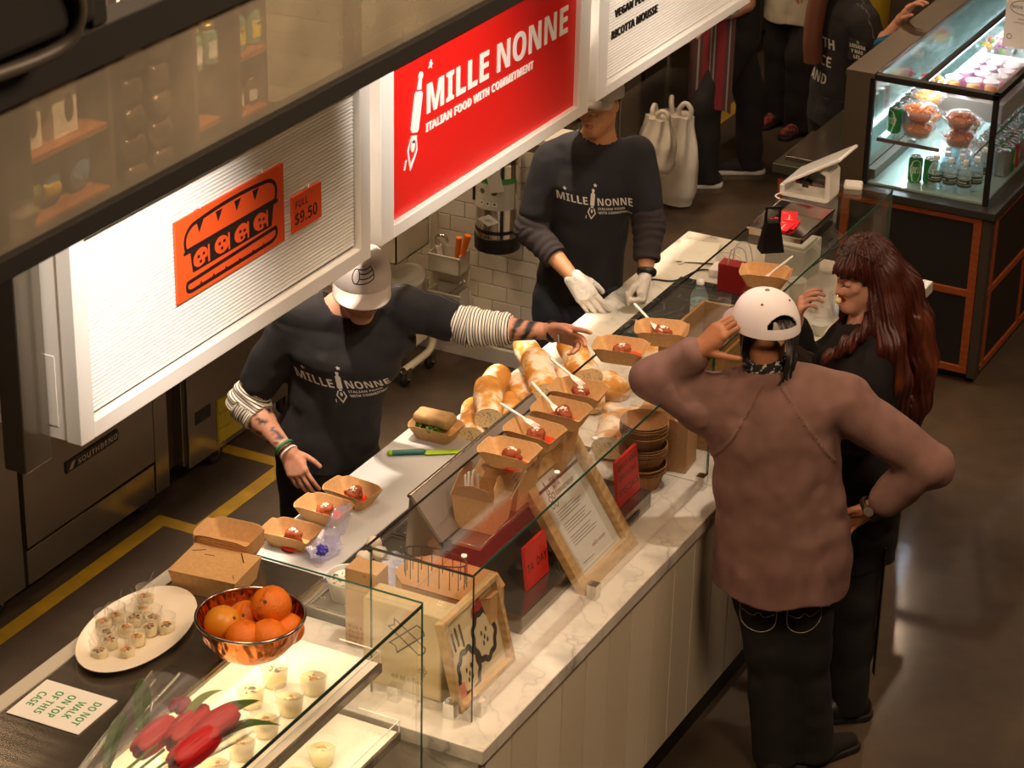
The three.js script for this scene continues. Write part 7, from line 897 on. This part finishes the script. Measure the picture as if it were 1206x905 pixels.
function logoTex(shirtHex, textHex, wide) { return canvasTex(768, 768, (g, w, h) => { g.fillStyle = shirtHex; g.fillRect(0, 0, w, h); g.fillStyle = g.strokeStyle = textHex; g.textBaseline = 'alphabetic'; g.font = 'bold 74px sans-serif'; g.textAlign = 'right'; g.fillText('MILLE', 352, 400, 200); g.textAlign = 'left'; g.fillText('NONNE', 402, 400, 222); g.font = 'bold 24px sans-serif'; g.fillText('ITALIAN FOOD', 404, 432, 170); g.fillText('WITH COMMITMENT', 404, 460, 210); g.save(); g.translate(376, 380); g.rotate(0.16); g.beginPath(); g.roundRect ? g.roundRect(-13, -64, 26, 88, 8) : g.rect(-13, -64, 26, 88); g.fill(); g.beginPath(); g.arc(0, -82, 9, 0, 7); g.fill(); g.fillRect(-6, -76, 12, 12); g.fillRect(-8, 26, 16, 12); g.lineWidth = 7; g.beginPath(); g.moveTo(-12, 40); g.lineTo(-22, 74); g.lineTo(0, 116); g.lineTo(22, 74); g.lineTo(12, 40); g.stroke(); g.beginPath(); g.ellipse(0, 62, 6, 14, 0, 0, 7); g.fill(); g.fillRect(-34, 100, 5, 22); g.restore(); for (const [x, y] of [[404, 268], [214, 318]]) { g.beginPath(); for (let i = 0; i < 10; i++) { const a = i * Math.PI / 5, r = i % 2 ? 6 : 14; g.lineTo(x + r * Math.sin(a), y - r * Math.cos(a)); } g.fill(); } }); }
const HF = [0.891, 0, -0.454], HR = [0.454, 0, 0.891]; // a stall's local 'away' and 'across' used to orient the figures
function armSleeve(P, side, t0, t1, r0, r1, mat, name, label, wr = 0.006) { // sleeve from upper arm t0 to forearm t1
  const J = P.J, sh = J['sh' + side], el = J['el' + side], w = J['wr' + side], A = mid(sh, el, t0), B = mid(el, w, t1), u = union([cap(A, el, r0, r0), cap(el, B, r0, r1)], 0.03), L1 = len3(sub3(el, A)), d1 = nrm(sub3(el, A)), d2 = nrm(sub3(B, el)), L2 = len3(sub3(B, el)), s0 = (p) => { const t = dot3(sub3(p, A), d1), t2 = dot3(sub3(p, el), d2); return t2 > 0 && t > L1 * 0.9 ? L1 + t2 : t; };
  const f = (x, y, z) => { const s = s0([x, y, z]); let d = u(x, y, z) + wr * Math.sin(s * 170 + 5 * N3(x * 14, y * 14, z * 14)) * 0.5 + wr * N3(x * 20, y * 20, z * 20); d = smax(d, -(dot3(sub3([x, y, z], A), d1)), 0.004); return smax(d, dot3(sub3([x, y, z], B), d2), 0.004); };
  const [lo, hi] = bounds([A, el, B], r0 + 0.04); return part(name, meshField(f, lo, hi, 0.006, P.b, { uv: (p) => [0.5, s0(p) * 10] }), mat, P.p, label);
}
const stripes = canvasTex(16, 256, (g) => { g.fillStyle = '#eae2d2'; g.fillRect(0, 0, 16, 256); g.fillStyle = '#2e2622'; for (let i = 0; i < 10; i++) g.fillRect(0, i * 25.6, 16, 8); }); stripes.wrapS = stripes.wrapT = THREE.RepeatWrapping;
const stripeM = std(0xffffff, 0.85, 0, { map: stripes });
// ---- cook reaching out with a tray
{
  const J = { head: [1.405, 1.608, -1.235], neck: [1.448, 1.462, -1.325], shR: [1.365, 1.345, -1.525], shL: [1.555, 1.475, -1.16], elR: [1.305, 1.085, -1.655], wrR: [1.247, 0.973, -1.451], elL: [1.62, 1.425, -0.92], wrL: [1.685, 1.445, -0.64], pelvis: [1.44, 0.9, -1.4], hipR: [1.4, 0.86, -1.48], hipL: [1.48, 0.86, -1.32], kneeR: [1.44, 0.47, -1.5], kneeL: [1.52, 0.47, -1.35], ankR: [1.5, 0.08, -1.53], ankL: [1.58, 0.08, -1.38] };
  const skin = 0xc98f72, S = lin(skin), ink = lin(0x2c2a2c), inkR = lin(0x9a3a34);
  const tat = (p) => { for (const [e, w, t0, t1] of [['elL', 'wrL', 0.5, 0.82], ['elR', 'wrR', 0.3, 0.85]]) { const E = J[e], d = sub3(J[w], E), L = dot3(d, d), t = dot3(sub3(p, E), d) / L; if (t > t0 && t < t1) { const q = sub3(sub3(p, E), d.map((v) => v * t)), r = len3(q); if (r < 0.06) { const ang = Math.atan2(q[1], q[0] + q[2]); const n = e === 'elL' ? Math.sin(ang * 2 + t * 38) : N3(p[0] * 45, p[1] * 45, p[2] * 45) * 3.2; if (n > 0.1) return e === 'elR' && N3(p[0] * 26 + 4, p[1] * 26, p[2] * 26) > 0.2 ? inkR : ink; } } } return S; };
  const P = person({ label: 'cook in black shirt, striped sleeves and grey cap reaching out with a tray', base: [1.52, 0, -1.45], J, skin, look: [-0.8, -0.14, 0.5], headUp: [-0.1, 1, 0.1], headSize: 1.02, face: { lip: 0xa85a4c, stubble: 0x6a4a3a }, skinColor: tat, handL: { s: 1.08, d: [-0.045, 0.03, 0.2], n: [-1, -0.25, 0], side: -1, curl: [0.08, 0.3, 0.55, 0.65], thumb: { a: 0.3, b: 0.2, bend: 0.12, c: 0.06 } }, handR: { d: [-0.03, -0.13, 0.1], n: [0.89, -0.1, -0.45], side: 1, curl: [0.25, 0.3, 0.35, 0.4], thumb: { a: 0.75, b: 0.2 } } });
  shirt(P, { name: 'shirt', mat: clothMat(0xffffff, { map: logoTex('#191515', '#d8d0c4') }), hem: 0.87, sleeve: 0.66, r: 0.064, printAt: [1.33, 1.235, -1.275], printW: 0.5, label: 'black T-shirt with white rocket logo and lettering' });
  armSleeve(P, 'L', 0.5, 0.5, 0.064, 0.056, stripeM, 'striped_sleeve'); armSleeve(P, 'R', 0.5, 0.32, 0.064, 0.06, stripeM, 'striped_sleeve');
  trousers(P, { mat: clothMat(0x1c1816), top: 0.06 }); for (const s of ['L', 'R']) shoe(P, J['ank' + s], [-0.8, 0.4], { mat: clothMat(0x1a1715) });
  const em = canvasTex(256, 200, (g) => { g.fillStyle = '#b9b0a8'; g.fillRect(0, 0, 256, 200); g.strokeStyle = '#1a1614'; g.lineWidth = 7; g.lineJoin = 'round'; g.beginPath(); g.ellipse(78, 100, 26, 46, 0, 0, 7); g.stroke(); g.beginPath(); g.moveTo(78, 54); g.quadraticCurveTo(150, 66, 196, 36); g.quadraticCurveTo(222, 76, 204, 118); g.quadraticCurveTo(150, 150, 78, 146); g.stroke(); for (const y of [82, 112]) { g.beginPath(); g.moveTo(100, y); g.quadraticCurveTo(150, y + 12, 208, y - 22); g.stroke(); } for (const x of [80, 104, 126]) g.fillRect(x, 14, 7, 18); });
  baseballCap(P, clothMat(0xb9b0a8), { label: 'grey baseball cap with a black roll drawing', emblem: std(0xffffff, 0.85, 0, { map: em }) });
  ring(P, add3(J.wrL, [0.005, 0, -0.0]), sub3(J.wrL, J.elL), 0.034, 2.6, 0.006, M.black, 'wrist_watch', 'black wrist watch'); ring(P, add3(J.wrL, [-0.003, 0.002, 0.035]), sub3(J.wrL, J.elL), 0.034, 1, 0.003, M.plasticWhite, 'bracelet', 'white bracelet');
  ring(P, mid(J.elR, J.wrR, 0.93), sub3(J.wrR, J.elR), 0.035, 1.4, 0.004, std(0x1f7a4a, 0.6), 'bracelet', 'green bracelet'); ring(P, mid(J.elR, J.wrR, 0.99), sub3(J.wrR, J.elR), 0.034, 1, 0.0028, M.black, 'bracelet', 'black bracelet'); ring(P, mid(J.elR, J.wrR, 1.04), sub3(J.wrR, J.elR), 0.034, 1, 0.003, M.plasticWhite, 'bracelet', 'white bracelet');
}
// ---- second cook in gloves
{
  const J = { head: [3.185, 1.735, -1.2], neck: [3.24, 1.572, -1.215], shR: [3.155, 1.455, -1.385], shL: [3.305, 1.5, -1.075], elR: [3.08, 1.18, -1.43], wrR: [2.985, 1.055, -1.19], elL: [3.26, 1.235, -0.985], wrL: [3.135, 1.06, -0.935], pelvis: [3.24, 0.88, -1.28], hipR: [3.2, 0.84, -1.36], hipL: [3.28, 0.84, -1.2], kneeR: [3.22, 0.46, -1.38], kneeL: [3.3, 0.46, -1.22], ankR: [3.25, 0.08, -1.4], ankL: [3.33, 0.08, -1.24] };
  const P = person({ label: 'cook in black shirt and white gloves, face hidden behind the red sign', base: [3.27, 0, -1.3], J, skin: 0xb9835a, look: [-0.9, -0.3, -0.1], face: { lip: 0x96503c }, handR: { d: [0, -0.13, 0.12], n: [0.89, -0.2, -0.45], side: 1, curl: [0.15, 0.18, 0.2, 0.22], glove: 1, s: 1.12, thumb: { a: 0.5, b: 0.3 } }, handL: { d: [-0.35, -0.9, 0.06], n: [-0.3, 0.1, -0.9], side: -1, curl: [1.35, 1.4, 1.4, 1.4], glove: 1, s: 1.1, thumb: { a: 0.2, b: 0.9, c: -0.5 } } });
  shirt(P, { mat: clothMat(0xffffff, { map: logoTex('#171313', '#d8d0c4') }), hem: 0.86, sleeve: 0.72, r: 0.064, wr: 0.007, printAt: [3.12, 1.335, -1.17], printW: 0.5, label: 'black T-shirt with white rocket logo and lettering' });
  const dk = clothMat(0x2a2220); armSleeve(P, 'R', 0.5, 0.6, 0.064, 0.055, dk, 'under_sleeve', 'dark brown sleeve pushed up the forearm', 0.004); armSleeve(P, 'L', 0.5, 0.72, 0.064, 0.054, dk, 'under_sleeve', 'dark brown sleeve pushed up the forearm', 0.004);
  trousers(P, { mat: clothMat(0x252c38), top: 0.06, label: 'dark blue jeans' }); for (const s of ['L', 'R']) shoe(P, J['ank' + s], [-0.7, 0.5], { mat: clothMat(0x1a1715) });
  baseballCap(P, clothMat(0xc8c2b8), { label: 'pale cap', tilt: -0.4, off: [0, 0.03, -0.012] });
  const hr2 = P.H; part('hair', meshField((x, y, z) => Math.max(ell(hr2.at(0, 0.02, -0.03), hr2.R, hr2.U, hr2.F, 0.082, 0.09, 0.095)(x, y, z), dot3(sub3([x, y, z], hr2.at(0, 0, 0.01)), hr2.F), -dot3(sub3([x, y, z], hr2.at(0, -0.06, 0)), hr2.U)), ...bounds(hr2.pts, 0.0), 0.007, P.b), std(0x1a1412, 0.6), P.p, 'short dark hair');
  ring(P, add3(J.wrL, [0.01, 0.012, 0]), sub3(J.wrL, J.elL), 0.036, 2.6, 0.005, M.black, 'wrist_watch', 'black watch band');
}
// ---- customer with white cap seen from behind
{
  const J = { head: [1.612, 1.665, 0.165], neck: [1.615, 1.5, 0.19], shL: [1.525, 1.385, 0.01], shR: [1.74, 1.4, 0.41], elL: [1.455, 1.478, -0.145], wrL: [1.487, 1.6, -0.01], elR: [1.815, 1.215, 0.705], wrR: [1.785, 1.02, 0.53], pelvis: [1.66, 0.88, 0.265], hipL: [1.62, 0.84, 0.185], hipR: [1.7, 0.84, 0.345], kneeL: [1.64, 0.46, 0.262], kneeR: [1.705, 0.46, 0.36], ankL: [1.62, 0.08, 0.31], ankR: [1.72, 0.08, 0.41] };
  const P = person({ label: 'man in brown sweater, jeans and white cap leaning on the glass', base: [1.67, 0, 0.33], J, skin: 0xa9714c, look: [0.62, -0.05, -0.75], face: { brow: 0x4a4440 }, headSize: 1.08, waist: 1.05, size: 1.08, handL: { s: 1.1, d: [0.05, 0.12, 0.1], n: [0.62, 0.0, 0.6], side: -1, curl: [0.18, 0.2, 0.22, 0.25], thumb: { a: 0.9, b: 0.4, bend: 0.1 } }, handR: { d: [-0.02, -0.1, -0.12], n: [-0.5, 0, 0.4], side: 1, curl: [0.3, 0.35, 0.4, 0.45], thumb: { a: 0.6, b: 0.2 } } });
  const seams = [[1, J.shL], [-1, J.shR]].map(([k, sh]) => { const A = add3(add3(J.neck, P.R, k * 0.05), [0, -0.02, 0]), B = add3(add3(sh, P.R, -k * 0.03), [0, -0.16, 0]); return { A, d: sub3(B, A), n: nrm(crs(sub3(B, A), P.F)) }; });
  const seamRidge = (x, y, z) => { let r = 0; for (const s of seams) { const q = sub3([x, y, z], s.A), t = dot3(q, s.d) / dot3(s.d, s.d), e = dot3(q, s.n) / 0.004; if (t > -0.15 && t < 1.05 && Math.abs(e) < 3 && dot3(sub3([x, y, z], J.neck), P.F) < 0.02) r += 0.0055 * Math.exp(-e * e); } return r; };
  const br = lin(0x8d6a60), br2 = lin(0x775850);
  shirt(P, { name: 'sweater', mat: clothMat(0xffffff, { vertexColors: true }), color: (p) => mix3(br, br2, 0.5 + N3(p[0] * 30, p[1] * 30, p[2] * 30)), hem: 0.715, sleeve: 1.8, r: 0.074, grow: 0.026, wr: 0.022, fr: 6.5, loose: 1.24, neckR: 0.068, ridge: seamRidge, label: 'brown knitted sweater' });
  const seam = (pts) => part('raglan_seam', tube(pts.map((q) => sub3(q, P.b)), 0.0035, 30, 6), std(0x5c4038, 0.9), P.p); 
  for (const s of ['L', 'R']) armSleeve(P, s, 0.9, 1.12, 0.046, 0.043, clothMat(0x15110f), 'black_cuff', 'black cuff of an inner sleeve', 0.002);
  trousers(P, { mat: clothMat(0x14110f, {}), top: 0.04, r0: 0.108, r1: 0.085, r2: 0.074, wr: 0.016, label: 'black jeans' });
  { const Fd = P.S[0].F, Rd = P.S[0].R, pocket = (k) => { const c = add3(add3(J.pelvis, Rd, k * 0.078), [0, -0.2, 0]), back = (dx, dy) => { const q = add3(add3(c, Rd, dx), [0, dy, 0]); const rr2 = Math.sqrt(Math.max(0, 1 - ((k * 0.078 + dx) / 0.19) ** 2)); return sub3(add3(q, Fd, -0.137 * rr2 - 0.004), P.b); }; part('pocket_stitching', merge([tube([back(-0.06, 0.05), back(0, 0.043), back(0.06, 0.05)], 0.0016, 16, 5), tube([back(-0.06, 0.05), back(-0.055, -0.05), back(0, -0.08), back(0.055, -0.05), back(0.06, 0.05)], 0.0009, 20, 5), tube([back(-0.055, -0.005), back(-0.02, -0.02), back(0, -0.005), back(0.02, -0.02), back(0.055, -0.005)], 0.0009, 20, 5)]), std(0xb9ae98, 0.8), P.p, 'pale pocket stitching'); if (k < 0) part('pocket_tab', new THREE.BoxGeometry(0.004, 0.016, 0.006).translate(...back(0.058, 0.03)), std(0xa81c1c, 0.6), P.p, 'red pocket tab'); }; pocket(1); pocket(-1); }
  for (const s of ['L', 'R']) shoe(P, J['ank' + s], s === 'L' ? [0.9, -0.3] : [0.8, 0.5], { mat: clothMat(0x171412) });
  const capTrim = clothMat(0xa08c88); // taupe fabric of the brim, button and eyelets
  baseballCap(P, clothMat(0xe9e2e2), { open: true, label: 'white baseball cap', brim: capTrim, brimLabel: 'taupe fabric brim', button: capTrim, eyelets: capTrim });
  const H = P.H, hw = (x, y, z) => { const d = union([ell(H.at(0, -0.01, -0.035), H.R, H.U, H.F, 0.09, 0.105, 0.096), cap(H.at(0.0, -0.05, -0.06), H.at(0.0, -0.1, -0.062), 0.062, 0.05), ell(H.at(0.004, -0.06, -0.03), H.R, H.U, H.F, 0.088, 0.075, 0.086), cap(H.at(0.02, -0.07, -0.075), H.at(0.01, -0.13, -0.08), 0.045, 0.03), cap(H.at(-0.03, -0.07, -0.07), H.at(-0.035, -0.12, -0.07), 0.04, 0.028)], 0.02)(x, y, z); const [lx, ly, lz] = H.local([x, y, z]); return Math.max(d + 0.004 * Math.sin(lx * 420 + 4 * N3(x * 30, y * 12, z * 30)), lz - 0.005, ly - 0.06); };
  const g1 = lin(0x2a2624), g2 = lin(0x77706a); part('hair', meshField(hw, ...bounds([...H.pts, H.at(0, -0.16, -0.08)], 0.02), 0.0045, P.b, { color: (p) => mix3(g1, g2, sm(0.05, 0.35, N3(p[0] * 130, p[1] * 25, p[2] * 130))) }), std(0xffffff, 0.6, 0, { vertexColors: true }), P.p, 'short grey black hair');
  const bd = lin(0x121010), bw = lin(0xc9c4ba), bandF = (x, y, z) => { const q = [x, y, z], t = Math.max(0, Math.min(1, dot3(sub3(q, J.neck), P.axis) / 0.03)), c = add3(J.neck, P.axis, t * 0.03 - 0.012), v = sub3(q, c); return Math.abs(len3(v) - 0.072) - 0.011 + 0.006 * N3(x * 40, y * 60, z * 40); };
  part('bandana', meshField(bandF, ...bounds([J.neck, add3(J.neck, P.axis, 0.05)], 0.11), 0.005, P.b, { color: (p) => (Math.abs(N3(p[0] * 55, p[1] * 75, p[2] * 55)) < 0.035 ? bw : bd) }), std(0xffffff, 0.85, 0, { vertexColors: true }), P.p, 'black bandana with white marks');
  ring(P, add3(J.wrR, [0.0, -0.0, -0.01]), sub3(J.wrR, J.elR), 0.036, 2, 0.006, std(0x2a221c, 0.4), 'wrist_watch'); part('watch_face', new THREE.CylinderGeometry(0.018, 0.018, 0.008, 20).rotateZ(Math.PI / 2).translate(...sub3(add3(J.wrR, [-0.038, 0.005, 0.0]), P.b)), M.chrome, P.p);
}
// ---- red haired woman
{
  const J = { head: [2.19, 1.672, 0.28], neck: [2.215, 1.492, 0.315], shL: [2.12, 1.4, 0.41], shR: [2.33, 1.405, 0.24], elL: [2.03, 1.14, 0.36], wrL: [1.99, 1.12, 0.14], elR: [2.27, 1.22, 0.1], wrR: [2.13, 1.47, 0.08], pelvis: [2.17, 0.9, 0.35], hipL: [2.12, 0.86, 0.4], hipR: [2.22, 0.86, 0.3], kneeL: [2.08, 0.47, 0.41], kneeR: [2.2, 0.47, 0.32], ankL: [2.05, 0.09, 0.42], ankR: [2.16, 0.09, 0.34] };
  const P = person({ label: 'woman with long red hair and black clothes standing at the glass guard', base: [2.12, 0, 0.37], J, skin: 0xcf9a80, look: [-0.84, -0.2, -0.545], headUp: [0.05, 1, 0], face: { lip: 0xa8202a, brow: 0x3a1c14 }, faceCell: 0.0034, size: 0.95, handR: { d: [-0.01, 0.12, 0.03], n: [0.3, 0, 0.7], side: 1, curl: [0.5, 0.6, 0.65, 0.7], thumb: { a: 0.4, b: 0.4 }, s: 0.92 }, handL: { d: [-0.02, -0.02, -0.12], n: [0.5, -0.6, 0], side: 1, curl: [0.4, 0.4, 0.4, 0.4], s: 0.92 } });
  const bk = clothMat(0x151211);
  shirt(P, { name: 'cardigan', mat: bk, hem: 0.62, sleeve: 1.9, r: 0.06, grow: 0.024, wr: 0.014, neckR: 0.085, label: 'black long cardigan' });
  armSleeve(P, 'R', 0.6, 1.0, 0.056, 0.05, clothMat(0x4a4038), 'grey_sleeve', 'grey brown sleeve of the raised arm', 0.005);
  trousers(P, { mat: bk, top: 0.05, r0: 0.1, r1: 0.075, r2: 0.066, label: 'black trousers' });
  for (const s of ['L', 'R']) shoe(P, J['ank' + s], s === 'L' ? [-0.5, -0.6] : [0.2, -0.9], { mat: std(0x17120f, 0.5), high: 0.26, label: 'dark laced ankle boot' });
  part('shoulder_strap', bxx(-0.012, 0.012, -0.42, 0.1, -0.002, 0.002, 0).rotateY(0.6).translate(...sub3([2.07, 0.62, 0.5], P.b)), std(0x2c2522, 0.7), P.p, 'long dark bag strap');
  const H = P.H, at = H.at, face = ell(at(0.004, -0.045, 0.09), H.R, H.U, H.F, 0.088, 0.1, 0.088), lk = (pts, r0, r1) => { const L = []; for (let i = 0; i < pts.length - 1; i++) L.push(cap(pts[i], pts[i + 1], lerp(r0, r1, i / (pts.length - 1)), lerp(r0, r1, (i + 1) / (pts.length - 1)))); return L; };
  const mass = union([ell(at(0, 0.042, -0.018), H.R, H.U, H.F, 0.094, 0.097, 0.112), ...lk([at(0, 0.0, -0.07), [2.26, 1.62, 0.4], [2.27, 1.5, 0.46], [2.28, 1.36, 0.5], [2.27, 1.2, 0.5], [2.26, 1.12, 0.49]], 0.085, 0.035), ...lk([at(0.07, 0.0, -0.05), [2.17, 1.58, 0.4], [2.1, 1.47, 0.44], [2.12, 1.34, 0.48], [2.16, 1.2, 0.48]], 0.06, 0.03), ...lk([at(0.085, -0.02, -0.03), [2.13, 1.52, 0.36], [2.06, 1.46, 0.3], [2.02, 1.41, 0.24]], 0.034, 0.018), ...lk([at(-0.07, 0, 0), [2.22, 1.54, 0.2], [2.2, 1.44, 0.2]], 0.05, 0.03), ...lk([at(-0.04, 0.07, 0.07), at(0.0, 0.058, 0.093), at(0.045, 0.062, 0.078)], 0.026, 0.026)], 0.03);
  const hairF = (x, y, z) => { const [lx, ly, lz] = H.local([x, y, z]), ang = Math.atan2(lz + 0.02, lx), w = 0.0045 * Math.sin(ang * 26 + 9 * N3(x * 9, y * 5, z * 9) + y * 16) + 0.0022 * Math.sin(ang * 80 + y * 40 + 5 * N3(x * 30, y * 9, z * 30)); return smax(mass(x, y, z) + w, -face(x, y, z), 0.01); };
  const c1 = lin(0x280e09), c2 = lin(0x4e1e11), c3 = lin(0x80421f); part('hair', meshField(hairF, ...bounds([...H.pts, [2.27, 1.06, 0.55], [1.95, 1.4, 0.25], [2.34, 1.3, 0.54]], 0.03), 0.0048, P.b, { color: (p) => { const [lx, , lz] = H.local(p), a = Math.atan2(lz + 0.02, lx); let t = 0.5 + 0.5 * Math.sin(a * 90 + p[1] * 38 + 6 * N3(p[0] * 22, p[1] * 7, p[2] * 22)); return mix3(mix3(c1, c2, t), c3, Math.max(0, N3(p[0] * 30, p[1] * 6, p[2] * 30)) * 1.6 * sm(1.75, 1.3, p[1])); } }), std(0xffffff, 0.45, 0, { vertexColors: true, sheen: 0.3 }), P.p, 'long wavy dark red hair');
  { const gm = std(0x1c1614, 0.3), L = new THREE.Matrix4().makeBasis(V(...H.R), V(...H.U), V(...H.F)); const lens = (sx) => { const g = new THREE.TorusGeometry(0.023, 0.0025, 8, 28).scale(1.15, 0.85, 1); g.rotateX(-0.75); const q = sub3(at(sx * 0.033, 0.132, 0.07), P.b); return g.applyMatrix4(L).translate(...q); }; const gl = part('eyeglasses', merge([lens(-1), lens(1), tube([sub3(at(-0.008, 0.126, 0.058), P.b), sub3(at(0.008, 0.126, 0.058), P.b)], 0.002, 4, 6), tube([sub3(at(0.062, 0.12, 0.045), P.b), sub3(at(0.092, 0.07, -0.01), P.b), sub3(at(0.09, 0.03, -0.05), P.b)], 0.002, 12, 6)]), gm, P.p, 'glasses pushed up on the hair'); }
  part('food_morsel', lump(0.012, 0.4, 6, 2).translate(...sub3(at(0.01, -0.058, 0.105), P.b)), std(0xe6d48a, 0.5), P.p, 'pale morsel at her lips');
}
// ---- background figures
function bgPerson(o) {
  const { x, z, face, top } = o, F = nrm([face[0], 0, face[1]]), L = crs([0, 1, 0], F), at = (l, y, f) => [x + L[0] * l + F[0] * f, y, z + L[2] * l + F[2] * f], h = o.hip ?? 0.9;
  const J = { head: at(0, 1.62, 0.02), neck: at(0, 1.45, 0), shL: at(0.19, 1.36, 0), shR: at(-0.19, 1.36, 0), elL: at(0.24, 1.1, o.armL?.[0] ?? 0), wrL: at(0.2, 1.0, o.armL?.[1] ?? 0.18), elR: at(-0.24, 1.1, 0), wrR: at(-0.2, 1.0, 0.18), pelvis: at(0, h, 0), hipL: at(0.09, h - 0.04, 0), hipR: at(-0.09, h - 0.04, 0), kneeL: at(0.1, 0.48, o.sl ?? 0), kneeR: at(-0.1, 0.48, o.sr ?? 0), ankL: at(0.1, 0.08, (o.sl ?? 0) - 0.02), ankR: at(-0.1, 0.08, (o.sr ?? 0) - 0.02), ...(o.J ?? {}) };
  const P = person({ label: o.label, base: [x, 0, z], J, skin: o.skin ?? 0xb9866a, look: F, faceCell: 0.008, handL: { d: sub3(J.wrL, J.elL), n: [0, -1, 0.1], side: 1, curl: [0.4, 0.4, 0.4, 0.4] }, handR: { d: sub3(J.wrR, J.elR), n: [0, -1, 0.1], side: -1, curl: [0.4, 0.4, 0.4, 0.4] } });
  shirt(P, { mat: o.shirtM, hem: o.hem ?? 0.82, sleeve: o.sleeve ?? 0.7, cell: 0.011, label: o.shirtLabel, printAt: o.printAt && at(...o.printAt), printW: 0.6, back: o.back, grow: o.grow });
  trousers(P, { mat: o.legM, top: 0.05, label: o.legLabel, r1: o.r1, r2: o.r2, wr: 0.014 });
  for (const s of ['L', 'R']) shoe(P, J['ank' + s], [F[0], F[2]], o.shoe);
  const H = P.H; part('hair', meshField((a, b, c) => Math.max(ell(H.at(0, 0.03, -0.02), H.R, H.U, H.F, 0.09, 0.1, 0.11)(a, b, c), dot3(sub3([a, b, c], H.at(0, 0, 0.05)), H.F)), ...bounds(H.pts, 0.02), 0.01, P.b), std(o.hair ?? 0x2a1c14, 0.6), P.p); return P;
}
{
  const P = bgPerson({ x: 6.93, z: -2.13, face: [-0.55, -0.84], label: 'worker in dark trousers and striped apron at the back equipment', shirtM: clothMat(0x1a1614), legM: clothMat(0x1d1816), legLabel: 'dark trousers', sl: 0.16, sr: -0.12, hem: 0.84, r1: 0.078, r2: 0.066, shoe: { mat: clothMat(0x2a2522), sole: std(0xd8d2c6, 0.6), label: 'dark running shoe with white sole' } });
  const ap = canvasTex(128, 256, (g) => { g.fillStyle = '#4a2e2c'; g.fillRect(0, 0, 128, 256); g.fillStyle = '#7a2026'; for (const x of [40, 84]) g.fillRect(x, 0, 16, 256); g.fillStyle = '#8a8684'; for (const x of [30, 62, 76, 108]) g.fillRect(x, 0, 4, 256); });
  const g = new THREE.PlaneGeometry(0.34, 0.62, 16, 16), q = g.attributes.position; for (let i = 0; i < q.count; i++) q.setZ(i, 0.012 * Math.sin(q.getX(i) * 42) - 0.35 * q.getX(i) * q.getX(i)); g.computeVertexNormals(); g.rotateY(Math.atan2(-0.85, -0.3)); g.translate(-0.2, 0.79, -0.06); part('apron', g, std(0xffffff, 0.85, 0, { map: ap, side: THREE.DoubleSide }), P.p, 'brown apron with red and grey stripes');
  bgPerson({ x: 7.93, z: -2.15, face: [-0.9, -0.2], label: 'person in loose dark trousers and pale sweatshirt behind the worker', shirtM: clothMat(0xa9a08c), legM: clothMat(0x191513), sl: 0.05, sr: -0.02, hem: 0.67, hip: 0.86, sleeve: 1.9, grow: 0.05, r1: 0.105, r2: 0.1, shoe: { mat: std(0xffffff, 0.7, 0, { vertexColors: true }), color: (p) => (N3(p[0] * 60, p[1] * 60, p[2] * 60) > 0 ? lin(0x8a3a30) : lin(0x3a1c1a)), label: 'red patterned shoe' } });
  const bt = canvasTex(512, 512, (g, w, h) => { g.fillStyle = '#191514'; g.fillRect(0, 0, w, h); g.save(); g.translate(256, 250); g.fillStyle = '#b9b3a8'; g.font = 'bold 62px sans-serif'; g.textAlign = 'center'; g.fillText('EARTH', 0, -60, 190); g.fillText('SPICE', 0, 20, 190); g.fillText('AND', 0, 100, 150); g.restore(); });
  const J3 = { elR: [5.92, 1.2, -0.98], wrR: [5.9, 1.41, -0.86], elL: [6.2, 1.1, -1.2], wrL: [6.3, 1.2, -1.02] };
  const P3 = bgPerson({ x: 6.05, z: -1.2, face: [0.75, 0.66], label: 'worker in black lettered T-shirt with blue sleeves behind the chilled case', shirtM: clothMat(0xffffff, { map: bt }), shirtLabel: 'black T-shirt with pale lettering on the back', legM: clothMat(0x171312), hem: 0.78, sleeve: 0.75, printAt: [0, 1.12, 0], back: true, J: J3, hair: 0x5a3320, shoe: { mat: clothMat(0x1a1715) } });
  armSleeve(P3, 'R', 0.5, 0.95, 0.064, 0.05, clothMat(0x1c5a78), 'blue_sleeve', 'blue long sleeve'); armSleeve(P3, 'L', 0.6, 0.92, 0.056, 0.04, clothMat(0x1c5a78), 'blue_sleeve', 'blue long sleeve');
  part('long_hair', tube([[-0.06, 1.62, -0.06], [-0.12, 1.45, -0.1], [-0.14, 1.25, -0.11], [-0.13, 1.12, -0.1]], 0.05, 20, 10), std(0x5a3320, 0.5), P3.p, 'long brown hair down the back');
  const em = canvasTex(160, 160, (g) => { g.fillStyle = '#191514'; g.fillRect(0, 0, 160, 160); g.fillStyle = '#5a9a3a'; g.beginPath(); g.ellipse(80, 22, 16, 9, 0.4, 0, 7); g.fill(); g.fillStyle = '#c9c3b8'; g.font = 'bold 36px sans-serif'; g.textAlign = 'center'; g.fillText('LOISAIDA', 80, 66, 140); g.fillText('Y MAS', 80, 104); g.fillText('LES', 80, 142); });
  part('sleeve_print', new THREE.PlaneGeometry(0.11, 0.11).rotateY(-Math.PI / 2 - 0.3).translate(-0.21, 1.24, 0.15), std(0xffffff, 0.85, 0, { map: em }), P3.p, 'small pale sleeve lettering with green leaf');
}
scene.traverse((o) => { if (o.isMesh) { o.castShadow = true; o.receiveShadow = true; } });
renderer.render(scene, camera);
